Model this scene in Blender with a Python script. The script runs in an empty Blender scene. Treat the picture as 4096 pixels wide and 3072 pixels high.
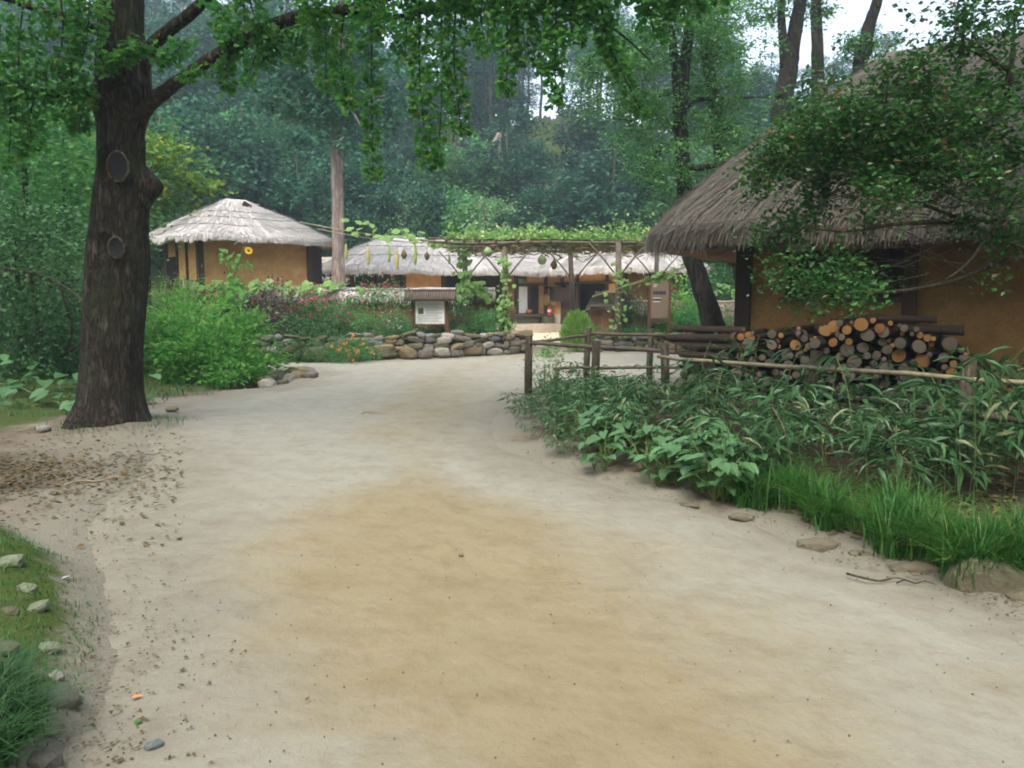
import bpy, math, random
import numpy as np
from mathutils import Vector, Matrix

random.seed(7)
R = math.radians
scene = bpy.context.scene

# ------------------------------------------------------------------ camera, world, sun, exposure
CAM_H, PITCH, FOC = 1.6, math.atan(87.0 / 770.0), 770.0
cam_d = bpy.data.cameras.new("camera")
cam_d.sensor_width = 36.0
cam_d.lens = FOC / 1024.0 * 36.0
cam_d.clip_start = 0.05
cam_d.clip_end = 600.0
cam = bpy.data.objects.new("camera", cam_d)
cam.location = (0, 0, CAM_H)
cam.rotation_euler = (math.pi / 2 - PITCH, 0, 0)
scene.collection.objects.link(cam)
scene.camera = cam

SUN_EL, SUN_ROT = R(58), R(200)
world = bpy.data.worlds.new("World")
scene.world = world
world.use_nodes = True
wn = world.node_tree
wn.nodes.clear()
w_out = wn.nodes.new("ShaderNodeOutputWorld")
w_bg = wn.nodes.new("ShaderNodeBackground")
w_sky = wn.nodes.new("ShaderNodeTexSky")
w_sky.sky_type = 'NISHITA'
w_sky.sun_disc = False
w_sky.sun_elevation = SUN_EL
w_sky.sun_rotation = SUN_ROT
w_sky.air_density = 1.2
w_sky.dust_density = 4.0
w_hs = wn.nodes.new("ShaderNodeHueSaturation")
w_hs.inputs['Saturation'].default_value = 0.62      # a cloud layer greys the blue out
w_hs.inputs['Value'].default_value = 1.0
wn.links.new(w_sky.outputs[0], w_hs.inputs['Color'])
wn.links.new(w_hs.outputs[0], w_bg.inputs['Color'])
w_bg.inputs['Strength'].default_value = 0.15
wn.links.new(w_bg.outputs[0], w_out.inputs['Surface'])

sun_d = bpy.data.lights.new("sun", 'SUN')
sun_d.energy = 0.6
sun_d.angle = R(40)
sun_d.color = (1.0, 0.97, 0.92)
sun = bpy.data.objects.new("sun", sun_d)
sun.rotation_euler = (R(90) - SUN_EL, 0, R(180) - SUN_ROT)
sun.location = (0, -20, 40)
scene.collection.objects.link(sun)

scene.view_settings.view_transform = 'Standard'
scene.view_settings.look = 'None'
scene.view_settings.exposure = 1.54
scene.view_settings.gamma = 1.0
scene.view_settings.use_curve_mapping = False
cy = scene.cycles
cy.use_denoising = True
cy.max_bounces = 7
cy.diffuse_bounces = 4
cy.glossy_bounces = 2
cy.transmission_bounces = 4
cy.volume_bounces = 1
cy.transparent_max_bounces = 8
cy.caustics_reflective = False
cy.caustics_refractive = False
cy.filter_width = 1.9

# ------------------------------------------------------------------ measuring helpers
_c, _s = math.cos(PITCH), math.sin(PITCH)
def P(px, py, Y):
    """world point at distance Y ahead that the photograph shows at pixel (px, py) of 1024 x 768"""
    u, v = (px - 512) / FOC, (384 - py) / FOC
    t = Y / (_c + v * _s)
    return Vector((u * t, Y, CAM_H + t * (v * _c - _s)))
def G(px, py, z=0.0):
    u, v = (px - 512) / FOC, (384 - py) / FOC
    t = (z - CAM_H) / (v * _c - _s)
    return Vector((u * t, t * (_c + v * _s), z))

def lin(r, g, b):
    f = lambda c: (c / 12.92 if c <= 0.04045 else ((c + 0.055) / 1.055) ** 2.4)
    return (f(r / 255), f(g / 255), f(b / 255), 1.0)

# ------------------------------------------------------------------ numeric noise
_rs = np.random.RandomState(11)
_tab = _rs.rand(64, 64, 64).astype(np.float32)
def vnoise(x, y, z=0.0):
    x, y, z = np.broadcast_arrays(np.asarray(x, float), np.asarray(y, float), np.asarray(z, float))
    xi, yi, zi = np.floor(x).astype(int), np.floor(y).astype(int), np.floor(z).astype(int)
    fx, fy, fz = x - xi, y - yi, z - zi
    fx, fy, fz = (f * f * (3 - 2 * f) for f in (fx, fy, fz))
    out = 0
    for dx in (0, 1):
        for dy in (0, 1):
            for dz in (0, 1):
                w = (fx if dx else 1 - fx) * (fy if dy else 1 - fy) * (fz if dz else 1 - fz)
                out = out + w * _tab[(xi + dx) % 64, (yi + dy) % 64, (zi + dz) % 64]
    return out * 2 - 1
def fbm(x, y, z=0.0, o=3):
    return sum(vnoise(x * 2**k + 7 * k, y * 2**k + 3 * k, z * 2**k) * 0.5**k for k in range(o))
def sstep(a, b, x):
    t = np.clip((x - a) / (b - a), 0, 1)
    return t * t * (3 - 2 * t)

# ------------------------------------------------------------------ objects
C = scene.collection
def tag(o, label=None, cat=None, group=None, kind=None):
    if label: o['label'] = label
    if cat: o['category'] = cat
    if group: o['group'] = group
    if kind: o['kind'] = kind
    return o
def thing(name, label, cat, loc=(0, 0, 0), rz=0.0, group=None):
    o = bpy.data.objects.new(name, None)
    o.empty_display_size = 0.2
    C.objects.link(o)
    o.location = loc
    o.rotation_euler = (0, 0, rz)
    return tag(o, label, cat, group)
def put(name, me, parent=None, loc=None, rot=None, scale=None, mat=None):
    o = bpy.data.objects.new(name, me)
    C.objects.link(o)
    if parent is not None: o.parent = parent
    if loc is not None: o.location = loc
    if rot is not None: o.rotation_euler = rot
    if scale is not None: o.scale = scale
    if mat is not None:
        o.material_slots[0].link = 'OBJECT'
        o.material_slots[0].material = mat
    return o
_kids = {}
def copy_thing(root, loc, rz=0.0, scale=None, label=None, group=None):
    r = root.copy(); C.objects.link(r)
    r.location = loc
    r.rotation_euler = (root.rotation_euler[0], root.rotation_euler[1], rz)
    if scale is not None: r.scale = scale if hasattr(scale, '__len__') else (scale,) * 3
    if label: r['label'] = label
    if group: r['group'] = group
    if root.name not in _kids:
        _kids[root.name] = [(ch, list(ch.children)) for ch in root.children]
    for ch, sub in _kids[root.name]:
        c = ch.copy(); C.objects.link(c); c.parent = r
        for g in sub:
            d = g.copy(); C.objects.link(d); d.parent = c
    return r

def np_mesh(name, V, F, mats, midx=None, smooth=False):
    V = np.ascontiguousarray(V, dtype=np.float32); F = np.ascontiguousarray(F, dtype=np.int32)
    me = bpy.data.meshes.new(name)
    k = F.shape[1]
    me.vertices.add(len(V)); me.vertices.foreach_set('co', V.ravel())
    me.loops.add(F.size); me.loops.foreach_set('vertex_index', F.ravel())
    me.polygons.add(len(F)); me.polygons.foreach_set('loop_start', np.arange(0, F.size, k, dtype=np.int32))
    if midx is not None: me.polygons.foreach_set('material_index', np.ascontiguousarray(midx, dtype=np.int32))
    me.polygons.foreach_set('use_smooth', np.full(len(F), smooth, dtype=bool))
    me.update(calc_edges=True)
    for m in (mats if isinstance(mats, (list, tuple)) else [mats]): me.materials.append(m)
    return me

class MB:
    """collects shapes and links them as ONE mesh object"""
    def __init__(s): s.v, s.f, s.m, s.sm = [], [], [], []
    def add(s, vs, fs, m=0, smooth=False):
        b = len(s.v)
        s.v += [tuple(p) for p in vs]
        for f in fs:
            s.f.append([i + b for i in f]); s.m.append(m); s.sm.append(smooth)
        return s
    def box(s, c, d, rot=None, m=0, taper=1.0):
        x, y, z = d[0] / 2, d[1] / 2, d[2] / 2
        vs = [(-x, -y, -z), (x, -y, -z), (x, y, -z), (-x, y, -z)] + [(a * taper, b * taper, z) for a, b in ((-x, -y), (x, -y), (x, y), (-x, y))]
        q = rot if rot is not None else Matrix.Identity(3)
        if not isinstance(q, Matrix): q = Matrix.Rotation(q, 3, 'Z')
        vs = [q @ Vector(p) + Vector(c) for p in vs]
        return s.add(vs, [(3, 2, 1, 0), (4, 5, 6, 7), (0, 1, 5, 4), (1, 2, 6, 5), (2, 3, 7, 6), (3, 0, 4, 7)], m)
    def tube(s, pts, rad, n=8, m=0, cap=True, wob=0.0, seed=0, smooth=True):
        pts = [Vector(p) for p in pts]
        if not hasattr(rad, '__len__'): rad = [rad] * len(pts)
        rng = random.Random(seed)
        vs = []; prev = None
        for i, p in enumerate(pts):
            d = (pts[min(i + 1, len(pts) - 1)] - pts[max(i - 1, 0)]).normalized()
            a = Vector((1, 0, 0)) if prev is None else prev
            if abs(a.dot(d)) > 0.95: a = Vector((0, 1, 0))
            u = (a - d * a.dot(d)).normalized(); prev = u
            w = d.cross(u)
            for k in range(n):
                t = 2 * math.pi * k / n
                r = rad[i] * (1 + wob * rng.uniform(-1, 1))
                vs.append(p + (u * math.cos(t) + w * math.sin(t)) * r)
        fs = [(i * n + k, i * n + (k + 1) % n, (i + 1) * n + (k + 1) % n, (i + 1) * n + k) for i in range(len(pts) - 1) for k in range(n)]
        s.add(vs, fs, m, smooth)
        if cap:
            b = len(s.v) - len(vs)
            s.f.append([b + k for k in reversed(range(n))]); s.m.append(m); s.sm.append(False)
            e = b + (len(pts) - 1) * n
            s.f.append([e + k for k in range(n)]); s.m.append(m); s.sm.append(False)
        return s
    def lathe(s, prof, c=(0, 0, 0), n=16, m=0, mx=None):
        vs = []
        for r, z in prof:
            for k in range(n):
                t = 2 * math.pi * k / n
                p = Vector((r * math.cos(t), r * math.sin(t), z))
                if mx is not None: p = mx @ p
                vs.append(p + Vector(c))
        fs = [(i * n + k, i * n + (k + 1) % n, (i + 1) * n + (k + 1) % n, (i + 1) * n + k) for i in range(len(prof) - 1) for k in range(n)]
        return s.add(vs, fs, m, True)
    def mesh(s, name, mats):
        me = bpy.data.meshes.new(name)
        me.from_pydata(s.v, [], s.f)
        for x in (mats if isinstance(mats, (list, tuple)) else [mats]): me.materials.append(x)
        me.polygons.foreach_set('material_index', s.m)
        me.polygons.foreach_set('use_smooth', s.sm)
        me.update()
        return me
    def build(s, name, mats, parent=None, **k):
        return put(name, s.mesh(name, mats), parent, **k)

def spline(pts, n=6):
    """Catmull-Rom through the points"""
    pts = [Vector(p) for p in pts]
    out = []
    for i in range(len(pts) - 1):
        p0, p1, p2, p3 = pts[max(i - 1, 0)], pts[i], pts[i + 1], pts[min(i + 2, len(pts) - 1)]
        for k in range(n):
            t = k / n
            out.append(0.5 * ((2 * p1) + (p2 - p0) * t + (2 * p0 - 5 * p1 + 4 * p2 - p3) * t * t + (3 * p1 - p0 - 3 * p2 + p3) * t**3))
    out.append(pts[-1])
    return out
def lerps(a, n):
    return [float(x) for x in np.interp(np.linspace(0, len(a) - 1, n), range(len(a)), a)]

# ------------------------------------------------------------------ materials
def _mat(name):
    m = bpy.data.materials.new(name); m.use_nodes = True
    nt = m.node_tree
    b = nt.nodes.get('Principled BSDF')
    return m, nt, b, nt.nodes.get('Material Output')
def _coords(nt, scale=(1, 1, 1), island=False):
    tc = nt.nodes.new('ShaderNodeTexCoord'); oi = nt.nodes.new('ShaderNodeObjectInfo')
    mu = nt.nodes.new('ShaderNodeVectorMath'); mu.operation = 'SCALE'
    mu.inputs[0].default_value = (37.0, 53.0, 71.0)
    nt.links.new(oi.outputs['Random'], mu.inputs['Scale'])
    ad = nt.nodes.new('ShaderNodeVectorMath'); ad.operation = 'ADD'
    nt.links.new(tc.outputs['Object'], ad.inputs[0]); nt.links.new(mu.outputs[0], ad.inputs[1])
    mp = nt.nodes.new('ShaderNodeMapping'); mp.inputs['Scale'].default_value = scale
    nt.links.new(ad.outputs[0], mp.inputs['Vector'])
    return mp.outputs[0]
def _noise(nt, vec, sc, det=5, rough=0.6):
    n = nt.nodes.new('ShaderNodeTexNoise'); n.inputs['Scale'].default_value = sc
    n.inputs['Detail'].default_value = det; n.inputs['Roughness'].default_value = rough
    nt.links.new(vec, n.inputs['Vector'])
    return n.outputs['Fac']
def _ramp(nt, fac, lo, hi):
    r = nt.nodes.new('ShaderNodeMapRange'); r.inputs['From Min'].default_value = lo; r.inputs['From Max'].default_value = hi
    nt.links.new(fac, r.inputs['Value'])
    return r.outputs[0]
def _mix(nt, fac, a, b):
    m = nt.nodes.new('ShaderNodeMix'); m.data_type = 'RGBA'
    if isinstance(fac, (int, float)): m.inputs['Factor'].default_value = fac
    else: nt.links.new(fac, m.inputs['Factor'])
    for k, x in ((6, a), (7, b)):
        if isinstance(x, tuple): m.inputs[k].default_value = x
        else: nt.links.new(x, m.inputs[k])
    return m.outputs[2]
def _bump(nt, b, fac, strength, dist=0.02):
    bp = nt.nodes.new('ShaderNodeBump'); bp.inputs['Strength'].default_value = strength; bp.inputs['Distance'].default_value = dist
    nt.links.new(fac, bp.inputs['Height']); nt.links.new(bp.outputs[0], b.inputs['Normal'])
def solid(name, c1, c2=None, c3=None, sc=6.0, stretch=(1, 1, 1), rough=0.85, bump=0.4, dist=0.02, spec=0.3, fine=4.0, lo=0.35, hi=0.65):
    m, nt, b, _ = _mat(name)
    v = _coords(nt, stretch)
    n1 = _noise(nt, v, sc)
    col = _mix(nt, _ramp(nt, n1, lo, hi), c1, c2 or c1)
    n2 = _noise(nt, v, sc * fine, 6, 0.7)
    if c3: col = _mix(nt, _ramp(nt, n2, 0.5, 0.75), col, c3)
    nt.links.new(col, b.inputs['Base Color'])
    b.inputs['Roughness'].default_value = rough
    b.inputs['Specular IOR Level'].default_value = spec
    if bump: _bump(nt, b, n2, bump, dist)
    return m
def leafmat(name, c1, c2, c3=None, p3=0.08, trans=0.35, rough=0.45, spec=0.4, vary=0.2):
    """foliage: colour varies from leaf to leaf, thin enough to let light through"""
    m, nt, b, out = _mat(name)
    g = nt.nodes.new('ShaderNodeNewGeometry')
    rnd = g.outputs['Random Per Island']
    col = _mix(nt, rnd, c1, c2)
    if c3:
        gt = nt.nodes.new('ShaderNodeMath'); gt.operation = 'GREATER_THAN'; gt.inputs[1].default_value = 1 - p3
        ml = nt.nodes.new('ShaderNodeMath'); ml.operation = 'FRACT'
        mm = nt.nodes.new('ShaderNodeMath'); mm.operation = 'MULTIPLY'; mm.inputs[1].default_value = 17.31
        nt.links.new(rnd, mm.inputs[0]); nt.links.new(mm.outputs[0], ml.inputs[0]); nt.links.new(ml.outputs[0], gt.inputs[0])
        col = _mix(nt, gt.outputs[0], col, c3)
    oi = nt.nodes.new('ShaderNodeObjectInfo')
    hs = nt.nodes.new('ShaderNodeHueSaturation')
    mr = nt.nodes.new('ShaderNodeMapRange'); mr.inputs['To Min'].default_value = 1 - vary; mr.inputs['To Max'].default_value = 1 + vary
    nt.links.new(oi.outputs['Random'], mr.inputs['Value']); nt.links.new(mr.outputs[0], hs.inputs['Value'])
    nt.links.new(col, hs.inputs['Color'])
    nt.links.new(hs.outputs[0], b.inputs['Base Color'])
    b.inputs['Roughness'].default_value = rough
    b.inputs['Specular IOR Level'].default_value = spec
    tr = nt.nodes.new('ShaderNodeBsdfTranslucent'); nt.links.new(hs.outputs[0], tr.inputs['Color'])
    mx = nt.nodes.new('ShaderNodeMixShader'); mx.inputs[0].default_value = trans
    nt.links.new(b.outputs[0], mx.inputs[1]); nt.links.new(tr.outputs[0], mx.inputs[2])
    nt.links.new(mx.outputs[0], out.inputs['Surface'])
    return m
def strawmat(name, c1, c2, c3):
    m, nt, b, _ = _mat(name)
    g = nt.nodes.new('ShaderNodeNewGeometry')
    v = _coords(nt)
    n = _noise(nt, v, 0.9, 4)
    st = _noise(nt, _coords(nt, (22, 22, 3)), 1.0, 5, 0.7)
    col = _mix(nt, g.outputs['Random Per Island'], c1, c2)
    col = _mix(nt, _ramp(nt, n, 0.45, 0.72), col, c3)
    col = _mix(nt, _ramp(nt, st, 0.55, 0.72), col, c2)
    nt.links.new(col, b.inputs['Base Color'])
    b.inputs['Roughness'].default_value = 0.8
    n2 = _noise(nt, _coords(nt, (40, 40, 6)), 1.0, 4)
    _bump(nt, b, n2, 0.5, 0.02)
    return m
def barkmat(name, c1, c2, moss=None, sc=9.0, bump=0.9, dist=0.03):
    m, nt, b, _ = _mat(name)
    v = _coords(nt, (1, 1, 0.22))
    nn = _noise(nt, v, sc, 5, 0.6)
    sb = nt.nodes.new('ShaderNodeMath'); sb.operation = 'SUBTRACT'; sb.inputs[1].default_value = 0.5
    ab = nt.nodes.new('ShaderNodeMath'); ab.operation = 'ABSOLUTE'
    nt.links.new(nn, sb.inputs[0]); nt.links.new(sb.outputs[0], ab.inputs[0])
    n1 = _ramp(nt, ab.outputs[0], 0.0, 0.17)             # furrows are the thin lines where the noise crosses its middle
    col = _mix(nt, n1, c1, c2)
    if moss:
        n3 = _noise(nt, _coords(nt), 1.6, 4)
        col = _mix(nt, _ramp(nt, n3, 0.5, 0.75), col, moss)
    nt.links.new(col, b.inputs['Base Color'])
    b.inputs['Roughness'].default_value = 0.9
    b.inputs['Specular IOR Level'].default_value = 0.2
    _bump(nt, b, n1, bump, dist)
    return m

M = {}
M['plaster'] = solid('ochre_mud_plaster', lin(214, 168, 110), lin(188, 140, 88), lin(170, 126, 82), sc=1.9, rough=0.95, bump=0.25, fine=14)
M['plaster_dim'] = solid('shade_darkened_plaster', lin(138, 108, 64), lin(114, 88, 52), lin(98, 76, 47), sc=1.9, rough=0.95, bump=0.3, fine=14)  # the ochre plaster again, its colour darkened for shade under the eaves
M['plaster_base'] = solid('pale_plinth_plaster', lin(196, 186, 172), lin(178, 166, 150), lin(150, 140, 126), sc=2.5, rough=0.95, bump=0.3)
M['oldwood'] = solid('dark_old_timber', lin(62, 50, 40), lin(84, 68, 52), lin(44, 36, 30), sc=5, stretch=(6, 6, 0.6), rough=0.85, bump=0.5)
M['oldwood_x'] = solid('dark_old_timber_flat', lin(66, 54, 44), lin(90, 74, 58), lin(48, 40, 33), sc=5, stretch=(0.6, 6, 6), rough=0.85, bump=0.5)
M['blackwood'] = solid('nearly_black_timber', lin(44, 37, 33), lin(58, 49, 42), lin(32, 27, 24), sc=5, stretch=(6, 6, 0.6), rough=0.85, bump=0.5)
M['palewood'] = solid('pale_timber', lin(196, 186, 170), lin(172, 160, 142), None, sc=5, stretch=(6, 6, 0.6), rough=0.8, bump=0.3)
M['paper'] = solid('white_door_paper', lin(228, 230, 232), lin(214, 218, 222), None, sc=3, rough=0.9, bump=0.05)
M['dark'] = solid('dark_unlit_interior', lin(52, 44, 38), lin(40, 34, 30), None, sc=3, rough=0.95, bump=0.1)  # flat dark colour standing in for unlit rooms behind openings
M['straw_pale'] = strawmat('pale_grey_thatch', lin(212, 208, 203), lin(172, 167, 160), lin(186, 181, 174))
M['straw_mid'] = strawmat('grey_brown_thatch', lin(184, 170, 154), lin(158, 144, 128), lin(140, 126, 112))
M['straw_old'] = strawmat('old_shade_dark_thatch', lin(116, 106, 92), lin(82, 74, 63), lin(98, 95, 84))  # aged straw, its colour deepened further for the shade on the near roof
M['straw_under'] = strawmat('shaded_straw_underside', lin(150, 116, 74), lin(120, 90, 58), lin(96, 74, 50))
M['rope'] = solid('straw_rope', lin(128, 116, 100), lin(96, 86, 74), None, sc=30, rough=0.95, bump=0.4)
M['mudwall'] = solid('red_mud_and_stone', lin(138, 100, 72), lin(108, 78, 56), lin(82, 62, 48), sc=3.2, rough=0.95, bump=0.9, dist=0.05)
M['stone_a'] = solid('grey_stone', lin(122, 118, 108), lin(96, 93, 84), lin(78, 75, 66), sc=5, rough=0.9, bump=0.5)
M['stone_b'] = solid('tan_stone', lin(136, 122, 94), lin(112, 100, 76), lin(90, 82, 60), sc=5, rough=0.9, bump=0.5)
M['stone_c'] = solid('pale_stone', lin(158, 154, 144), lin(132, 128, 118), lin(106, 102, 90), sc=5, rough=0.9, bump=0.5)
M['stone_d'] = solid('dark_mossy_stone', lin(104, 98, 82), lin(86, 88, 62), lin(70, 66, 56), sc=4, rough=0.95, bump=0.5)
M['stone_e'] = solid('blue_grey_stone', lin(118, 122, 124), lin(100, 104, 106), lin(80, 84, 86), sc=5, rough=0.9, bump=0.5)
M['earth_core'] = solid('dark_earth_joint', lin(70, 60, 48), lin(54, 46, 36), None, sc=6, rough=1, bump=0.6)
M['moss_stone'] = solid('moss_grown_stone', lin(134, 136, 122), lin(112, 120, 88), lin(84, 104, 58), sc=4, rough=0.95, bump=0.5)
M['log_bark'] = barkmat('log_bark', lin(64, 54, 46), lin(98, 86, 74), sc=14, bump=0.8)
M['bark_ginkgo'] = barkmat('grey_brown_furrowed_bark', lin(46, 41, 36), lin(92, 84, 74), lin(64, 72, 48), sc=15, bump=1.0, dist=0.05)
M['bark_dark'] = barkmat('dark_bark', lin(28, 25, 22), lin(62, 56, 50), lin(50, 58, 42), sc=9)
M['bark_pine'] = barkmat('pinkish_pine_bark', lin(120, 106, 96), lin(168, 152, 142), None, sc=5, bump=0.7)
M['bark_far'] = barkmat('forest_bark', lin(74, 64, 58), lin(104, 94, 84), None, sc=6, bump=0.5)
M['bark_shrub'] = barkmat('shrub_bark', lin(62, 55, 47), lin(100, 90, 78), lin(74, 80, 60), sc=12, bump=0.5)
M['knot'] = solid('dark_painted_cut', lin(27, 29, 34), lin(20, 20, 23), None, sc=8, rough=0.7, bump=0.5)
M['knot_rim'] = solid('healed_bark_rim', lin(92, 82, 70), lin(70, 62, 54), None, sc=12, rough=0.9, bump=0.4)
M['post'] = barkmat('weathered_post_bark', lin(70, 62, 52), lin(112, 102, 88), lin(92, 96, 70), sc=12)
M['bamboo_rail'] = solid('dry_bamboo', lin(158, 146, 116), lin(132, 120, 94), lin(108, 102, 84), sc=6, rough=0.6, bump=0.2)
M['pole'] = solid('grey_round_pole', lin(88, 78, 66), lin(112, 100, 86), lin(64, 57, 49), sc=6, rough=0.85, bump=0.4)
M['stem'] = solid('green_stem', lin(104, 128, 66), lin(84, 104, 56), None, sc=10, rough=0.6, bump=0.1)
M['stem_dry'] = solid('dry_stem', lin(140, 128, 92), lin(112, 104, 74), None, sc=10, rough=0.7, bump=0.1)
# ------------------------------------------------------------------ foliage and ground materials
GR = lambda a, b, c: lin(a, b, c)
M['lf_ginkgo'] = leafmat('ginkgo_leaf', lin(54, 118, 50), lin(104, 164, 74), lin(146, 172, 80), 0.04, trans=0.64, rough=0.5)
M['lf_forest_a'] = leafmat('forest_leaf_dark', lin(28, 68, 52), lin(58, 104, 74), trans=0.36, vary=0.45, rough=0.55, spec=0.3)
M['lf_forest_b'] = leafmat('forest_leaf_mid', lin(46, 102, 56), lin(90, 146, 78), trans=0.42, vary=0.38, rough=0.55, spec=0.3)
M['lf_forest_c'] = leafmat('forest_leaf_pale', lin(92, 138, 88), lin(132, 168, 112), trans=0.3, rough=0.55, spec=0.3)
M['lf_pine'] = leafmat('pine_needles', lin(28, 70, 56), lin(54, 100, 76), trans=0.28, vary=0.35, rough=0.6, spec=0.3)
M['lf_maple'] = leafmat('yellow_green_leaf', lin(84, 126, 40), lin(132, 164, 58), lin(166, 168, 60), 0.08, trans=0.45)
M['lf_tall'] = leafmat('fresh_compound_leaf', lin(52, 104, 54), lin(96, 148, 76), lin(140, 170, 96), 0.06, trans=0.45)
M['lf_holly'] = leafmat('glossy_dark_leaf', lin(38, 88, 42), lin(80, 130, 60), lin(132, 104, 72), 0.03, trans=0.4, rough=0.3, spec=0.5)
M['lf_weed'] = leafmat('bright_weed_leaf', lin(72, 142, 56), lin(126, 186, 84), lin(160, 190, 104), 0.05, trans=0.55)
M['lf_bed'] = leafmat('garden_leaf', lin(64, 122, 66), lin(110, 166, 96), trans=0.45)
M['lf_bed_dark'] = leafmat('garden_leaf_dark', lin(42, 84, 48), lin(78, 120, 66), trans=0.3)
M['lf_amaranth'] = leafmat('purple_tinged_leaf', lin(84, 62, 66), lin(72, 96, 62), lin(150, 60, 84), 0.10, trans=0.25)
M['fl_pink'] = leafmat('magenta_petal', lin(176, 44, 100), lin(206, 92, 138), trans=0.3, rough=0.7)
M['fl_red'] = leafmat('dark_red_petal', lin(150, 34, 48), lin(182, 60, 60), trans=0.3, rough=0.7)
M['fl_orange'] = leafmat('orange_petal', lin(240, 140, 50), lin(246, 176, 110), trans=0.3, rough=0.7)
M['fl_white'] = leafmat('pale_petal', lin(226, 222, 220), lin(210, 196, 206), trans=0.3, rough=0.7)
M['fl_yellow'] = leafmat('yellow_petal', lin(246, 206, 30), lin(236, 180, 24), trans=0.3, rough=0.7)
M['lf_gourd'] = leafmat('gourd_leaf', lin(88, 132, 62), lin(136, 172, 90), lin(186, 194, 120), 0.1, trans=0.4)
M['lf_bamboo'] = leafmat('bamboo_leaf', lin(44, 84, 46), lin(92, 132, 84), lin(150, 156, 112), 0.05, trans=0.3, rough=0.35, spec=0.5)
M['lf_broad'] = leafmat('broad_ground_leaf', lin(58, 104, 58), lin(104, 146, 92), trans=0.3, rough=0.3, spec=0.5)
M['lf_grass'] = leafmat('grass_blade', lin(34, 84, 30), lin(72, 126, 48), lin(130, 140, 76), 0.06, trans=0.3)
M['lf_broom'] = leafmat('broom_needle', lin(108, 156, 66), lin(150, 190, 100), trans=0.3)
M['lf_dry'] = leafmat('fallen_dry_leaf', lin(84, 68, 44), lin(126, 104, 68), lin(80, 86, 48), 0.2, trans=0.1, rough=0.8)
M['loofah'] = solid('loofah_skin', lin(120, 150, 72), lin(158, 166, 92), None, sc=12, rough=0.6, bump=0.2)
M['loofah_y'] = solid('ripe_loofah_skin', lin(186, 172, 92), lin(150, 146, 82), None, sc=12, rough=0.6, bump=0.2)
M['gourd'] = solid('green_gourd_skin', lin(132, 160, 104), lin(166, 188, 136), None, sc=9, rough=0.5, bump=0.1)
M['drygourd'] = solid('dried_brown_gourd', lin(124, 104, 66), lin(92, 78, 48), lin(70, 58, 38), sc=14, rough=0.9, bump=0.5)
M['basket'] = solid('woven_willow', lin(206, 184, 128), lin(180, 156, 104), lin(150, 126, 84), sc=24, rough=0.9, bump=0.6)
M['clay'] = solid('brown_clay', lin(150, 100, 56), lin(120, 78, 44), None, sc=6, rough=0.7, bump=0.2)
M['red'] = solid('red_enamel', lin(196, 40, 40), lin(180, 34, 36), None, sc=3, rough=0.35, bump=0.0, spec=0.5)
M['white'] = solid('white_label', lin(232, 232, 228), lin(220, 220, 216), None, sc=5, rough=0.6, bump=0.0)
M['black'] = solid('black_rubber', lin(30, 30, 30), lin(40, 40, 40), None, sc=5, rough=0.6, bump=0.0)
M['kerb_stone'] = solid('sandy_kerb_stone', lin(124, 115, 98), lin(104, 98, 78), lin(82, 88, 56), sc=5, rough=0.95, bump=0.5)
M['signbrown'] = solid('brown_sign_face', lin(132, 112, 96), lin(122, 102, 88), None, sc=2, rough=0.6, bump=0.05)
M['signwood'] = solid('red_brown_sign_wood', lin(104, 74, 52), lin(84, 60, 44), None, sc=6, stretch=(6, 6, .6), rough=0.8, bump=0.3)
M['navy'] = solid('navy_print', lin(38, 46, 62), lin(44, 54, 74), None, sc=5, rough=0.6, bump=0.0)

def cutmat(name, c1, c2, c3):
    m, nt, b, _ = _mat(name)
    tc = nt.nodes.new('ShaderNodeTexCoord')
    mp = nt.nodes.new('ShaderNodeMapping'); mp.inputs['Scale'].default_value = (1, 0, 1)
    nt.links.new(tc.outputs['Object'], mp.inputs['Vector'])
    wv = nt.nodes.new('ShaderNodeTexWave'); wv.wave_type = 'RINGS'; wv.rings_direction = 'SPHERICAL'
    wv.inputs['Scale'].default_value = 2.6; wv.inputs['Distortion'].default_value = 3.5; wv.inputs['Detail'].default_value = 2
    nt.links.new(mp.outputs[0], wv.inputs['Vector'])
    oi = nt.nodes.new('ShaderNodeObjectInfo')
    col = _mix(nt, oi.outputs['Random'], c1, c2)
    f = nt.nodes.new('ShaderNodeMath'); f.operation = 'MULTIPLY'; f.inputs[1].default_value = 0.85
    nt.links.new(wv.outputs['Fac'], f.inputs[0])
    col = _mix(nt, f.outputs[0], col, c3)
    nt.links.new(col, b.inputs['Base Color']); b.inputs['Roughness'].default_value = 0.9
    return m
M['cut_fresh'] = cutmat('fresh_sawn_wood', lin(150, 102, 52), lin(178, 138, 82), lin(120, 78, 40))
M['cut_old'] = cutmat('weathered_sawn_wood', lin(98, 88, 76), lin(130, 116, 100), lin(74, 66, 58))

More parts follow.
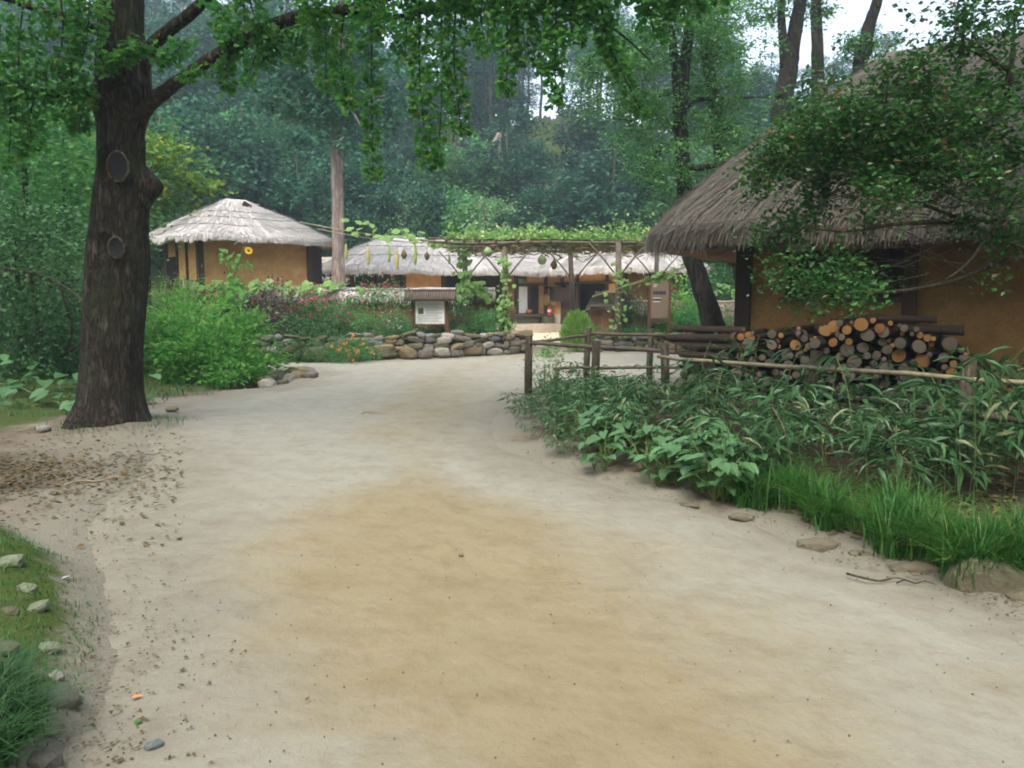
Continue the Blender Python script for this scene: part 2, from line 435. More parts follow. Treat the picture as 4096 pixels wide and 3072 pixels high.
def sandmat():
    m, nt, b, _ = _mat('packed_sand')
    at = nt.nodes.new('ShaderNodeAttribute'); at.attribute_name = 'tan'
    tc = nt.nodes.new('ShaderNodeTexCoord'); v = tc.outputs['Object']
    n1 = _noise(nt, v, 0.9, 6, 0.6)
    n2 = _noise(nt, v, 90, 4, 0.7)
    n3 = _noise(nt, v, 9, 5, 0.65)
    ad = nt.nodes.new('ShaderNodeMath'); ad.operation = 'ADD'
    nt.links.new(at.outputs['Fac'], ad.inputs[0])
    sc = nt.nodes.new('ShaderNodeMath'); sc.operation = 'MULTIPLY_ADD'; sc.inputs[1].default_value = 0.9; sc.inputs[2].default_value = -0.45
    nt.links.new(n1, sc.inputs[0]); nt.links.new(sc.outputs[0], ad.inputs[1])
    s3 = nt.nodes.new('ShaderNodeMath'); s3.operation = 'MULTIPLY_ADD'; s3.inputs[1].default_value = 0.45; s3.inputs[2].default_value = -0.22
    nt.links.new(n3, s3.inputs[0])
    a2 = nt.nodes.new('ShaderNodeMath'); a2.operation = 'ADD'
    nt.links.new(ad.outputs[0], a2.inputs[0]); nt.links.new(s3.outputs[0], a2.inputs[1])
    col = _mix(nt, _ramp(nt, a2.outputs[0], 0.15, 0.85), lin(151, 148, 135), lin(144, 132, 104))
    em = nt.nodes.new('ShaderNodeAttribute'); em.attribute_name = 'margin'
    col = _mix(nt, em.outputs['Fac'], col, lin(137, 132, 118))
    dk = _mix(nt, _ramp(nt, n2, 0.56, 0.8), (1, 1, 1, 1), lin(218, 212, 205))
    n4 = _noise(nt, v, 3.2, 6, 0.7)
    dk = _mix(nt, _ramp(nt, n4, 0.45, 0.75), dk, lin(232, 226, 218))
    mu = nt.nodes.new('ShaderNodeMix'); mu.data_type = 'RGBA'; mu.blend_type = 'MULTIPLY'; mu.inputs['Factor'].default_value = 1.0
    nt.links.new(col, mu.inputs[6]); nt.links.new(dk, mu.inputs[7])
    nt.links.new(mu.outputs[2], b.inputs['Base Color'])
    b.inputs['Roughness'].default_value = 0.95; b.inputs['Specular IOR Level'].default_value = 0.15
    b1 = nt.nodes.new('ShaderNodeBump'); b1.inputs['Strength'].default_value = .55; b1.inputs['Distance'].default_value = .06
    n5 = _noise(nt, v, 5.5, 3, 0.5); nt.links.new(n5, b1.inputs['Height'])
    _bump(nt, b, n2, 0.6, 0.01)
    nt.links.new(b1.outputs[0], b.inputs['Normal'].links[0].from_node.inputs['Normal'])
    return m
M['sand'] = sandmat()
M['yard'] = solid('pale_yard_sand', lin(214, 200, 172), lin(204, 186, 152), None, sc=0.8, rough=0.95, bump=0.2)

def groundmat():
    m, nt, b, _ = _mat('soil_and_moss')
    at = nt.nodes.new('ShaderNodeAttribute'); at.attribute_name = 'veg'
    tc = nt.nodes.new('ShaderNodeTexCoord'); v = tc.outputs['Object']
    n1 = _noise(nt, v, 2.2, 6, 0.65)
    n2 = _noise(nt, v, 45, 5, 0.7)
    n3 = _noise(nt, v, 7, 6, 0.7)
    soil = _mix(nt, _ramp(nt, n1, 0.35, 0.65), lin(138, 126, 112), lin(100, 88, 72))
    soil = _mix(nt, _ramp(nt, n2, 0.6, 0.75), soil, lin(90, 78, 62))
    as_ = nt.nodes.new('ShaderNodeAttribute'); as_.attribute_name = 'sandy'
    sd = _mix(nt, _ramp(nt, n2, 0.52, 0.74), lin(137, 132, 118), lin(122, 116, 103))
    ah = nt.nodes.new('ShaderNodeAttribute'); ah.attribute_name = 'humus'
    soil = _mix(nt, ah.outputs['Fac'], soil, _mix(nt, n3, lin(74, 62, 48), lin(48, 41, 33)))
    soil = _mix(nt, as_.outputs['Fac'], soil, sd)
    veg = _mix(nt, _ramp(nt, n3, 0.3, 0.7), lin(56, 74, 36), lin(84, 98, 48))
    ad = nt.nodes.new('ShaderNodeMath'); ad.operation = 'ADD'
    s3 = nt.nodes.new('ShaderNodeMath'); s3.operation = 'MULTIPLY_ADD'; s3.inputs[1].default_value = 1.0; s3.inputs[2].default_value = -0.5
    nt.links.new(n3, s3.inputs[0]); nt.links.new(at.outputs['Fac'], ad.inputs[0]); nt.links.new(s3.outputs[0], ad.inputs[1])
    col = _mix(nt, _ramp(nt, ad.outputs[0], 0.35, 0.7), soil, veg)
    nt.links.new(col, b.inputs['Base Color'])
    b.inputs['Roughness'].default_value = 1.0; b.inputs['Specular IOR Level'].default_value = 0.1
    _bump(nt, b, n2, 0.8, 0.02)
    return m
M['ground'] = groundmat()

# ------------------------------------------------------------------ terrain
PATH = [(3.6, -6), (3.0, 2.3), (2.55, 3.9), (2.15, 4.7), (1.78, 5.6), (1.06, 6.4), (.44, 7.2), (-.1, 8.4), (-.22, 9.6), (-.05, 11.2), (.3, 12.7),
        (1.3, 13.5), (2.7, 13.9), (4.5, 15.5), (7.5, 17.5), (10.5, 20), (10.5, 22.9), (5.3, 22.75), (2.25, 22.3), (2.3, 25.2), (.2, 25.2), (.45, 22.0),
        (-1.65, 20.5), (-4.1, 19.5), (-6.3, 18.9), (-5.9, 17.6), (-4.6, 17.1), (-4.15, 15.9), (-3.9, 14.0), (-4.35, 13.1), (-5.0, 12.0), (-4.8, 10.8),
        (-4.2, 9.4), (-4.15, 8.5), (-3.75, 7.7), (-3.45, 6.7), (-3.3, 5.9), (-3.1, 5.3), (-2.75, 4.75), (-2.15, 3.85), (-1.75, 3.1), (-1.6, 2.4), (-1.55, 1), (-1.55, -6)]
YARD = [(-6.0, 25.2), (7.5, 25.2), (7.5, 38.5), (-3, 38.5), (-6.8, 31.5)]
def sdist(poly, x, y):
    """signed distance to a polygon, negative inside"""
    p = np.array(poly, float); q = np.roll(p, -1, 0)
    x = np.asarray(x, float); y = np.asarray(y, float)
    d = np.full(x.shape, 1e9); ins = np.zeros(x.shape, bool)
    for (x0, y0), (x1, y1) in zip(p, q):
        ex, ey = x1 - x0, y1 - y0
        t = np.clip(((x - x0) * ex + (y - y0) * ey) / (ex * ex + ey * ey), 0, 1)
        d = np.minimum(d, np.hypot(x - x0 - t * ex, y - y0 - t * ey))
        c = ((y0 > y) != (y1 > y)) & (x < (x1 - x0) * (y - y0) / (y1 - y0 + 1e-12) + x0)
        ins ^= c
    return np.where(ins, -d, d)
WALL_L = [(-7.4, 18.4), (-6.3, 19.0), (-4.1, 19.6), (-1.65, 20.6), (.35, 22.05)]
WALL_R = [(2.3, 22.45), (3.8, 22.7), (5.4, 22.85), (8.5, 23.2)]
BED_L = WALL_L + [(.15, 24.9), (-8.5, 25.3), (-16, 25), (-16, 17)]
BED_R = WALL_R + [(12, 26), (8, 28), (2.35, 25)]
PIT = [(-5.4, 13.2), (-4.35, 13.5), (-4.2, 15.7), (-4.45, 16.75), (-5.2, 16.2)]
BANK = [(-1.5, 2.2), (-1.6, 2.8), (-1.95, 3.6), (-2.5, 4.4), (-3.4, 5.2), (-4.5, 5.9), (-9, 6.6), (-9, -6), (-1.5, -6)]
STRIP = [(3.65, -6), (3.05, 2.3), (2.6, 3.95), (2.2, 4.75), (1.83, 5.62), (1.1, 6.45), (.49, 7.25), (-.04, 8.45), (-.16, 9.6), (.02, 11.1), (.5, 12.4), (1.4, 13.2), (2.7, 13.6), (4, 15), (16, 16), (16, -6)]
def H(x, y):
    x = np.asarray(x, float); y = np.asarray(y, float)
    n = fbm(x * 0.8, y * 0.8, 1.3)
    base = 0.02 * n
    crest = 86 + 0 * x
    hx = 20.5 - 6.5 * sstep(12, 34, x) + 2.0 * sstep(-10, -40, x)
    y0 = np.where(x < -9, 33.0, 43.0) * sstep(-16, -6, -x) + 43.0 * (1 - sstep(-16, -6, -x))
    y0 = 43.0 - 10.0 * sstep(8, 16, -x)
    t = np.clip((y - y0) / (crest - y0), 0, 1)
    hill = hx * (t ** 1.05)
    hill = hill - np.clip(y - crest, 0, 100) * 0.25
    base = base + np.where(y > y0, hill * (1 + 0.06 * n), 0)
    bl = sdist(BED_L, x, y); br = sdist(BED_R, x, y)
    base = base + 0.52 * sstep(0.0, 0.35, -bl) + 0.42 * sstep(0.0, 0.35, -br)
    terr = sstep(-5.5, -7.5, x) * sstep(21.5, 25.3, y) * 0.68 * (1 - sstep(33, 40, y))
    base = base + np.maximum(terr, 0) + np.where(bl > 0, 0.5 * sstep(-5.8, -7.5, x) * sstep(25, 26, y), 0) * (1 - sstep(33, 40, y))
    side = sstep(0.3, 3.0, -x - 5.2) * sstep(7, 10, y) * (1 - sstep(17, 19, y))
    base = base + 0.35 * side
    bk = sdist(BANK, x, y)
    base = base + 0.26 * sstep(-0.05, 0.45, -bk) * (1 + 0.5 * n)
    base = base + 0.10 * np.exp(-(((x + 4.83) / 1.0) ** 2 + ((y - 9.2) / 0.9) ** 2))
    st = sdist(STRIP, x, y)
    base = base + 0.10 * sstep(0.05, 0.9, -st)
    pit = sdist(PIT, x, y)
    base = base - 0.62 * sstep(0.0, 0.22, -pit)
    return base
def h(x, y): return float(H(np.array([x]), np.array([y]))[0])

def axis(segs):
    out = []
    for a, b, d in segs: out += list(np.arange(a, b, d))
    return np.array(out + [segs[-1][1]])
def grid(xs, ys):
    X, Y = np.meshgrid(xs, ys)
    nx, ny = len(xs), len(ys)
    i = (np.arange(ny - 1)[:, None] * nx + np.arange(nx - 1)[None]).ravel()
    return X.ravel(), Y.ravel(), np.stack([i, i + 1, i + 1 + nx, i + nx], 1)

gx = axis([(-90, -30, 4), (-30, -9, 0.7), (-9, 8, 0.13), (8, 30, 0.7), (30, 90, 4)])
gy = axis([(-34, 1, 1.0), (1, 26, 0.13), (26, 40, 0.6), (40, 125, 2.2)])
X, Y, F = grid(gx, gy)
Z = H(X, Y)
sp = sdist(PATH, X, Y); sy = sdist(YARD, X, Y)
Z = Z - 0.07 * sstep(0.05, -0.25, sp) - 0.07 * sstep(0.05, -0.3, sy)
fine = (np.abs(X) < 10) & (Y < 26)
Z = Z + np.where(fine & (sp > 0), 0.018 * fbm(X * 3.1, Y * 3.1, 4.0), 0)
me = np_mesh('ground', np.stack([X, Y, Z], 1), F, M['ground'], smooth=True)
# how overgrown the soil is: bare beside the path, mossy on the banks, green in the beds and on the hill
veg = 0.15 + 0.0 * X
veg = np.maximum(veg, 0.85 * sstep(-0.02, 0.3, -sdist(BANK, X, Y)))
veg = np.maximum(veg, 0.75 * sstep(0.3, 1.6, -sdist(BED_L, X, Y)))
veg = np.maximum(veg, 0.55 * sstep(0.3, 1.6, -sdist(BED_R, X, Y)))
veg = np.maximum(veg, 0.75 * sstep(-5.3, -6.3, X) * sstep(7.5, 9.5, Y))
veg = np.maximum(veg, 0.62 * sstep(0.2, 0.9, sp) * sstep(9.8, 11, Y) * (X < -4))
veg = np.maximum(veg, 0.7 * sstep(40, 46, Y))
near_l = sstep(-1, -2, X) * sstep(9.5, 8, Y)
dirt = np.exp(-((X + 5.0) / 1.25) ** 2 - ((Y - 6.9) / .85) ** 2) * np.clip(1.1 + .8 * fbm(X * 1.9, Y * 1.9, 2.2), 0, 1.4)
hum = np.clip(np.maximum(0.9 * sstep(.1, .6, -sdist(STRIP, X, Y)), dirt), 0, 1)
at = me.attributes.new('humus', 'FLOAT', 'POINT'); at.data.foreach_set('value', hum.astype(np.float32))
sandy = np.clip(1 - sstep(0.0, 0.7 + 1.0 * near_l, sp + .35 * fbm(X * 1.6, Y * 1.6, 3.0)), 0, 1)
sandy = sandy * (1 - .8 * np.clip(dirt, 0, 1))
at = me.attributes.new('sandy', 'FLOAT', 'POINT'); at.data.foreach_set('value', sandy.astype(np.float32))
at = me.attributes.new('veg', 'FLOAT', 'POINT'); at.data.foreach_set('value', veg.astype(np.float32))
tag(put('ground', me), kind='structure')

px_ = axis([(-7, 11, 0.11)]); py_ = axis([(-6, 1.5, 0.4), (1.5, 25.6, 0.11)])
X, Y, F = grid(px_, py_)
sp = sdist(PATH, X, Y) + 0.10 * fbm(X * 2.3, Y * 2.3, 8.0)
Z = H(X, Y) + 0.008 * fbm(X * 1.5, Y * 1.5, 2.0) - 0.02 - 0.16 * sstep(-0.25, 0.42, sp) + 0.02
# wheel and foot worn hollow along the middle
keep = (sp[F] < 0.4).any(1)
F = F[keep]
used = np.unique(F); remap = np.full(len(X), -1); remap[used] = np.arange(len(used))
me = np_mesh('path', np.stack([X, Y, Z], 1)[used], remap[F], M['sand'], smooth=True)
# ochre sand trodden into the middle of the path, grey sand at its margins
mid = np.interp(Y, [-6, 1.5, 2.6, 3.2, 4, 5, 6, 7.5, 9, 11, 13, 16, 19, 22, 25], [.6, .6, .35, 0.0, -.33, -.63, -.66, -1.0, -1.2, -1.0, -1.2, -1.4, -.8, 1.0, 1.2])
wid = np.interp(Y, [-6, 1.5, 2.6, 3.2, 4, 5, 6, 6.7, 7.5, 9, 11, 13, 16, 22, 25], [1.0, 1.0, 1.1, 1.35, 1.5, 1.5, .98, .35, .35, .9, 1.3, 1.0, .5, 1.0, 1.2])
wid = wid * (1 + .16 * fbm(X * .9, Y * .9, 12.0))
tan = np.exp(-np.abs((X - mid) / wid) ** 2.2) * np.interp(Y, [0, 5.5, 6.6, 7.3, 8.5, 11, 14, 19, 25], [.95, .95, .7, .35, .5, .6, .45, .35, .6])
tan = np.maximum(tan, 0.35 * np.exp(-(((X - 2.0) / .8) ** 2 + ((Y - 3.0) / .4) ** 2)))
at = me.attributes.new('tan', 'FLOAT', 'POINT'); at.data.foreach_set('value', tan[used].astype(np.float32))
mar = sstep(-.95 - .9 * sstep(-1.2, -2.2, X) * sstep(9, 7, Y), -.12, sp + .25 * fbm(X * 1.3, Y * 1.3, 6.0))
at = me.attributes.new('margin', 'FLOAT', 'POINT'); at.data.foreach_set('value', mar[used].astype(np.float32))
tag(put('path', me), kind='structure')

X, Y, F = grid(axis([(-10, 9, 0.3)]), axis([(24.6, 41, 0.3)]))
sy = sdist(YARD, X, Y)
Z = H(X, Y) + 0.012 - 0.12 * sstep(-0.2, 0.4, sy)
F = F[(sy[F] < 0.3).any(1)]
used = np.unique(F); remap = np.full(len(X), -1); remap[used] = np.arange(len(used))
tag(put('yard_ground', np_mesh('yard_ground', np.stack([X, Y, Z], 1)[used], remap[F], M['yard'], smooth=True)), kind='structure')
# ------------------------------------------------------------------ leaf shapes: x across, y along, z up; triangles
def _fan(pts, c):
    v = [c] + pts
    return np.array(v, float), np.array([(0, i, i % len(pts) + 1) for i in range(1, len(pts) + 1)])
T_OVAL = (np.array([(0, 0, 0), (.5, .45, .08), (0, 1, -.05), (-.5, .45, .08)], float), np.array([(0, 1, 2), (0, 2, 3)]))
T_LANCE = (np.array([(0, 0, 0), (.5, .28, .06), (.34, .68, -.01), (0, 1, -.22), (-.34, .68, -.01), (-.5, .28, .06), (0, .45, .0)], float),
           np.array([(6, 0, 1), (6, 1, 2), (6, 2, 3), (6, 3, 4), (6, 4, 5), (6, 5, 0)]))
T_FAN = (np.array([(0, 0, 0), (.5, .72, .08), (.27, 1, -.03), (0, .86, -.06), (-.27, 1, -.03), (-.5, .72, .08)], float),
         np.array([(0, 1, 2), (0, 2, 3), (0, 3, 4), (0, 4, 5)]))
T_HEART = _fan([(0, 0, 0), (.34, -.12, .03), (.52, .22, .07), (.33, .68, .02), (0, 1.08, -.1), (-.33, .68, .02), (-.52, .22, .07), (-.34, -.12, .03)], (0, .32, -.03))
T_LOBE = _fan([(0, 0, 0), (.34, -.14, -.05), (.50, .12, .02), (.58, .38, -.06), (.46, .5, .03), (.40, .8, -.05), (.2, .84, .03), (0, 1.0, -.12),
               (-.2, .84, .03), (-.40, .8, -.05), (-.46, .5, .03), (-.58, .38, -.06), (-.50, .12, .02), (-.34, -.14, -.05)], (0, .35, .04))
T_SPRAY = (np.array([(0, 0, 0), (.10, .3, .02), (.5, .38, -.08), (.13, .5, .0), (.42, .72, -.1), (0, 1, -.12), (-.42, .72, -.1), (-.13, .5, 0), (-.5, .38, -.08), (-.10, .3, .02)], float),
           np.array([(0, 1, 9), (1, 2, 3), (1, 3, 7), (1, 7, 9), (3, 4, 5), (3, 5, 7), (5, 6, 7), (7, 8, 9)]))
def frames(D, rs, up=(0, 0, 1), jit=0.35):
    D = D / np.linalg.norm(D, axis=1, keepdims=True)
    U = np.array(up, float)[None] + jit * rs.randn(len(D), 3)
    Zv = U - D * (U * D).sum(1, keepdims=True)
    Zv /= np.linalg.norm(Zv, axis=1, keepdims=True) + 1e-9
    return np.cross(D, Zv), D, Zv
def leaves(pos, D, L, W, T, rs, jit=0.5, up=(0, 0, 1)):
    """vertex and triangle arrays of one leaf per row of pos, pointing along D"""
    v, f = T
    Xv, Yv, Zv = frames(np.asarray(D, float), rs, up, jit)
    L = np.broadcast_to(L, (len(pos),))[:, None, None]; W = np.broadcast_to(W, (len(pos),))[:, None, None]
    V = pos[:, None] + Xv[:, None] * v[None, :, :1] * W + Yv[:, None] * v[None, :, 1:2] * L + Zv[:, None] * v[None, :, 2:] * L
    F = (f[None] + (np.arange(len(pos)) * len(v))[:, None, None]).reshape(-1, 3)
    return V.reshape(-1, 3), F
def join(parts):
    V, F, m, o = [], [], [], 0
    for i, p in enumerate(parts):
        V.append(p[0]); F.append(p[1] + o); o += len(p[0])
        m.append(np.full(len(p[1]), p[2] if len(p) > 2 else 0))
    return np.concatenate(V), np.concatenate(F), np.concatenate(m)
def dirs(n, rs, dz=0.0, sz=0.4):
    a = rs.rand(n) * 2 * np.pi
    return np.stack([np.cos(a), np.sin(a), dz + sz * rs.randn(n)], 1)
def clumped(rs, n, rad, nclump=40, spread=0.3, shell=0.45, low=-1.0, flat=0.6):
    """points gathered in leaf clumps through an ellipsoid's volume"""
    rad = np.array(rad, float)
    c = rs.randn(nclump * 3, 3); c /= np.linalg.norm(c, axis=1, keepdims=True)
    c *= (rs.rand(len(c), 1) ** shell)
    c = c[c[:, 2] > low][:nclump]
    sz = rs.uniform(0.6, 1.35, len(c))
    k = rs.choice(len(c), n, p=(sz**2) / (sz**2).sum())
    o = rs.randn(n, 3) * spread * sz[k][:, None]
    o[:, 2] *= flat
    p = (c[k] + o)
    return p * rad, c * rad
def leaf_crown(name, seed, n, rad, center, mat, L, W, T=T_OVAL, nclump=40, spread=0.24, shell=0.4, low=-0.9, droop=-0.25, flat=0.6, jit=0.6):
    rs = np.random.RandomState(seed)
    p, c = clumped(rs, n, rad, nclump, spread, shell, low, flat)
    V, F = leaves(p + np.array(center), dirs(n, rs, droop), L * rs.uniform(.7, 1.3, n), W * rs.uniform(.7, 1.3, n), T, rs, jit)
    return np_mesh(name, V, F, mat), c + np.array(center)
def tree_trunk(name, seed, hgt, r0, limbs, mat, lean=(0, 0), top=0.9, n=9):
    """tapered trunk with limbs reaching the given points"""
    rng = random.Random(seed)
    mb = MB()
    k = 7
    pts = [Vector((lean[0] * (i / k) ** 1.3 + rng.uniform(-.06, .06) * hgt * .12 * (i > 0), lean[1] * (i / k) + rng.uniform(-.06, .06) * hgt * .12 * (i > 0), hgt * top * i / k - (0.25 if i == 0 else 0))) for i in range(k + 1)]
    rad = [r0 * 1.35] + [r0 * (1 - 0.75 * i / k) for i in range(1, k + 1)]
    mb.tube(spline(pts, 3), lerps(rad, 3 * k + 1), n, wob=0.05, seed=seed)
    for q in limbs:
        q = Vector(q)
        z = max(hgt * 0.25, min(q.z - 0.35 * math.hypot(q.x, q.y), hgt * top * 0.95))
        f = z / (hgt * top) * k
        i = min(int(f), k - 1)
        b = pts[i].lerp(pts[i + 1], f - i)
        rr = r0 * (1 - 0.75 * f / k) * 0.5
        mid = b.lerp(q, 0.5) + Vector((rng.uniform(-.15, .15), rng.uniform(-.15, .15), -.06)) * (q - b).length * .5
        mb.tube(spline([b, mid, q], 3), lerps([rr, rr * .6, rr * .18], 7), 6, cap=False)
    return mb.mesh(name, mat)

# ------------------------------------------------------------------ bushes and flower plants
def bush_meshes(seed, rad, n, mat, L, W, T=T_OVAL, nclump=26, spread=0.22, up=0.25, jit=0.7, extra=()):
    """leafy mass from the ground up: returns (foliage mesh, stem mesh). extra: (material, count, size) blossoms at the top"""
    rs = np.random.RandomState(seed)
    p, c = clumped(rs, n, (1, 1, 1), nclump, spread, 0.35, -0.35, 0.7)
    p[:, 2] = np.abs(p[:, 2] + 0.25)
    p *= np.array(rad)
    D = p / np.array(rad) * np.array([1, 1, .5]) + rs.randn(n, 3) * .5
    D[:, 2] += up - 0.25
    parts = [leaves(p, D, L * rs.uniform(.6, 1.3, n), W * rs.uniform(.6, 1.3, n), T, rs, jit) + (0,)]
    mats = [mat]
    for (m2, cnt, size) in extra:
        k = rs.choice(n, cnt * 4)
        k = k[np.argsort(-(p[k][:, 2] - 0.5 * p[k][:, 1] + rs.rand(len(k)) * rad[2] * .5))][:cnt]
        ctr = p[k] + np.array([0, -.05, .12]) * rad[2]
        q = np.repeat(ctr, 6, 0) + rs.randn(cnt * 6, 3) * size * .45
        parts.append(leaves(q, dirs(cnt * 6, rs, .3, .6), size, size * .7, T_OVAL, rs, 1.2) + (len(mats),))
        mats.append(m2)
    V, F, mi = join(parts)
    fo = np_mesh('bush_foliage', V, F, mats, mi)
    mb = MB()
    for i in range(min(len(c), 12)):
        q = Vector(p[rs.randint(n)] * 0.8)
        mb.tube([(q.x * .15, q.y * .15, -.1), (q.x * .5, q.y * .5, q.z * .55), q], [.012, .009, .004], 5, cap=False)
    return fo, mb.mesh('bush_stem', M['stem_dry'])
def bush(name, label, cat, loc, rad, n, mat, L, W, seed, group=None, part='foliage', **k):
    t = thing(name, label, cat, loc, 0, group)
    fo, st = bush_meshes(seed, rad, n, mat, L, W, **k)
    put(part, fo, t); put('stem', st, t)
    return t
# ------------------------------------------------------------------ thatched roofs
def thatch_surface(Lx, Ly, ridge, z0, z1, e=4.0, conv=0.86, sag=0.0, seed=0):
    def f(s, t):
        """s round the eave 0..1, t up the slope 0..1"""
        s = np.asarray(s, float); t = np.asarray(t, float)
        c, q = np.cos(2 * np.pi * s), np.sin(2 * np.pi * s)
        x = Lx / 2 * np.sign(c) * np.abs(c) ** (2 / e); y = Ly / 2 * np.sign(q) * np.abs(q) ** (2 / e)
        # walk the outline evenly: blend towards the rectangle's own perimeter parameter
        rx = x * ridge / Lx
        X = x + (rx - x) * t; Y = y * (1 - t)
        z = z0 + (z1 - z0) * np.clip(t, 0, 1) ** conv + np.minimum(t, 0) * 1.1
        z = z - sag * (1 - t) * (1 - (np.abs(x) / (Lx / 2)) ** 3)
        z = z + 0.035 * fbm(X * 1.3 + seed, Y * 1.3, seed) * (1 - 0.5 * t) * (t > -.5)
        return np.stack([X, Y, z], -1)
    return f
def even_s(fn, n):
    s = np.linspace(0, 1, 4001)
    p = fn(s, np.zeros_like(s))
    d = np.concatenate([[0], np.cumsum(np.linalg.norm(np.diff(p, axis=0), axis=1))])
    return np.interp(np.arange(n) / n * d[-1], d, s)
def thatch_roof(parent, mat, under, Lx, Ly, ridge, z0, z1, thick=0.28, seed=0, strands=8000, slen=0.35, swid=0.018, off=(0, 0, 0), e=4.0, conv=0.86, fringe=0.12, cover=None, rot=0.0, inset=0.85, sag=0.0):
    fn0 = thatch_surface(Lx, Ly, ridge, z0, z1, e, conv, sag, seed)
    mx = Matrix.Rotation(rot, 3, 'Z'); mxa = np.array(mx); offa = np.array(off)
    fn = lambda s, t: fn0(s, t) @ mxa.T + offa
    n, m = 120, 14
    ss = even_s(fn0, n)
    rings = []
    inn = fn0(ss, np.zeros(n)).copy()
    def ins(k, z): 
        q = inn.copy(); q[:, 0] -= np.sign(q[:, 0]) * np.minimum(np.abs(q[:, 0]), k); q[:, 1] -= np.sign(q[:, 1]) * np.minimum(np.abs(q[:, 1]), k)
        q[:, 2] = inn[:, 2] + z
        return q @ mxa.T + offa
    rings.append(ins(inset + .25, 0.05)); rings.append(ins(inset * .5, -thick * .75)); rings.append(ins(.06, -thick)); rings.append(ins(-.02, -thick * .6))
    for t in np.linspace(0, 1, m) ** 1.15: rings.append(fn(ss, np.full(n, t)))
    V = np.concatenate(rings); nr = len(rings)
    i = np.arange(n); F = np.concatenate([np.stack([k * n + i, k * n + (i + 1) % n, (k + 1) * n + (i + 1) % n, (k + 1) * n + i], 1) for k in range(nr - 1)])
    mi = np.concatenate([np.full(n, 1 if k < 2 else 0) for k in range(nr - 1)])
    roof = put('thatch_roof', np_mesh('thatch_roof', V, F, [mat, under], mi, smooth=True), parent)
    # single straws lying down the slope, and the ragged fringe over the eave
    rs = np.random.RandomState(seed + 5)
    k = strands
    s = np.interp(rs.rand(k), np.arange(n + 1) / n, np.append(ss, ss[0] + 1)) % 1.0
    t = 1 - np.sqrt(rs.rand(k))
    t[: k // 5] = rs.uniform(-0.01, 0.05, k // 5)
    p = fn(s, t); q = fn(s, t - 0.02)
    d = q - p; d /= np.linalg.norm(d, axis=1, keepdims=True) + 1e-9
    r2 = fn(s + 0.002, t) - p
    nn = np.cross(r2, -d); nn /= np.linalg.norm(nn, axis=1, keepdims=True) + 1e-9
    nn *= np.sign(nn[:, 2:3] + 1e-9)
    if cover is not None:
        keep = cover(p); p, d, nn, t = p[keep], d[keep], nn[keep], t[keep]
        k = len(p)
    dj = d + rs.randn(k, 3) * 0.10
    edge = (t < 0.06)
    dj[edge] += np.array([0, 0, -0.5])
    dj /= np.linalg.norm(dj, axis=1, keepdims=True)
    L = slen * rs.uniform(.5, 1.3, k); L[edge] = fringe * rs.uniform(.5, 2.0, edge.sum())
    w = np.cross(dj, nn); w /= np.linalg.norm(w, axis=1, keepdims=True) + 1e-9
    w *= swid * rs.uniform(.5, 1.2, (k, 1))
    a = p + nn * 0.012; b = p + dj * L[:, None] + nn * rs.uniform(0.012, 0.06, (k, 1))
    # the cut ends of the straw hang in a ragged row below the eave
    kl = int(strands * .4)
    sl = np.interp(rs.rand(kl), np.arange(n + 1) / n, np.append(ss, ss[0] + 1)) % 1.0
    pl = fn(sl, np.zeros(kl)); out = pl - fn(sl, np.full(kl, .06)); out[:, 2] = 0; out /= np.linalg.norm(out, axis=1, keepdims=True) + 1e-9
    dl = out * .22 + np.array([0, 0, -1.0]) + rs.randn(kl, 3) * .12
    dl /= np.linalg.norm(dl, axis=1, keepdims=True)
    Ll = thick * rs.uniform(.75, 1.12, kl) + fringe * .65 * rs.rand(kl) ** 2.5 * np.clip(1 + 1.5 * fbm(sl * 60, 0 * sl, 3.0), .1, 2.5)
    tl = np.cross(out, np.array([0, 0, 1.0])); tl *= swid * rs.uniform(.6, 1.3, (kl, 1))
    al = pl + out * rs.uniform(.0, .05, (kl, 1)) + np.array([0, 0, .03]); bl_ = al + dl * Ll[:, None]
    a = np.concatenate([a, al]); b = np.concatenate([b, bl_]); w = np.concatenate([w, tl]); k = len(a)
    V = np.stack([a - w, a + w, b + w * .5, b - w * .5], 1).reshape(-1, 3)
    F = (np.array([[0, 1, 2, 3]])[None] + (np.arange(k) * 4)[:, None, None]).reshape(-1, 4)
    tag(put('straw', np_mesh('straw', V, F, mat), roof), kind='stuff')
    return fn, roof
def rope_over(fn, parent, t, s0, s1, r=0.014, k=26):
    pts = [Vector(fn(np.array([s]), np.array([t + .02 * math.sin(9 * s)]))[0]) + Vector((0, 0, .03)) for s in np.linspace(s0, s1, k)]
    return MB().tube(pts, r, 5).build('straw_rope', M['rope'], parent)

def panel(parent, name, x0, x1, z0, z1, y, th, mat, **k):
    return MB().box(((x0 + x1) / 2, y, (z0 + z1) / 2), (x1 - x0, th, z1 - z0)).build(name, mat, parent, **k)
def postbox(parent, x, y, z0, z1, w, mat, name='post'):
    return MB().box((x, y, (z0 + z1) / 2), (w, w, z1 - z0)).build(name, mat, parent)

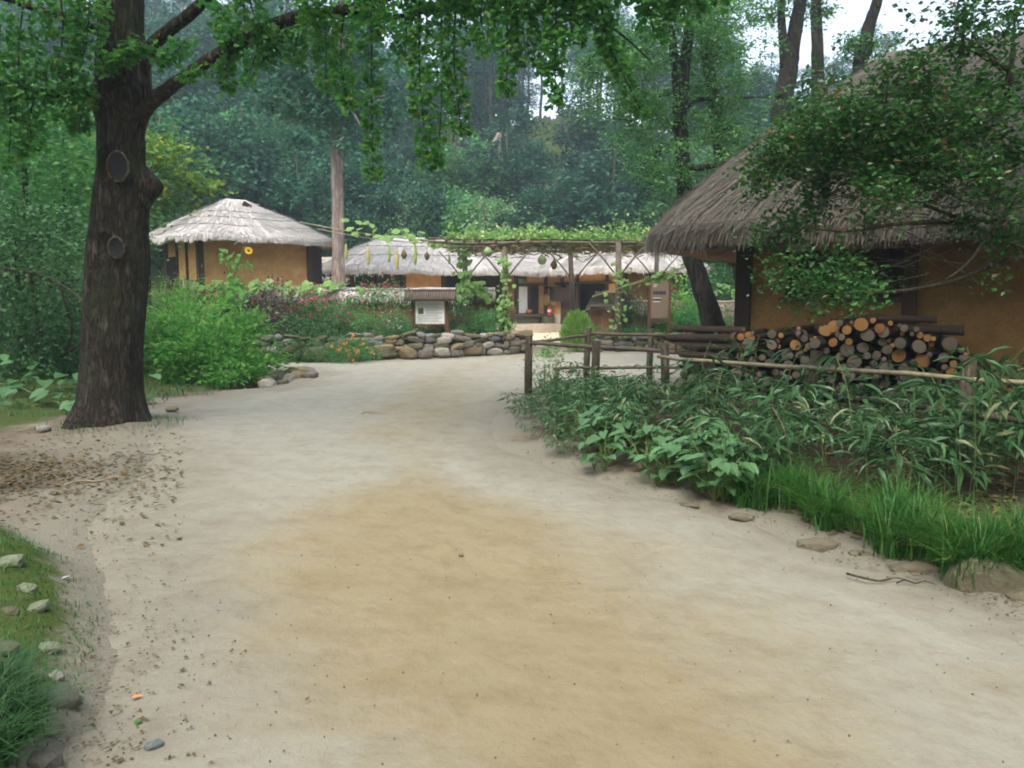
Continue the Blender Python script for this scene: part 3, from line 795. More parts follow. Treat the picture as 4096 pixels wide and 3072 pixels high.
# ------------------------------------------------------------------ small square house behind the flower bed
TH = R(40)
base = 1.08
sh = thing('thatched_house', 'small square house with pale peaked thatch and ochre wall behind the purple flower bed', 'house', (-10.45, 26, base), TH)
W, Dp, ht = 4.0, 3.5, 2.55
panel(sh, 'front_wall', .14, W - .14, 0, ht, .06, .12, M['plaster'])
MB().box((.06, Dp / 2, ht / 2), (.12, Dp - .28, ht)).build('side_wall', M['plaster'], sh)
MB().box((W - .06, Dp / 2, ht / 2), (.12, Dp - .28, ht)).build('side_wall', M['plaster'], sh)
panel(sh, 'back_wall', .14, W - .14, 0, ht, Dp - .06, .12, M['plaster'])
for x, y in ((0.05, 0.05), (W - .05, .05), (.05, Dp - .05), (W - .05, Dp - .05)): postbox(sh, x, y, -.1, ht + .1, .2, M['oldwood'])
for y in (1.15, 2.2): MB().box((.0, y, ht / 2), (.14, .1, ht)).build('post', M['oldwood'], sh)
MB().box((W / 2, -.02, .42), (W - .3, .06, .12)).build('sill_beam', M['oldwood_x'], sh)
MB().box((W + .12, .35, ht * .5), (.7, .6, ht * .92)).build('dark_lean_to', M['blackwood'], sh)
dr = MB().box((-.03, .62, .62), (.06, .62, .95)).build('door', M['oldwood'], sh)
for k in range(5): MB().box((-.07, .38 + .12 * k, .66), (.03, .025, .8)).build('slat', M['palewood'], dr)
d2 = MB().box((-.03, 1.72, .6), (.06, .5, 1.2)).build('door', M['palewood'], sh)
MB().box((-.07, 1.72, .6), (.03, .14, 1.0)).build('slat', M['oldwood'], d2)
MB().box((-.03, 2.85, 1.1), (.06, .8, 1.7)).build('dark_opening', M['dark'], sh)  # dark panel on the closed wall, in place of an unlit opening
fn, rf = thatch_roof(sh, M['straw_pale'], M['straw_under'], W + 2.0, Dp + 2.0, .7, ht - .02, ht + 1.5, thick=.2, seed=3, strands=14000, slen=.36, swid=.014, off=(W / 2, Dp / 2, 0), e=5.5, conv=.94, fringe=.10)
for t in (.22, .42, .60): rope_over(fn, rf, t, .45, 1.02)
MB().box((W / 2 + .18, Dp / 2 - .52, ht + 1.26), (.3, .12, .16), Matrix.Rotation(.5, 3, 'Y')).build('smoke_hole', M['dark'], sh)
# bare rafters under the eave
for k in range(8): MB().tube([(.3 + k * .48, .1, ht - .02), (.3 + k * .48, -.85, ht - .16)], .03, 6).build('rafter', M['pole'], sh)

# ------------------------------------------------------------------ L-shaped main house round the yard
TM = R(28)
mh = thing('thatched_house', 'long L-shaped thatched house with white paper door beyond the gourd trellis', 'house', (1.6, 36, 0), TM)
# local x: along the main wing (leftwards is negative), local -y: towards the visitor along the right wing
ML, MDp, WL, WW = 9.3, 3.2, 6.1, 2.9
zf, zt = 0.42, 2.62
MB().box((-4.6, 1.1, .2), (9.7, 4.6, .4)).build('plinth', M['plaster_base'], mh)
MB().box((1.5, -3.0, .19), (3.3, 6.9, .36)).build('plinth', M['plaster_base'], mh)
# main wing front wall, left to right
panel(mh, 'wall_panel', -1.02, -.1, 2.0 + .2, zt, .06, .1, M['plaster'])
panel(mh, 'wall_panel', -.36, -.1, zf, 2.2, .06, .1, M['plaster'])
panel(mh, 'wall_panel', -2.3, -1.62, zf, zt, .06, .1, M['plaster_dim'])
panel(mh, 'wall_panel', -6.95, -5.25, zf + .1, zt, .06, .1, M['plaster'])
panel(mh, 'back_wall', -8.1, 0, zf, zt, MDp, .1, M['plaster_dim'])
panel(mh, 'back_wall', -5.2, -2.35, zf, zt, 2.2, .1, M['dark'])
panel(mh, 'plank_wall', -8.1, -7.0, zf, zt, .1, .08, M['oldwood'])
for x in (-9.2, -8.1, -6.98, -5.18, -3.75, -2.32, -1.6, -.05): postbox(mh, x, 0.0, zf - .3, zt + .15, .16, M['oldwood'])
for x in (-5.02, -3.7): panel(mh, 'pale_post', x - .07, x + .07, zf, 1.75, -.12, .08, M['palewood'])
panel(mh, 'lintel', -9.2, 0, zt - .02, zt + .16, -.02, .18, M['oldwood_x'])
panel(mh, 'lintel', -1.55, -.12, 2.12, 2.2, -.02, .14, M['oldwood_x'])
d = panel(mh, 'door', -1.52, -1.03, .86, 2.1, -.04, .05, M['paper'])
for a, b, c, e_ in ((-1.55, -1.50, .84, 2.12), (-1.05, -1.0, .84, 2.12), (-1.5, -1.05, .82, .87), (-1.5, -1.05, 2.07, 2.12)): panel(d, 'frame', a, b, c, e_, -.055, .05, M['oldwood'])
panel(mh, 'doorway', -.98, -.38, .84, 2.12, .12, .04, M['blackwood'])  # near-black panel standing in for the unlit inside
panel(mh, 'door_jamb', -.99, -.86, .84, 2.12, -.02, .1, M['oldwood'])
# veranda floor and the stones under it
vr = panel(mh, 'veranda', -2.6, -.1, .74, .82, -.45, .75, M['oldwood_x'])
for k in range(5): panel(vr, 'floor_plank', -2.58 + .5 * k, -2.1 + .5 * k, .822, .836, -.45, .74, M['oldwood_x'])
panel(mh, 'veranda_base', -2.5, -.75, zf, .74, -.4, .5, M['stone_d'])
panel(mh, 'step_stone', -.62, -.1, zf - .06, .72, -.72, .35, M['stone_d'])
# right wing: wall facing the yard at x = 0, from y = 0 to -WL
def wpanel(name, y0, y1, z0, z1, mat, x=0.05, th=.1, parent=None):
    return MB().box((x, -(y0 + y1) / 2, (z0 + z1) / 2), (th, y1 - y0, z1 - z0)).build(name, mat, parent or mh)
wpanel('wall_panel', .1, 1.38, zf + .4, 2.0, M['plaster'])
wpanel('wall_panel', .1, WL, 2.25, zt + .25, M['plaster'])
wpanel('wall_panel', .1, .95, 2.0, 2.25, M['plaster'])
wpanel('plinth_face', .1, 1.38, .0, zf + .4, M['plaster_base'], x=.02)
wpanel('wall_panel', 4.95, WL - .1, zf, 2.25, M['plaster'])
wpanel('inner_wall', .8, WL, zf, zt, M['dark'], x=.75)
for y in (1.45, 2.7, 4.9, WL): MB().box((0, -y, (zf + zt) / 2), (.15, .15, zt - zf + .3)).build('post', M['oldwood'], mh)
MB().box((-.02, -3.5, 2.2), (.12, 5.4, .1)).build('lintel', M['oldwood'], mh)
MB().box((-.02, -.45, 2.02), (.1, .8, .07)).build('lintel', M['oldwood'], mh)
wb = MB().box((-.12, -1.7, 1.72), (.4, 1.7, .62)).build('window_box', M['oldwood'], mh)
MB().box((-.34, -1.05, 1.72), (.04, .34, .5)).build('window', M['dark'], wb)
wpanel('plank_wall', 1.42, 2.65, zf, 1.4, M['oldwood'], x=.03)
wpanel('plank_wall', 2.75, 4.85, zf, .95, M['oldwood'], x=.03)
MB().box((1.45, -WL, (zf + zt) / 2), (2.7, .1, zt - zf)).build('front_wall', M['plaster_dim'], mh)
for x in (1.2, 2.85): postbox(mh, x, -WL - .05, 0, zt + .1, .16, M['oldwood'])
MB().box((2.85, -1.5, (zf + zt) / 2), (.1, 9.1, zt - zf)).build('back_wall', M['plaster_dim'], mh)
fn, rf = thatch_roof(mh, M['straw_pale'], M['straw_under'], ML + 3.0, MDp + 2.0, 6.6, zt + .14, 4.25, thick=.24, seed=8, strands=15000, slen=.4, swid=.016, off=(-3.9, MDp / 2, 0), e=6, conv=.82, fringe=.12)
for t in (.3, .6): rope_over(fn, rf, t, .5, 1.0)
fn, rf = thatch_roof(mh, M['straw_pale'], M['straw_under'], 10.9, WW + 2.0, 7.2, zt + .16, 4.05, thick=.24, seed=18, strands=13000, slen=.4, swid=.016, off=(1.45, -2.0, 0), e=6, conv=.82, fringe=.12, rot=math.pi / 2)
for t in (.3, .6): rope_over(fn, rf, t, .0, 1.0, k=40)
# a further roof corner glimpsed behind the pine trunk
bh = thing('thatched_house', 'far thatched outbuilding mostly hidden behind the pale pine trunk', 'house', (-9.6, 39, .3), R(20))
MB().box((0, 0, 1.1), (2.6, 2.2, 2.2)).build('wall', M['plaster_dim'], bh)
thatch_roof(bh, M['straw_mid'], M['straw_under'], 4.2, 3.6, 1.6, 2.2, 3.3, thick=.2, seed=31, strands=1500, slen=.4, swid=.014, e=6)

# ------------------------------------------------------------------ near house with the firewood
NA = Vector((.857, -.515, 0)).normalized()
TN = math.atan2(NA.y, NA.x)
nh = thing('thatched_house', 'near house with dark shaggy thatch and ochre wall behind the firewood pile', 'house', (3.75, 12.55, .06), TN)
NW, ND, nz = 7.6, 5.0, 2.38
# front wall at local y = 0 (towards -y is the path)
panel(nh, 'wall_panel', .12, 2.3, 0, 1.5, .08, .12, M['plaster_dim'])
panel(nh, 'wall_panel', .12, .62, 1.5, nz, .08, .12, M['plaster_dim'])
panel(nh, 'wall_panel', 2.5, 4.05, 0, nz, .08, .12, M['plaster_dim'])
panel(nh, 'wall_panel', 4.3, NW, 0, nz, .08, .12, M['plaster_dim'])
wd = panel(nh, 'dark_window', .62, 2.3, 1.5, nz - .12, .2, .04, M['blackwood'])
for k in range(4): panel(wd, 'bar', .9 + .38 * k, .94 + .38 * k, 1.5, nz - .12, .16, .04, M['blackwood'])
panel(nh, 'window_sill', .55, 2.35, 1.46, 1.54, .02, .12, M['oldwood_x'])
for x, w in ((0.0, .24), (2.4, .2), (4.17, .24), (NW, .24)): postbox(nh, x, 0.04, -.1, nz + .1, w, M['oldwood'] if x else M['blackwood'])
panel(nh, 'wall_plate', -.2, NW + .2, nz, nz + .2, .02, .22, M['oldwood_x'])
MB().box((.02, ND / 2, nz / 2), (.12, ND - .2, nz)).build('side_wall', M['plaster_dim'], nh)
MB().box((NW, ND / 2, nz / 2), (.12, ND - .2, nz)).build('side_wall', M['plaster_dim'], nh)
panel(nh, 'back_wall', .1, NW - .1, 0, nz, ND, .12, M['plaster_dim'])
for k in range(16): MB().tube([(-.2 + k * .52, .1, nz + .2), (-.2 + k * .52, -.8, nz - .0)], .045, 6).build('rafter', M['oldwood'], nh)
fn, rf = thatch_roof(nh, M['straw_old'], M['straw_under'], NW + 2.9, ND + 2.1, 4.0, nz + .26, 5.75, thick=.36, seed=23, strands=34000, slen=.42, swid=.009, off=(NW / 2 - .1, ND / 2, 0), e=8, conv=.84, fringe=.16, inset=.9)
for t in (.45, .66): rope_over(fn, rf, t, .3, .8, r=.02, k=40)
# ------------------------------------------------------------------ stones
def stone_mesh(seed, boxy=0.65, n=3):
    """one irregular stone about 1 x 1 x 1"""
    rs = np.random.RandomState(seed)
    import bmesh
    bm = bmesh.new(); bmesh.ops.create_icosphere(bm, subdivisions=n - 1, radius=1.0)
    for v in bm.verts:
        p = np.array(v.co)
        q = p / np.max(np.abs(p))
        p = p * (1 - boxy) + q * boxy * .82
        v.co = p * 0.5
    for _ in range(7):                                   # split faces off
        nrm = rs.randn(3); nrm /= np.linalg.norm(nrm); dd = rs.uniform(.38, .5)
        for v in bm.verts:
            k = np.dot(np.array(v.co), nrm) - dd
            if k > 0: v.co = np.array(v.co) - nrm * k * .9
    off = rs.rand(3) * 20
    for v in bm.verts:
        v.co *= 1 + 0.10 * float(fbm(v.co.x * 2.5 + off[0], v.co.y * 2.5 + off[1], v.co.z * 2.5 + off[2]))
    me = bpy.data.meshes.new('stone'); bm.to_mesh(me); bm.free()
    me.materials.append(M['stone_a'])
    return me
STONES = [stone_mesh(100 + i, 0.72 + 0.06 * (i % 4)) for i in range(12)]
FLATS = [stone_mesh(200 + i, 0.35) for i in range(4)]
SM = ['stone_a', 'stone_b', 'stone_a', 'stone_e', 'stone_b', 'stone_d', 'stone_d', 'stone_b', 'stone_a', 'stone_d', 'stone_a', 'stone_c']
def along(poly, s):
    for a, b in zip(poly, poly[1:]):
        a, b = Vector(a), Vector(b); L = (b - a).length
        if s <= L: return a + (b - a) * (s / L), math.atan2(b.y - a.y, b.x - a.x)
        s -= L
    return b, math.atan2(b.y - a.y, b.x - a.x)
def plen(poly): return sum((Vector(b) - Vector(a)).length for a, b in zip(poly, poly[1:]))
def stone_wall(label, poly, height, seed, mean=0.33):
    rng = random.Random(seed)
    t = thing('stone_wall', label, 'stone wall', (poly[0][0], poly[0][1], 0))
    o = Vector((poly[0][0], poly[0][1], 0))
    L = plen(poly)
    mb = MB()
    n = 24
    for i in range(n):
        a, r0 = along(poly, L * i / n); b, _ = along(poly, L * (i + 1) / n)
        c = (a + b) / 2
        mb.box((c.x - o.x - math.sin(-r0) * .16, c.y - o.y + math.cos(r0) * .16, height * .42), ((b - a).length + .03, .2, height * .84), Matrix.Rotation(r0, 3, 'Z'))
    tag(mb.build('earth_fill', M['earth_core'], t), kind='stuff')
    rows = [(.0, .46), (.34, .34), (.6, .3), (.84, .2)]
    for z0, hh in rows:
        s = rng.uniform(0, .2)
        while s < L:
            w = mean * rng.choice([.55, .8, 1.0, 1.3, 1.7])
            z1 = hh * height * rng.uniform(.75, 1.35)
            c, r0 = along(poly, min(s + w / 2, L))
            two = z1 > .19 and w < mean * .75 and rng.random() < .5
            for k in range(2 if two else 1):
                hz = z1 / 2 if two else z1
                zc = z0 * height + hz * (k + .5) + rng.uniform(-.015, .03)
                if z0 > .5: zc += rng.uniform(-.03, .08)
                m = M[rng.choice(SM)] if z0 < .5 else M[rng.choice(SM + ['stone_c'])]
                put('stone', rng.choice(STONES), t, (c.x - o.x + math.sin(r0) * rng.uniform(-.02, .06), c.y - o.y - math.cos(r0) * rng.uniform(-.02, .06), zc),
                    (rng.uniform(-.2, .2), rng.uniform(-.25, .25), r0 + rng.uniform(-.2, .2) + rng.choice([0, math.pi])), (w * 1.2, .30, hz * 1.26), m)
            s += w
    return t
stone_wall('dry stone retaining wall below the flower bed and notice board', WALL_L, .58, 5)
stone_wall('dry stone retaining wall behind the fence near the brown sign', WALL_R, .46, 6, .32)

# stone lined drain mouth beside the path
t = thing('stone_culvert', 'small stone lined drain opening sunk at the edge of the path', 'culvert', (-4.7, 15.2, 0))
rng = random.Random(41)
for (px, py, Y, w, hh, m) in [(265, 381, 14.6, .34, .22, 'stone_b'), (272, 378, 15.2, .3, .2, 'stone_d'), (279, 377, 15.5, .3, .26, 'stone_a'), (287, 375, 15.7, .42, .24, 'stone_d'),
                              (294, 373, 16, .46, .26, 'stone_d'), (302, 371, 16.4, .4, .2, 'stone_b'), (309, 370, 16.6, .34, .12, 'stone_a'), (268, 386, 14.2, .36, .3, 'stone_c'),
                              (279, 385, 14.6, .5, .2, 'stone_d'), (289, 382, 14.9, .5, .34, 'stone_a'), (297, 379, 15.3, .34, .4, 'stone_b'), (304, 377, 15.8, .3, .3, 'stone_d'),
                              (284, 389, 14.2, .3, .14, 'stone_d'), (275, 390, 14.0, .3, .16, 'stone_a'), (311, 374.5, 15.6, .3, .18, 'stone_a')]:
    p = P(px, py, Y)
    put('stone', rng.choice(STONES), t, p - t.location, (rng.uniform(-.3, .3), rng.uniform(-.3, .3), rng.uniform(0, 6)), (w, .34, hh), M[m])

# loose stones: on the mossy bank and along the right-hand edge of the path
ROCK = [  # px, py, size (m), flatness, material, label
    (10, 560, .17, .8, 'moss_stone', 'moss covered stone topmost on the left bank'),
    (27, 578, .13, .6, 'moss_stone', 'small mossy stone at the lip of the mossy bank'),
    (36, 597, .16, .6, 'moss_stone', 'flat grey stone half sunk in the mossy bank'),
    (10, 606, .13, .6, 'stone_d', 'small dark stone behind the others on the mossy bank'),
    (46, 621, .16, .5, 'moss_stone', 'mossy stone in the middle of the bank edge'),
    (53, 642, .10, .5, 'stone_c', 'thin whitish stone on the bank above the big upright one'),
    (56, 661, .21, .9, 'stone_a', 'large upright grey brown stone on the bank'),
    (38, 683, .20, .6, 'moss_stone', 'broad mossy stone low on the grassy bank'),
    (38, 706, .17, .7, 'stone_a', 'pinkish grey stone just above the long grass'),
    (52, 715, .15, .6, 'stone_e', 'blue grey stone beside the long grass tuft'),
    (48, 729, .13, .6, 'stone_b', 'lowest tan stone among the grass of the bank'),
    (6, 640, .14, .6, 'stone_d', 'dark stone sunk deep in the moss of the bank')]
for (px, py, s, fl, m, lab) in ROCK:
    p = G(px, py, .24)
    z = h(p.x, p.y)
    o = put('rock', random.choice(STONES + FLATS), None, (p.x, p.y, z + s * fl * .02), (random.uniform(-.2, .2), random.uniform(-.2, .2), random.uniform(0, 6)), (s * .8, s * .6, s * fl * .6), M[m])
    tag(o, lab, 'stone', 'stones along the mossy bank')
EDGE = [(988, 580, .62, .7, 'kerb_stone', 'largest mossy block in the kerb beside the long grass'), (1035, 592, .4, .5, 'kerb_stone', 'kerb block cut by the right-hand edge of the view'),
        (915, 560, .42, .28, 'kerb_stone', 'low buried kerb stone left of the largest mossy block'), (865, 545, .3, .18, 'kerb_stone', 'nearly buried kerb stone with only its top showing'),
        (818, 536, .38, .3, 'kerb_stone', 'rounded tan kerb stone below the bright grass'), (742, 508, .28, .25, 'kerb_stone', 'small tan kerb stone under the heart shaped leaves'),
        (690, 497, .22, .22, 'kerb_stone', 'small grey kerb stone below the broad leaved plants'), (520, 436, .3, .2, 'kerb_stone', 'pale kerb stone at the left tip of the bamboo'), (548, 452, .26, .2, 'kerb_stone', 'flat kerb stone beside the bamboo near the path bend')]
for (px, py, s, fl, m, lab) in EDGE:
    p = G(px, py, .05)
    o = put('rock', random.choice(STONES), None, (p.x, p.y, s * fl * .06 - .02), (0, random.uniform(-.1, .1), random.uniform(-.5, .1)), (s * .8, s * .42, s * fl * .9), M[m])
    tag(o, lab, 'stone', 'kerb stones along the planted edge')
for (px, py, s, m, lab) in [(154, 750, .055, 'stone_e', 'blue grey stone lying alone low on the path'), (461, 556, .035, 'stone_b', 'tiny stone alone in the middle of the path'), (44, 436, .16, 'stone_c', 'white flat stone beside the foot of the big tree'),
                            (172, 412, .16, 'stone_b', 'flat stone on the soil beyond the big tree')]:
    p = G(px, py)
    tag(put('rock', random.choice(FLATS), None, (p.x, p.y, h(p.x, p.y) + s * .2), (0, 0, random.uniform(0, 6)), (s * 1.3, s, s * .6), M[m]), lab, 'stone')

# ------------------------------------------------------------------ mud walls with thatched caps
def mud_wall(label, pts, z0, ztop, seed, capw=.95, caph=.36, w=.4, strands=2500, mat='straw_pale', endcap=True):
    """wall along pts; the straw coping is a rounded ridge"""
    t = thing('mud_wall', label, 'wall', (pts[0][0], pts[0][1], 0))
    o = Vector((pts[0][0], pts[0][1], 0))
    pl = [Vector((a, b, 0)) - o for a, b in pts]
    n = max(8, int(plen([(p.x, p.y) for p in pl]) / .35))
    L = plen([(p.x, p.y) for p in pl]); pp = [(p.x, p.y) for p in pl]
    def ring(prof, k):
        c, r = along(pp, L * k / n)
        nx, ny = -math.sin(r), math.cos(r)
        wob = 1 + .05 * float(fbm(c.x * 2.1 + seed, c.y * 2.1)); 
        return [(c.x + nx * a * wob, c.y + ny * a * wob, b + .035 * float(fbm(c.x * 1.7 + a * 3, c.y * 1.7, seed + b))) for a, b in prof]
    def loft(prof, name, mat, closed=True):
        vs, fs = [], []
        m = len(prof)
        for k in range(n + 1): vs += ring(prof, k)
        for k in range(n):
            fs += [(k * m + i, k * m + (i + 1) % m, (k + 1) * m + (i + 1) % m, (k + 1) * m + i) for i in range(m)]
        fs += [tuple(range(m)), tuple(n * m + i for i in reversed(range(m)))]
        mb = MB(); mb.add(vs, fs, 0, True)
        return mb.build(name, mat, t)
    zc = ztop - caph
    loft([(-w / 2 - .06, z0 - .3), (w / 2 + .06, z0 - .3), (w / 2, zc + .12), (-w / 2, zc + .12)], 'wall_body', M['mudwall'])
    hw = capw / 2
    prof = [(-hw, zc), (-hw * .8, zc + caph * .42), (-hw * .45, zc + caph * .8), (0, ztop), (hw * .45, zc + caph * .8), (hw * .8, zc + caph * .42), (hw, zc), (hw * .5, zc + .04), (-hw * .5, zc + .04)]
    cap = loft(prof, 'thatch_coping', M[mat])
    rs = np.random.RandomState(seed)
    k = strands
    u = rs.rand(k); side = np.where(rs.rand(k) < .8, -1, 1); f = rs.rand(k) ** .6
    pos = np.zeros((k, 3)); d = np.zeros((k, 3))
    for i in range(k):
        c, r = along(pp, L * u[i])
        nx, ny = -math.sin(r), math.cos(r)
        a = hw * f[i]; b = zc + caph * (1 - f[i] ** 1.8)
        pos[i] = (c.x + nx * a * side[i], c.y + ny * a * side[i], b + .02)
        d[i] = (nx * side[i], ny * side[i], -.35 - .9 * f[i])
    d += rs.randn(k, 3) * .12
    V, F = leaves(pos, d, rs.uniform(.14, .3, k), .022, T_OVAL, rs, .2)
    tag(put('straw', np_mesh('straw', V, F, M[mat]), cap), kind='stuff')
    MB().tube(spline([(along(pp, L * k / 8)[0].x + math.sin(along(pp, L * k / 8)[1]) * hw * .62, along(pp, L * k / 8)[0].y - math.cos(along(pp, L * k / 8)[1]) * hw * .62, zc + caph * .66 + .03 + .03 * (k % 2)) for k in range(9)], 3), .014, 5).build('straw_rope', M['rope'], cap)
    return t
mud_wall('red mud wall under pale straw coping behind the notice board', [(-9.2, 25.0), (-6.0, 25.1), (-3, 25.1), (-.55, 25.2)], .4, 1.9, 3)
mud_wall('mud wall stub with rounded grey straw end right of the yard entrance', [(2.75, 23.75), (3.4, 25.4), (3.9, 26.6)], .3, 1.72, 4, capw=1.0, caph=.55, w=.7, mat='straw_old')
mud_wall('low mud wall with dull straw coping behind the brown sign', [(3.6, 25.6), (6.0, 25.9), (9.5, 26.4)], .3, 1.5, 9, mat='straw_mid')
mud_wall('short earth wall with straw top among the shrubs beyond the leaning tree', [(5.9, 22.9), (7.6, 23.3), (9.6, 24)], .3, 1.3, 12, mat='straw_mid', caph=.5)

# ------------------------------------------------------------------ firewood
LOGA = NA; LOGN = Vector((NA.y, -NA.x, 0))          # along the wall, and out towards the path
W0 = Vector((3.75, 12.55, 0))
def log_mesh(seed, bent=.05):
    rng = random.Random(seed)
    pts = [(rng.uniform(-bent, bent), -.5 + i / 5, rng.uniform(-bent, bent)) for i in range(6)]
    pts[0] = (0, -.5, 0); pts[1] = (0, -.3, 0)
    mb = MB().tube(pts, [1, .98, 1.0, .97, .99, .96], 10, wob=.06, seed=seed)
    return mb.mesh('firewood_log', M['log_bark'])
def cut_mesh(seed):
    rng = random.Random(seed)
    n = 12
    vs = [(0, -.512, 0)] + [(.93 * math.cos(2 * math.pi * k / n) * rng.uniform(.94, 1.02), -.506, .93 * math.sin(2 * math.pi * k / n) * rng.uniform(.94, 1.02)) for k in range(n)]
    vs += [(p[0], -.49, p[2]) for p in vs[1:]]
    fs = [(0, k + 1, (k + 1) % n + 1) for k in range(n)] + [(k + 1, k + 1 + n, (k + 1) % n + 1 + n, (k + 1) % n + 1) for k in range(n)]
    mb = MB(); mb.add(vs, fs)
    return mb.mesh('cut_end', M['cut_old'])
LOGS = [log_mesh(i) for i in range(6)]; CUTS = [cut_mesh(i) for i in range(6)]
rng = random.Random(77)
def top_of(s):
    return float(np.interp(s, [-1.25, -.6, 0, .8, 1.5, 2.0, 2.6, 3.0, 3.5, 3.9], [.95, 1.04, 1.03, 1.1, 1.24, 1.30, 1.16, .96, .6, .25]))
placed = []
def settle(r, s):
    z = .14 + r
    for (a, b, c) in placed:
        dx = abs(a - s)
        if dx < c + r - 1e-6: z = max(z, b + math.sqrt((c + r) ** 2 - dx * dx))
    return z
for r in [rng.choice([.03, .035, .04, .045, .05, .05, .055, .06, .07, .085, .10]) for _ in range(640)]:
    best = None
    for _ in range(26):
        s = rng.uniform(-.75 + r, 3.85)
        z = settle(r, s)
        if z + r * .6 > top_of(s): continue
        if best is None or z < best[1]: best = (s, z)
    if best and len(placed) < 500: placed.append((best[0], best[1], r))
placed.sort(key=lambda q: -q[1])
deep = MB()
for (s, z, r) in placed[290:]:
    L = .9; c = W0 + LOGA * s + LOGN * (rng.uniform(1.0, 1.12) - L / 2)
    deep.tube([c + LOGN * L / 2 + Vector((0, 0, z)), c - LOGN * L / 2 + Vector((0, 0, z))], r, 8, m=0)
    e = c + LOGN * (L / 2 + .004)
    deep.add([(e.x + LOGA.x * r * .92 * math.cos(a_ * .7854), e.y + LOGA.y * r * .92 * math.cos(a_ * .7854), z + r * .92 * math.sin(a_ * .7854)) for a_ in range(8)], [tuple(range(8))], 1)
tag(deep.build('firewood', [M['log_bark'], M['cut_old']]), 'dark lowest layers of the firewood pile hidden by bamboo', 'firewood', kind='stuff')
for (s, z, r) in placed[:290]:
    L = rng.uniform(.78, .95); outp = rng.uniform(.9, 1.16)
    c = W0 + LOGA * s + LOGN * (outp - L / 2)
    up = z > top_of(s) - .42 and s > .2
    d_ = top_of(s) - z
    row = 'topmost row' if d_ < .16 else ('second row down' if d_ < .29 else ('third row down' if d_ < .42 else ('fourth row down' if d_ < .56 else 'deep row')))
    at_ = next(b_ for q_, b_ in ((-.7, 'at the far left end'), (-.2, 'left of the dark corner post'), (.3, 'below the dark corner post'), (.8, 'under the window left edge'), (1.3, 'under the window middle'), (1.8, 'under the window right edge'),
                                 (2.3, 'left of the middle wall post'), (2.8, 'below the middle wall post'), (3.3, 'under the bare twigs'), (3.9, 'left of the last wall post'), (9, 'at the sloping right end')) if s < q_)
    big = 'thick' if r > .065 else ('medium' if r > .045 else 'thin')
    fresh = up and rng.random() < .5
    grp = 'logs of the firewood pile'
    lab = big + (' orange sawn log, ' if fresh else ' grey weathered log, ') + row + ' ' + at_
    o = put('firewood_log', rng.choice(LOGS), None, (c.x, c.y, z + .02), (rng.uniform(-.05, .05), rng.uniform(0, 6), TN + rng.choice([.1, .1, .32]) * rng.uniform(-1, 1)), (r, L, r * rng.uniform(.85, 1.05)))
    tag(o, lab, 'log', grp)
    put('cut_end', rng.choice(CUTS), o, mat=M['cut_fresh'] if fresh else M['cut_old'])
for (s, z, r, L, o_, lab) in [(-.2, 1.10, .06, .95, .95, 'long pole topmost on the left end of the firewood'), (-.25, .98, .065, .8, 1.12, 'long log lying lengthwise under the top pole'), (-.15, .85, .07, 1.0, 1.1, 'crooked log lying lengthwise in the third row down'),
                           (-.3, .71, .06, .75, 1.12, 'thick log lying lengthwise above the weathered ends'), (2.35, 1.30, .05, .9, .8, 'thin log slanting across the top of the pile'), (2.75, 1.16, .07, .75, .75, 'dark thick log lying on the sloping right end')]:
    c = W0 + LOGA * s + LOGN * o_
    o = put('firewood_log', rng.choice(LOGS), None, (c.x, c.y, z), (rng.uniform(-.03, .03), 0, TN + math.pi / 2 + rng.uniform(-.12, .12)), (r, L, r))
    tag(o, lab, 'log', 'logs laid lengthwise on the firewood pile'); put('cut_end', rng.choice(CUTS), o, mat=M['cut_fresh'])

# ------------------------------------------------------------------ fences of bark posts and rails
def fence(label, posts, rails, wpost, seed, hz=.98, mat='post'):
    rng = random.Random(seed)
    o = Vector((posts[0][0], posts[0][1], 0))
    t = thing('rail_fence', label, 'fence', o)
    for (x, y, top) in posts:
        g = h(x, y)
        mb = MB().tube([(x - o.x, y - o.y, g - .2), (x - o.x + rng.uniform(-.015, .015), y - o.y, g + .4), (x - o.x + rng.uniform(-.02, .02), y - o.y, top)], [wpost * 1.05, wpost, wpost * .96], 10, wob=.05, seed=seed + int(x * 10))
        mb.build('post', M[mat], t)
    for (a, b, r, m) in rails:
        a, b = Vector(a) - o, Vector(b) - o
        mid = [a.lerp(b, k / 6) + Vector((rng.uniform(-.012, .012), rng.uniform(-.012, .012), rng.uniform(-.012, .012))) for k in range(7)]
        MB().tube(mid, [r * (1.05 - .02 * k) for k in range(7)], 8).build('rail', M[m], t)
    return t
fence('front rail fence of bark posts and dry bamboo rails in the bamboo', [(.27, 12.4, .98), (1.2, 11.0, .98), (2.08, 10.4, .98), (3.12, 7.9, 1.05), (3.85, 6.45, 1.1), (4.6, 5.0, 1.1)],
      [((.2, 12.5, .86), (2.2, 10.35, .86), .032, 'pole'), ((1.95, 10.3, .80), (3.2, 7.8, .86), .024, 'bamboo_rail'), ((3.0, 7.98, .87), (4.7, 4.8, .98), .022, 'bamboo_rail'),
       ((1.9, 10.6, .42), (3.2, 7.85, .4), .02, 'pole'), ((3.0, 7.95, .38), (3.95, 6.3, .36), .02, 'bamboo_rail'), ((3.0, 8.0, .62), (4.7, 4.85, .62), .03, 'post')], .062, 3)
fence('back rail fence of dark posts running to the firewood', [(1.27, 13.0, 1.08), (2.36, 13.1, 1.06)],
      [((.3, 12.5, .86), (1.35, 13.0, .98), .026, 'pole'), ((1.2, 13.0, .99), (3.3, 12.9, .93), .028, 'pole'), ((.7, 12.8, .42), (3.2, 13.0, .42), .025, 'pole')], .055, 8)

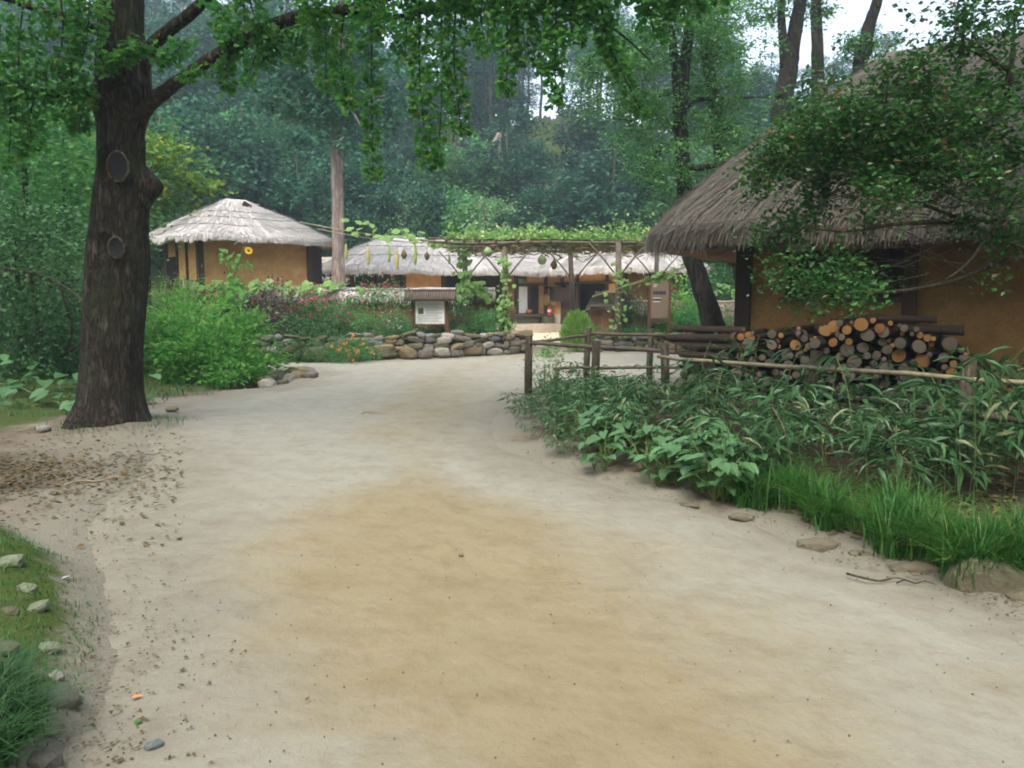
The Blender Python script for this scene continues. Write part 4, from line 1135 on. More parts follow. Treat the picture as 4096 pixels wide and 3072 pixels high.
# ------------------------------------------------------------------ notice board with its little roof
zb = h(-1.95, 21.3)
nb = thing('notice_board', 'roofed notice board with a pale text panel above the stone wall', 'notice board', (-1.95, 21.3, zb), R(2))
pxm = 770 / 21.3
XL, XR = (414 - 512) / pxm + 1.95, (447 - 512) / pxm + 1.95
for x in (XL, XR): MB().box((x, 0, .42), (.10, .10, 1.34)).build('post', M['signwood'], nb)
zlo, zhi = CAM_H + (297 - 324) / pxm - zb, CAM_H + (297 - 300.5) / pxm - zb
bd = panel(nb, 'board', XL + .05, XR - .05, zlo, zhi, -.02, .04, M['palewood'])
pr = panel(bd, 'printed_sheet', XL + .07, XR - .07, zlo + .02, zhi - .02, -.046, .008, M['white'])
for k in range(13):
    z = zhi - .07 - k * .042
    x0 = XL + (.33 if 2 < k < 8 else .12)
    panel(pr, 'text_line', x0, XR - .13 - .1 * (k % 3 == 2), z - .006, z + .006, -.0515, .002, M['stone_e'])
panel(pr, 'small_picture', XL + .13, XL + .28, zhi - .37, zhi - .2, -.0515, .002, M['stone_d'])
rw, zr, ze = 1.38, CAM_H + (297 - 290.5) / pxm - zb, CAM_H + (297 - 299) / pxm - zb
xc = (XL + XR) / 2
for sgn in (-1, 1):
    b0 = MB()
    b0.add([(xc - rw / 2, 0, zr - .03), (xc + rw / 2, 0, zr - .03), (xc + rw / 2, sgn * .30, ze - .03), (xc - rw / 2, sgn * .30, ze - .03), (xc - rw / 2, 0, zr - .055), (xc + rw / 2, 0, zr - .055), (xc + rw / 2, sgn * .30, ze - .055), (xc - rw / 2, sgn * .30, ze - .055)],
           [(0, 1, 2, 3), (7, 6, 5, 4), (0, 4, 5, 1), (1, 5, 6, 2), (2, 6, 7, 3), (3, 7, 4, 0)])
    rp = b0.build('roof', M['oldwood_x'], nb)
    if sgn < 0:
        for k in range(23):
            x = xc - rw / 2 + .03 + k * (rw - .06) / 22
            MB().tube([(x, 0.02, zr - .005), (x, -.32, ze - .012)], .022, 6).build('roof_batten', M['pole'], rp)
panel(nb, 'ridge', xc - rw / 2 - .02, xc + rw / 2 + .02, zr - .03, zr + .03, 0, .07, M['oldwood_x'])
panel(nb, 'cross_bar', XL - .1, XR + .1, zhi + .0, zhi + .06, 0, .06, M['signwood'])

# ------------------------------------------------------------------ tall brown sign
zb = h(4.1, 22.9 + .6)
sg = thing('information_sign', 'tall brown sign with small white and navy lines between the shrubs', 'sign', (0, 23.4, zb))
pxm = 770 / 23.4
xl, xr = (648.5 - 512) / pxm, (668.5 - 512) / pxm
zt_, zl = CAM_H + (297 - 280) / pxm - zb, CAM_H + (297 - 318) / pxm - zb
sg.location.x = (xl + xr) / 2; xr, xl = (xr - xl) / 2, -(xr - xl) / 2
for x in (xl, xr): MB().box((x, 0, zt_ / 2 - .1), (.08, .1, zt_ + .2)).build('post', M['signwood'], sg)
face = panel(sg, 'sign_face', xl + .04, xr - .04, zl, zt_ - .02, -.01, .06, M['signbrown'])
panel(sg, 'lower_panel', xl + .04, xr - .04, zl - .15, zl - .005, -.01, .05, M['oldwood_x'])
def bar(x0, x1, y0, y1, m, nm='text_line'):
    X0, X1 = xl + (x0 - 648.5) / pxm, xl + (x1 - 648.5) / pxm
    panel(face, nm, X0, X1, CAM_H + (297 - y1) / pxm - zb, CAM_H + (297 - y0) / pxm - zb, -.0415, .003, M[m])
for k in range(4): bar(652.4 + 1.05 * k, 653.1 + 1.05 * k, 284.4, 285.2, 'white', 'letter')
for k in range(3): bar(652.2 + 1.1 * k, 653.0 + 1.1 * k, 286.2, 287.0, 'white', 'letter')
for k in range(5): bar(652 + 2.55 * k, 654.2 + 2.55 * k, 291.2, 294.6, 'navy', 'letter')
bar(652, 660, 297.8, 298.4, 'white'); bar(652, 660, 298.8, 300.4, 'oldwood_x'); bar(652, 659, 301.2, 301.9, 'white')

# ------------------------------------------------------------------ things round the main house
hm = Matrix.Translation((1.6, 36, 0)) @ Matrix.Rotation(TM, 4, 'Z')
def at_house(x, y, z): return hm @ Vector((x, y, z))
def extinguisher():
    t = thing('fire_extinguisher', 'red fire extinguisher with white label standing beside the doorway', 'fire extinguisher', at_house(-.3, -.78, .74), TM)
    b = MB().lathe([(0, 0), (.085, .0), (.09, .03), (.09, .34), (.075, .4), (.03, .43), (0, .43)]).build('cylinder_body', M['red'], t)
    MB().lathe([(.0915, .18), (.0915, .30)], n=16).build('paper_label', M['white'], b)
    MB().tube([(0, 0, .42), (0, 0, .48)], .025, 8).build('valve', M['black'], t)
    MB().box((.03, -.03, .5), (.05, .11, .018)).build('handle', M['black'], t)
    MB().tube(spline([(.03, 0, .46), (.12, 0, .44), (.115, 0, .25), (.1, 0, .12)]), .012, 6).build('hose', M['black'], t)
extinguisher()
def tray(label, y, z):
    t = thing('winnowing_tray', label, 'tray', at_house(-.12, y, z), TM, 'trays hanging on the wall')
    mx = Matrix.Rotation(math.pi / 2, 3, 'Y') @ Matrix.Identity(3)
    MB().lathe([(0, .03), (.13, .035), (.21, .02), (.25, 0)], n=22, mx=Matrix.Rotation(-math.pi / 2, 3, 'Y')).build('woven_bottom', M['basket'], t).scale = (1, 1, 1.05)
    r = MB().tube([(0, .25 * math.cos(a), .25 * math.sin(a)) for a in np.linspace(0, 2 * math.pi, 25)], .022, 6, cap=False).build('rim', M['basket'], t); r.scale = (1, 1, 1.05)
tray('oval woven tray hanging on the post nearer the doorway', -.22, 1.47)
tray('oval woven tray hanging nearer the dark window box', -.78, 1.47)
t = thing('basket', 'round brown basket resting on the veranda below the white door', 'basket', at_house(-1.2, -.5, .84), TM)
MB().lathe([(0, 0), (.1, 0), (.16, .07), (.15, .15), (.12, .18), (.1, .15), (.12, .08), (0, .03)]).build('woven_body', M['clay'], t)
MB().tube([(.125 * math.cos(a), .125 * math.sin(a), .18) for a in np.linspace(0, 2 * math.pi, 17)], .018, 6, cap=False).build('rim', M['clay'], t)
t = thing('round_tray', 'large round reddish tray leaning by the dark plank wall', 'tray', at_house(-2.05, -.12, 1.02), TM)
MB().lathe([(0, .03), (.3, .03), (.36, 0)], n=22, mx=Matrix.Rotation(math.pi / 2, 3, 'X')).build('woven_bottom', M['clay'], t)
MB().tube([(.36 * math.cos(a), 0, .36 * math.sin(a)) for a in np.linspace(0, 2 * math.pi, 25)], .02, 6, cap=False).build('rim', M['clay'], t)
for i, x in enumerate((-3.1, -3.45)):
    t = thing('white_bowl', 'small white bowl in the dark opening of the right wing, ' + ('nearer the window box' if i == 0 else 'nearer the front wall'), 'bowl', hm @ Vector((.2, -3.9 - .5 * i, 1.75)), 0, 'bowls in the dark opening')
    MB().lathe([(0, 0), (.06, 0), (.11, .08), (.10, .08), (.05, .015), (0, .015)]).build('bowl_body', M['white'], t)
    MB().box((.0, 0, -.02), (.3, .4, .03)).build('shelf_board', M['oldwood'], t)
# ------------------------------------------------------------------ gourd trellis
rng = random.Random(5)
pg = thing('pergola', 'rustic pole trellis carrying gourd vines in front of the main house', 'pergola', (1.0, 25, 0))
o = pg.location
zd = 3.12
PC = [(-2.0, 22.4), (4.3, 22.9), (4.7, 26.6), (-1.7, 26.3)]
def deck(u, v):
    a = Vector(PC[0]).lerp(Vector(PC[1]), u); b = Vector(PC[3]).lerp(Vector(PC[2]), u)
    return a.lerp(b, v)
for (px, Y, r, top) in [(505, 22.6, .085, zd - .05), (617, 22.5, .095, zd + .03), (573, 26.2, .09, zd), (465, 26, .09, zd), (655, 26.4, .08, zd)]:
    x = (px - 512) / 770 * Y; g = h(x, Y)
    p0, p1 = Vector((x, Y, g - .2)), Vector((x - .12 * (px == 573), Y, top))
    MB().tube([p0 - o, p0.lerp(p1, .5) + Vector((rng.uniform(-.04, .04), 0, 0)) - o, p1 - o], [r * 1.05, r, r * .9], 9, wob=.06, seed=px).build('post', M['pole'], pg)
    for sx in (-1, 1):
        q = Vector((x, Y, top - 1.0)); e = Vector((x + sx * .85, Y, top))
        MB().tube([q - o, (q + e) / 2 - o + Vector((0, 0, .04)), e - o], [.026, .023, .018], 6).build('brace', M['pole'], pg)
for v in (0.0, .3, .62, 1.0):
    a, b = deck(-.06, v), deck(1.05, v)
    pts = [(a.lerp(b, k / 6).x - o.x, a.lerp(b, k / 6).y - o.y, zd + .04 + rng.uniform(-.03, .03)) for k in range(7)]
    MB().tube(pts, [.04] * 7, 7).build('beam', M['pole'], pg)
for k in range(13):
    u = k / 12 + rng.uniform(-.02, .02)
    a, b = deck(u, -.07), deck(u + rng.uniform(-.03, .03), 1.05)
    pts = [(a.lerp(b, j / 4).x - o.x, a.lerp(b, j / 4).y - o.y, zd + .09 + rng.uniform(-.025, .025)) for j in range(5)]
    MB().tube(pts, .028, 6).build('cross_pole', M['pole'], pg)
for k in range(9):
    v = k / 8 + rng.uniform(-.02, .02)
    a, b = deck(-.08, v), deck(1.08, v + rng.uniform(-.04, .04))
    pts = [(a.lerp(b, j / 6).x - o.x, a.lerp(b, j / 6).y - o.y, zd + .13 + rng.uniform(-.03, .03)) for j in range(7)]
    MB().tube(pts, .02, 6).build('lattice_pole', M['oldwood_x'], pg)
# bare tie poles reaching over from the small house roof
tie = []
for (a, b, r) in [(P(300, 222, 26.6), P(452, 242, 23.0), .017), (P(318, 229, 26.8), P(440, 243.5, 22.8), .015), (P(420, 240, 23), P(520, 242, 22.4), .03), (P(440, 246, 23.4), P(530, 240, 22.6), .026), (P(600, 243, 22.8), P(660, 238, 23.6), .03), (P(598, 246, 23.2), P(668, 239.5, 24), .026)]:
    pts = [a.lerp(b, k / 5) - o + Vector((0, 0, -.10 * math.sin(math.pi * k / 5))) for k in range(6)]
    MB().tube(pts, r, 6).build('tie_pole', M['bamboo_rail'] if r < .029 else M['pole'], pg)
    tie.append((a, b))
a, b = P(592, 297, 22.6), P(735, 252, 21.0)
MB().tube([a.lerp(b, k / 6) - o for k in range(7)], .018, 6).build('tie_pole', M['bamboo_rail'], pg)
slope = (a, b)

# the vine: tangle of stems, its large leaves one by one, the small ones as a mass
gv = thing('gourd_vine', 'yellow green gourd vine spread over the trellis and climbing its post', 'vine', (1.0, 25, 0))
LOBE = [np_mesh('leaf', *leaves(np.zeros((1, 3)), np.array([[0, 1, 0.]]), 1.0, .95, T_LOBE, np.random.RandomState(i), .05), M['lf_gourd']) for i in range(3)]
def big_leaf(p, s, par, down=.5, yaw=None, name='leaf', meshes=LOBE, tilt=None):
    yaw = rng.uniform(0, 6.28) if yaw is None else yaw
    return put(name, rng.choice(meshes), par, Vector(p) - par.location, (-down if tilt is None else tilt, rng.uniform(-.4, .4), yaw), (s, s, s))
rs = np.random.RandomState(9)
n = 9000
U, Vv = rs.rand(n), rs.rand(n) ** .8
pos = np.array([(*deck(u, v), 0) for u, v in zip(U, Vv)])
dens = fbm(pos[:, 0] * .9, pos[:, 1] * .9, 5.0) + .35 * (Vv - .3)
k = dens > -.22
pos = pos[k]; pos[:, 2] = zd + .12 + np.abs(rs.randn(len(pos))) * (.14 + .16 * np.clip(fbm(pos[:, 0] * 1.1, pos[:, 1] * .6, 9.0) + .3, 0, 1.2))
m1 = leaves(pos - np.array(o), dirs(len(pos), rs, .1, .5), rs.uniform(.07, .16, len(pos)), rs.uniform(.06, .15, len(pos)), T_OVAL, rs, .8)
tag(put('small_leaves', np_mesh('small_leaves', *m1, M['lf_gourd']), gv), kind='stuff')
tg = []
pts = np.array([(*deck(u, v), zd + .05 - .10 * abs(w)) for u, v, w in zip(rs.rand(800), rs.rand(800), rs.randn(800))])
tw = leaves(pts - np.array(o), dirs(800, rs, -.1, .2), rs.uniform(.2, .5, 800), .012, T_OVAL, rs, .5)
tag(put('dry_tendrils', np_mesh('dry_tendrils', *tw, M['stem_dry']), gv), kind='stuff')
for _ in range(34): 
    q = deck(rng.random(), rng.random() * .25)
    big_leaf((q.x, q.y, zd + rng.uniform(.18, .4)), rng.uniform(.16, .28), gv, rng.uniform(.2, .8))
for k in range(30):                                        # along the tie poles on the left
    t = k / 29; q = tie[0][0].lerp(tie[0][1], .3 + .68 * t)
    big_leaf((q.x, q.y - .05, q.z + rng.uniform(-.12, .3)), rng.uniform(.18, .32) * (1.15 if .45 < t < .9 else .8), gv, rng.uniform(.3, 1.2), rng.uniform(2.4, 3.9))
def climber(px, Y, y0, y1, n, w, s0, s1, label=None):
    for i in range(n):
        py = rng.uniform(y0, y1); q = P(px + rng.gauss(0, w), py, Y + rng.uniform(-.25, .1))
        big_leaf(q, rng.uniform(s0, s1), gv, rng.uniform(.5, 1.4), rng.uniform(2.3, 4.0))
climber(463, 23.2, 238, 300, 46, 5, .12, .24)
climber(470, 24.0, 283, 300, 18, 12, .16, .28)
climber(505, 22.4, 256, 330, 110, 4.5, .06, .14)
climber(618, 22.3, 262, 335, 60, 5, .06, .13)
MB().tube(spline([P(463, 242, 23.2) - o, P(466, 262, 23.2) - o, P(461, 280, 23.2) - o, P(468, 300, 23.6) - o]), .02, 6).build('stem', M['stem'], gv)
MB().tube(spline([P(502, 250, 22.5) - o, P(508, 275, 22.45) - o, P(503, 300, 22.4) - o, P(507, 336, 22.4) - o]), .03, 6).build('stem', M['stem_dry'], gv)
for k in range(40):
    t = rng.uniform(.2, 1); q = slope[0].lerp(slope[1], t)
    big_leaf((q.x, q.y, q.z + rng.uniform(-.1, .12)), rng.uniform(.12, .26), gv, rng.uniform(.3, 1.2))
MB().tube([slope[0].lerp(slope[1], k / 6) - o + Vector((0, 0, .04)) for k in range(7)], .012, 5).build('stem', M['stem'], gv)

def hang(o_, z): return MB()
def loofah(px, y0, y1, Y, r, label, mat):
    top, bot = P(px, y0, Y), P(px, y1, Y)
    t = thing('loofah', label, 'loofah', bot, 0, 'loofahs hanging from the tie poles')
    L = top.z - bot.z
    b = MB().tube(spline([(0, 0, 0), (.004, 0, .1 * L), (.012, 0, .5 * L), (.006, 0, .9 * L), (0, 0, L)], 4), lerps([r * .25, r * .85, r, r * .6, r * .25], 17), 9).build('fruit_body', M[mat], t)
    MB().tube([(0, 0, L), (.01, 0, L + .15)], .008, 5).build('stalk', M['stem'], t)
for a in [(346, 244, 259, 24.6, .05, 'pale green loofah hanging beside the pine trunk', 'loofah'), (368, 247, 265, 24, .06, 'dark tipped yellow green loofah, first to hang clear of the leaves', 'loofah_y'),
          (389, 246, 262, 24, .05, 'short dull green loofah among three hanging close together', 'loofah'), (397, 249, 269, 23.8, .055, 'long yellowing loofah with a dark upper half', 'loofah_y'),
          (415, 244, 265, 23.6, .055, 'deep green loofah hanging between the two dried brown gourds', 'loofah'), (449, 255, 264, 23.2, .035, 'thin small green loofah close to the climbing vine', 'loofah')]:
    loofah(*a)
def gourd(px, py, d, Y, label, mat='gourd', group='gourds hanging under the trellis', squat=1.05, lobed=False):
    c = P(px, py, Y); r = d / 2 * Y / 770
    t = thing('gourd', label, 'gourd', c, 0, group)
    pr = [(0, -r * squat), (r * .55, -r * .9 * squat), (r * .93, -r * .4), (r, 0), (r * .88, r * .45), (r * .5, r * .85), (r * .22, r * 1.15), (r * .12, r * 1.35)]
    b = MB().lathe(pr, n=14)
    if lobed:
        for i, v in enumerate(b.v):
            k = 1 + .22 * math.sin(i * 2.1) ; b.v[i] = (v[0] * k, v[1] * k, v[2] * 1.25)
    b.build('fruit_body', M[mat], t)
    MB().tube([(0, 0, r * 1.3), (.01, 0, r * 1.3 + .14)], .008, 5).build('stalk', M['stem'], t)
for a in [(488, 252, 9.2, 23, 'biggest pale green gourd with a ribbed side left of the vine covered post'), (542, 260, 9, 23.4, 'large darker gourd with a narrow neck in the middle of the trellis')]: gourd(*a)
for (px, py, d) in [(463, 243.5, 2.6), (472, 242.3, 3), (493.5, 243.5, 3), (517, 246.5, 3.2), (523, 247.3, 3.6), (532, 249.6, 4.2), (535.5, 249.8, 4), (542, 246, 4.2), (549.5, 247.8, 3.4), (500, 262, 4), (577, 258.5, 2.8), (561, 257.5, 2.8)]:
    gourd(px, py, d, 23 + rng.uniform(0, 1.5), 'small round pale gourd hanging under the trellis poles', group='small gourds under the trellis')
for (px, py, d, lab) in [(404, 254.5, 5.5, 'twin lobed dried brown gourd beside the deep green loofah'), (427, 256, 5, 'single slanting dried brown gourd in front of the thatch'), (554, 264.5, 6.2, 'torn dried brown gourd below the large green one')]:
    gourd(px, py, d, 23.4, lab, 'drygourd', 'dried gourds', 1.3, True)

# ------------------------------------------------------------------ sunflower
t = thing('sunflower', 'tall sunflower with one yellow head against the ochre house wall', 'sunflower', (P(232, 322, 19.4).x, 19.4, h(P(232, 322, 19.4).x, 19.4)))
sx = lambda px, py: P(px, py, 19.4) - t.location
MB().tube(spline([(0, 0, -.1), sx(232, 300), sx(233, 282), sx(237, 268), sx(241, 255), sx(244, 247)]), lerps([.022, .02, .015, .01], 31), 6).build('stem', M['stem'], t)
MB().tube(spline([sx(233, 285), sx(231, 270), sx(229, 258)]), .010, 5).build('stem', M['stem'], t)
MB().tube(spline([sx(233, 282), sx(226, 268), sx(222, 255)]), .010, 5).build('stem', M['stem'], t)
HEART = [np_mesh('leaf', *leaves(np.zeros((1, 3)), np.array([[0, 1, 0.]]), 1.0, .85, T_HEART, np.random.RandomState(i), .05), M['lf_weed']) for i in range(3)]
rng = random.Random(15)
for (x0, x1, y0, y1, n, s) in [(218, 246, 282, 304, 34, .25), (216, 240, 247, 264, 34, .12), (232, 252, 258, 272, 14, .11), (228, 240, 268, 284, 14, .15)]:
    for _ in range(n):
        q = P(rng.uniform(x0, x1), rng.uniform(y0, y1), 19.4 + rng.uniform(-.25, .2))
        put('leaf', rng.choice(HEART), t, q - t.location, (-rng.uniform(.3, 1.3), rng.uniform(-.3, .3), rng.uniform(1.5, 4.8)), (s * rng.uniform(.7, 1.2),) * 3)
hd = MB().lathe([(0, .02), (.035, .015), (.04, -.02), (0, -.03)], n=12).build('flower_head', M['drygourd'], t, loc=sx(248.5, 250.5), rot=(R(70), 0, R(35)))
PET = np_mesh('petal', *leaves(np.zeros((1, 3)), np.array([[0, 1, 0.]]), .085, .04, T_OVAL, np.random.RandomState(1), .02), M['fl_yellow'])
for k in range(14): put('petal', PET, hd, (.03 * math.cos(k * .449), .03 * math.sin(k * .449), 0), (.15, 0, k * .449 - math.pi / 2))
put('pale_bud', HEART[0], t, sx(237, 242), (-.8, 0, 2), (.1,) * 3, mat=M['fl_white'])

# ------------------------------------------------------------------ flower bed and garden shrubs
def gl(px, Y): x = (px - 512) / 770 * Y; return (x, Y, h(x, Y))
BS = [  # px, Y, (rx, ry, rz), leaves, material, leaf length, width, name, label, category, extra
    (165, 14.6, (.75, .8, 1.15), 2600, 'lf_weed', .13, .065, 'leafy_weed', 'bright green leafy clump pressed against the big tree trunk', 'plant', ()),
    (190, 15.8, (.9, .8, 1.35), 3000, 'lf_weed', .13, .065, 'leafy_weed', 'tallest bright green leafy clump between the trunk and the house', 'plant', ()),
    (212, 14.4, (.85, .8, .95), 2800, 'lf_weed', .13, .065, 'leafy_weed', 'bright green clump nearest the path below the sunflower', 'plant', ()),
    (236, 15.4, (.75, .7, .95), 2400, 'lf_weed', .13, .065, 'leafy_weed', 'bright green leafy clump ending beside the stone drain', 'plant', ()),
    (158, 18.0, (.9, .7, 1.5), 2600, 'lf_broom', .12, .012, 'feathery_plant', 'pale feathery plant rising behind the bright weeds near the trunk', 'plant', ()),
    (182, 18.6, (.9, .7, 1.2), 2400, 'lf_broom', .12, .014, 'feathery_plant', 'second pale feathery plant in front of the wooden house door', 'plant', ()),
    (205, 19.8, (.9, .7, 1.0), 2200, 'lf_amaranth', .10, .05, 'cockscomb', 'purple leaved flower clump left of the sunflower stalk', 'plant', (('fl_red', 12, .05),)),
    (250, 20.2, (1.0, .7, 1.05), 2600, 'lf_amaranth', .10, .05, 'cockscomb', 'purple leaved flower clump right of the sunflower stalk', 'plant', (('fl_red', 16, .06),)),
    (285, 20.6, (.9, .7, 1.15), 2400, 'lf_amaranth', .10, .05, 'cockscomb', 'tallest purple and red flower clump below the dark lean-to', 'plant', (('fl_red', 12, .05), ('fl_white', 10, .04))),
    (318, 20.8, (.8, .6, .95), 2000, 'lf_bed', .10, .045, 'cosmos_plant', 'plant full of magenta blossoms in front of the pumpkin leaves', 'plant', (('fl_pink', 60, .055), ('fl_red', 10, .05))),
    (340, 21.2, (.7, .6, .85), 1600, 'lf_bed', .10, .045, 'cosmos_plant', 'magenta flowering plant against the red mud wall', 'plant', (('fl_pink', 44, .052),)),
    (275, 19.2, (.8, .6, .65), 2000, 'lf_bed_dark', .08, .04, 'garden_shrub', 'dark green shrub over the left end of the stone wall', 'shrub', ()),
    (305, 19.6, (.7, .5, .5), 1500, 'lf_bed_dark', .08, .04, 'garden_shrub', 'low dark shrub under the magenta blossoms', 'shrub', ()),
    (333, 19.35, (.85, .6, .58), 2600, 'lf_bed', .09, .02, 'garden_shrub', 'rounded blue green shrub hanging over the stone wall', 'shrub', ()),
    (360, 19.5, (.62, .5, .42), 1700, 'lf_bed', .08, .02, 'garden_shrub', 'small feathery mound right above the orange marigolds', 'shrub', ()),
    (385, 20.9, (.85, .6, 1.0), 2600, 'lf_bed', .09, .035, 'garden_shrub', 'tall green shrub with red and magenta tufts left of the notice board', 'shrub', (('fl_red', 14, .06), ('fl_pink', 22, .055))),
    (396, 20.4, (.42, .4, .5), 1200, 'lf_bed', .08, .03, 'garden_shrub', 'green shrub against the left post of the notice board', 'shrub', (('fl_white', 16, .04),)),
    (430, 21.9, (.7, .4, .42), 1300, 'lf_bed_dark', .08, .035, 'garden_shrub', 'low shrub seen under the notice board panel', 'shrub', ()),
    (462, 21.9, (.55, .5, .75), 1700, 'lf_bed_dark', .09, .03, 'garden_shrub', 'loose shrub with faded flowers right of the notice board', 'shrub', (('fl_white', 14, .04),)),
    (478, 21.9, (.5, .45, .55), 1400, 'lf_bed', .08, .04, 'garden_shrub', 'middle green shrub between notice board and trellis post', 'shrub', ()),
    (497, 22.6, (.5, .45, .6), 1500, 'lf_bed', .08, .04, 'garden_shrub', 'green shrub at the foot of the vine covered post', 'shrub', ()),
    (517, 23.4, (.35, .3, .35), 600, 'lf_bed', .06, .02, 'garden_shrub', 'small grey green shrub at the corner of the yard entrance', 'shrub', (('fl_white', 8, .04),)),
    (459, 21.15, (.22, .18, .2), 500, 'lf_bed', .05, .015, 'grass_cushion', 'round green cushion plant sitting on the stone wall', 'plant', ()),
    (600, 23.1, (.35, .3, .3), 800, 'lf_bed', .06, .02, 'dwarf_bush', 'small round blue green bush left of the back fence post', 'shrub', ()),
    (622, 23.1, (.3, .3, .25), 700, 'lf_bed', .06, .02, 'dwarf_bush', 'smallest round bush below the mud wall stub', 'shrub', ()),
    (637, 23.1, (.3, .3, .24), 700, 'lf_bed', .06, .02, 'dwarf_bush', 'low round bush left of the brown sign foot', 'shrub', ()),
    (658, 22.9, (.32, .3, .34), 800, 'lf_bed', .06, .025, 'dwarf_bush', 'round bush right in front of the brown sign', 'shrub', ()),
    (636, 24.2, (.55, .4, .95), 1600, 'lf_bed_dark', .09, .03, 'garden_shrub', 'loose tall shrub between mud wall and brown sign', 'shrub', ()),
    (690, 23.4, (.6, .5, .7), 1800, 'lf_bed', .10, .06, 'garden_shrub', 'broad leaved shrub between brown sign and leaning tree', 'shrub', ()),
    (676, 25.4, (.7, .5, 1.3), 1800, 'lf_weed', .12, .08, 'garden_shrub', 'light green shrub with reddish leaves behind the brown sign', 'shrub', (('fl_red', 8, .06),)),
    (735, 22.2, (.8, .6, .95), 2200, 'lf_bed', .10, .05, 'garden_shrub', 'green shrub right of the leaning tree by the dark corner post', 'shrub', ()),
    (650, 27.5, (1.2, .5, 1.25), 1500, 'lf_gourd', .16, .13, 'pumpkin_vine', 'yellow green pumpkin vine on the wall behind the brown sign', 'vine', (('fl_red', 8, .07),)),
    (730, 27, (1.4, .8, 2.6), 3200, 'lf_forest_b', .14, .08, 'garden_shrub', 'large green shrub filling the gap behind the leaning tree', 'shrub', ()),
    (325, 33.5, (1.6, .9, 1.5), 2400, 'lf_forest_b', .12, .07, 'garden_shrub', 'green shrub glimpsed between small house and pale pine trunk', 'shrub', ()),
    (360, 33.5, (1.4, .8, 1.3), 2200, 'lf_weed', .12, .07, 'garden_shrub', 'bright shrub seen through the open porch of the long house', 'shrub', ()),
    (770, 30, (2.4, 1.2, 3.0), 3600, 'lf_forest_b', .16, .09, 'garden_shrub', 'big bluish shrub mass beside the dark corner post', 'shrub', ()),
]
for i, (px, Y, rad, n, m, L, W, nm, lab, cat, ex) in enumerate(BS):
    p = gl(px, Y)
    bush(nm, lab, cat, p, rad, int(n * 1.0), M[m], L, W, 300 + i, T=T_OVAL, extra=[(M[a], b, c) for a, b, c in ex])
# marigolds
p = gl(352, 18.95)
bush('marigold', 'low marigold clump with orange flowers at the foot of the stone wall', 'flower', (p[0], p[1] - .1, 0.0), (.5, .3, .42), 1100, M['lf_bed'], .07, .02, 390, extra=[(M['fl_orange'], 26, .045)])
# broom bushes by the entrance
def broom(label, px, Y, rx, hgt, n, seed):
    rs = np.random.RandomState(seed); p = gl(px, Y)
    t = thing('broom_bush', label, 'shrub', p)
    a = rs.rand(n) * 6.283; r = np.sqrt(rs.rand(n)) * rx; z = rs.rand(n) ** .7 * hgt
    k = np.sin(np.clip(z / hgt, 0, 1) ** .8 * np.pi * .62 + .55)
    pos = np.stack([np.cos(a) * r * k, np.sin(a) * r * k, z * (1 - .25 * (r / rx) ** 2)], 1)
    D = np.stack([np.cos(a) * .45, np.sin(a) * .45, np.ones(n)], 1) + rs.randn(n, 3) * .2
    put('foliage', np_mesh('foliage', *leaves(pos, D, rs.uniform(.1, .22, n), .012, T_OVAL, rs, .5), M['lf_broom']), t)
    mb = MB()
    for k in range(10): mb.tube([(0, 0, -.1), (math.cos(k) * rx * .3, math.sin(k) * rx * .3, hgt * .5), (math.cos(k) * rx * .6, math.sin(k) * rx * .6, hgt * .85)], .008, 4)
    mb.build('stem', M['stem'], t)
broom('soft yellow green broom bush standing at the yard entrance', 577, 22.7, .5, 1.15, 4200, 3)
# pumpkin plants on the mud wall and by the houses, leaves one by one
rng = random.Random(33)
HB = [np_mesh('leaf', *leaves(np.zeros((1, 3)), np.array([[0, 1, 0.]]), 1.0, .95, T_HEART, np.random.RandomState(i), .05), M['lf_broad']) for i in range(3)]
def pumpkin(label, spots, nm='pumpkin_vine', leaf=None, tmin=.2, tmax=1.1):
    leaf = leaf or LOBE
    p0 = spots[0]; t = thing(nm, label, 'vine', p0[0])
    for (c, n, sp, s0, s1) in spots:
        c = Vector(c)
        for _ in range(n):
            q = c + Vector((rng.gauss(0, sp), rng.gauss(0, sp * .5), abs(rng.gauss(0, .13))))
            put('leaf', rng.choice(leaf), t, q - t.location, (-rng.uniform(tmin, tmax), rng.uniform(-.4, .4), rng.uniform(2.0, 4.3)), (rng.uniform(s0, s1),) * 3)
    mb = MB()
    for (c, n, sp, s0, s1) in spots:
        c = Vector(c) - t.location
        mb.tube(spline([c + Vector((-sp * 1.5, 0, -.1)), c + Vector((-.3 * sp, .1, .02)), c + Vector((.5 * sp, -.1, -.03)), c + Vector((1.6 * sp, 0, -.12))]), .012, 5)
    mb.build('stem', M['stem'], t)
pumpkin('large leaved pumpkin vine sprawling on the wall top below the pine trunk', [(P(312, 290, 24.9), 30, .5, .2, .36), (P(340, 290, 25), 22, .4, .18, .32), (P(275, 290, 24.4), 18, .5, .2, .34)])
pumpkin('pumpkin vine with round leaves at the foot of the small house wall', [(P(215, 289, 24.4), 22, .5, .2, .34), (P(250, 288, 24.6), 18, .5, .2, .32)])
pumpkin('pumpkin vine heap on the straw coping in front of the open hall', [(P(470, 293, 24.8), 14, .35, .25, .4), (P(455, 297, 24.6), 6, .25, .2, .3)])
pumpkin('large dull green leaves carpeting the ground left of the big tree', [((x_, y_, h(x_, y_) + .08), 12, .42, .14, .24) for x_, y_ in ((-6.2, 10.4), (-7.0, 10.9), (-7.9, 11.2), (-5.9, 11.4), (-6.8, 12.0), (-5.9, 10.9))], leaf=HB, tmin=-.2, tmax=.6)
pumpkin('pumpkin vine leaves along the coping beyond the leaning tree', [(P(735, 292, 24), 20, .5, .18, .3), (P(700, 300, 24.2), 8, .3, .16, .26)])
p = P(322, 292.5, 24.3)
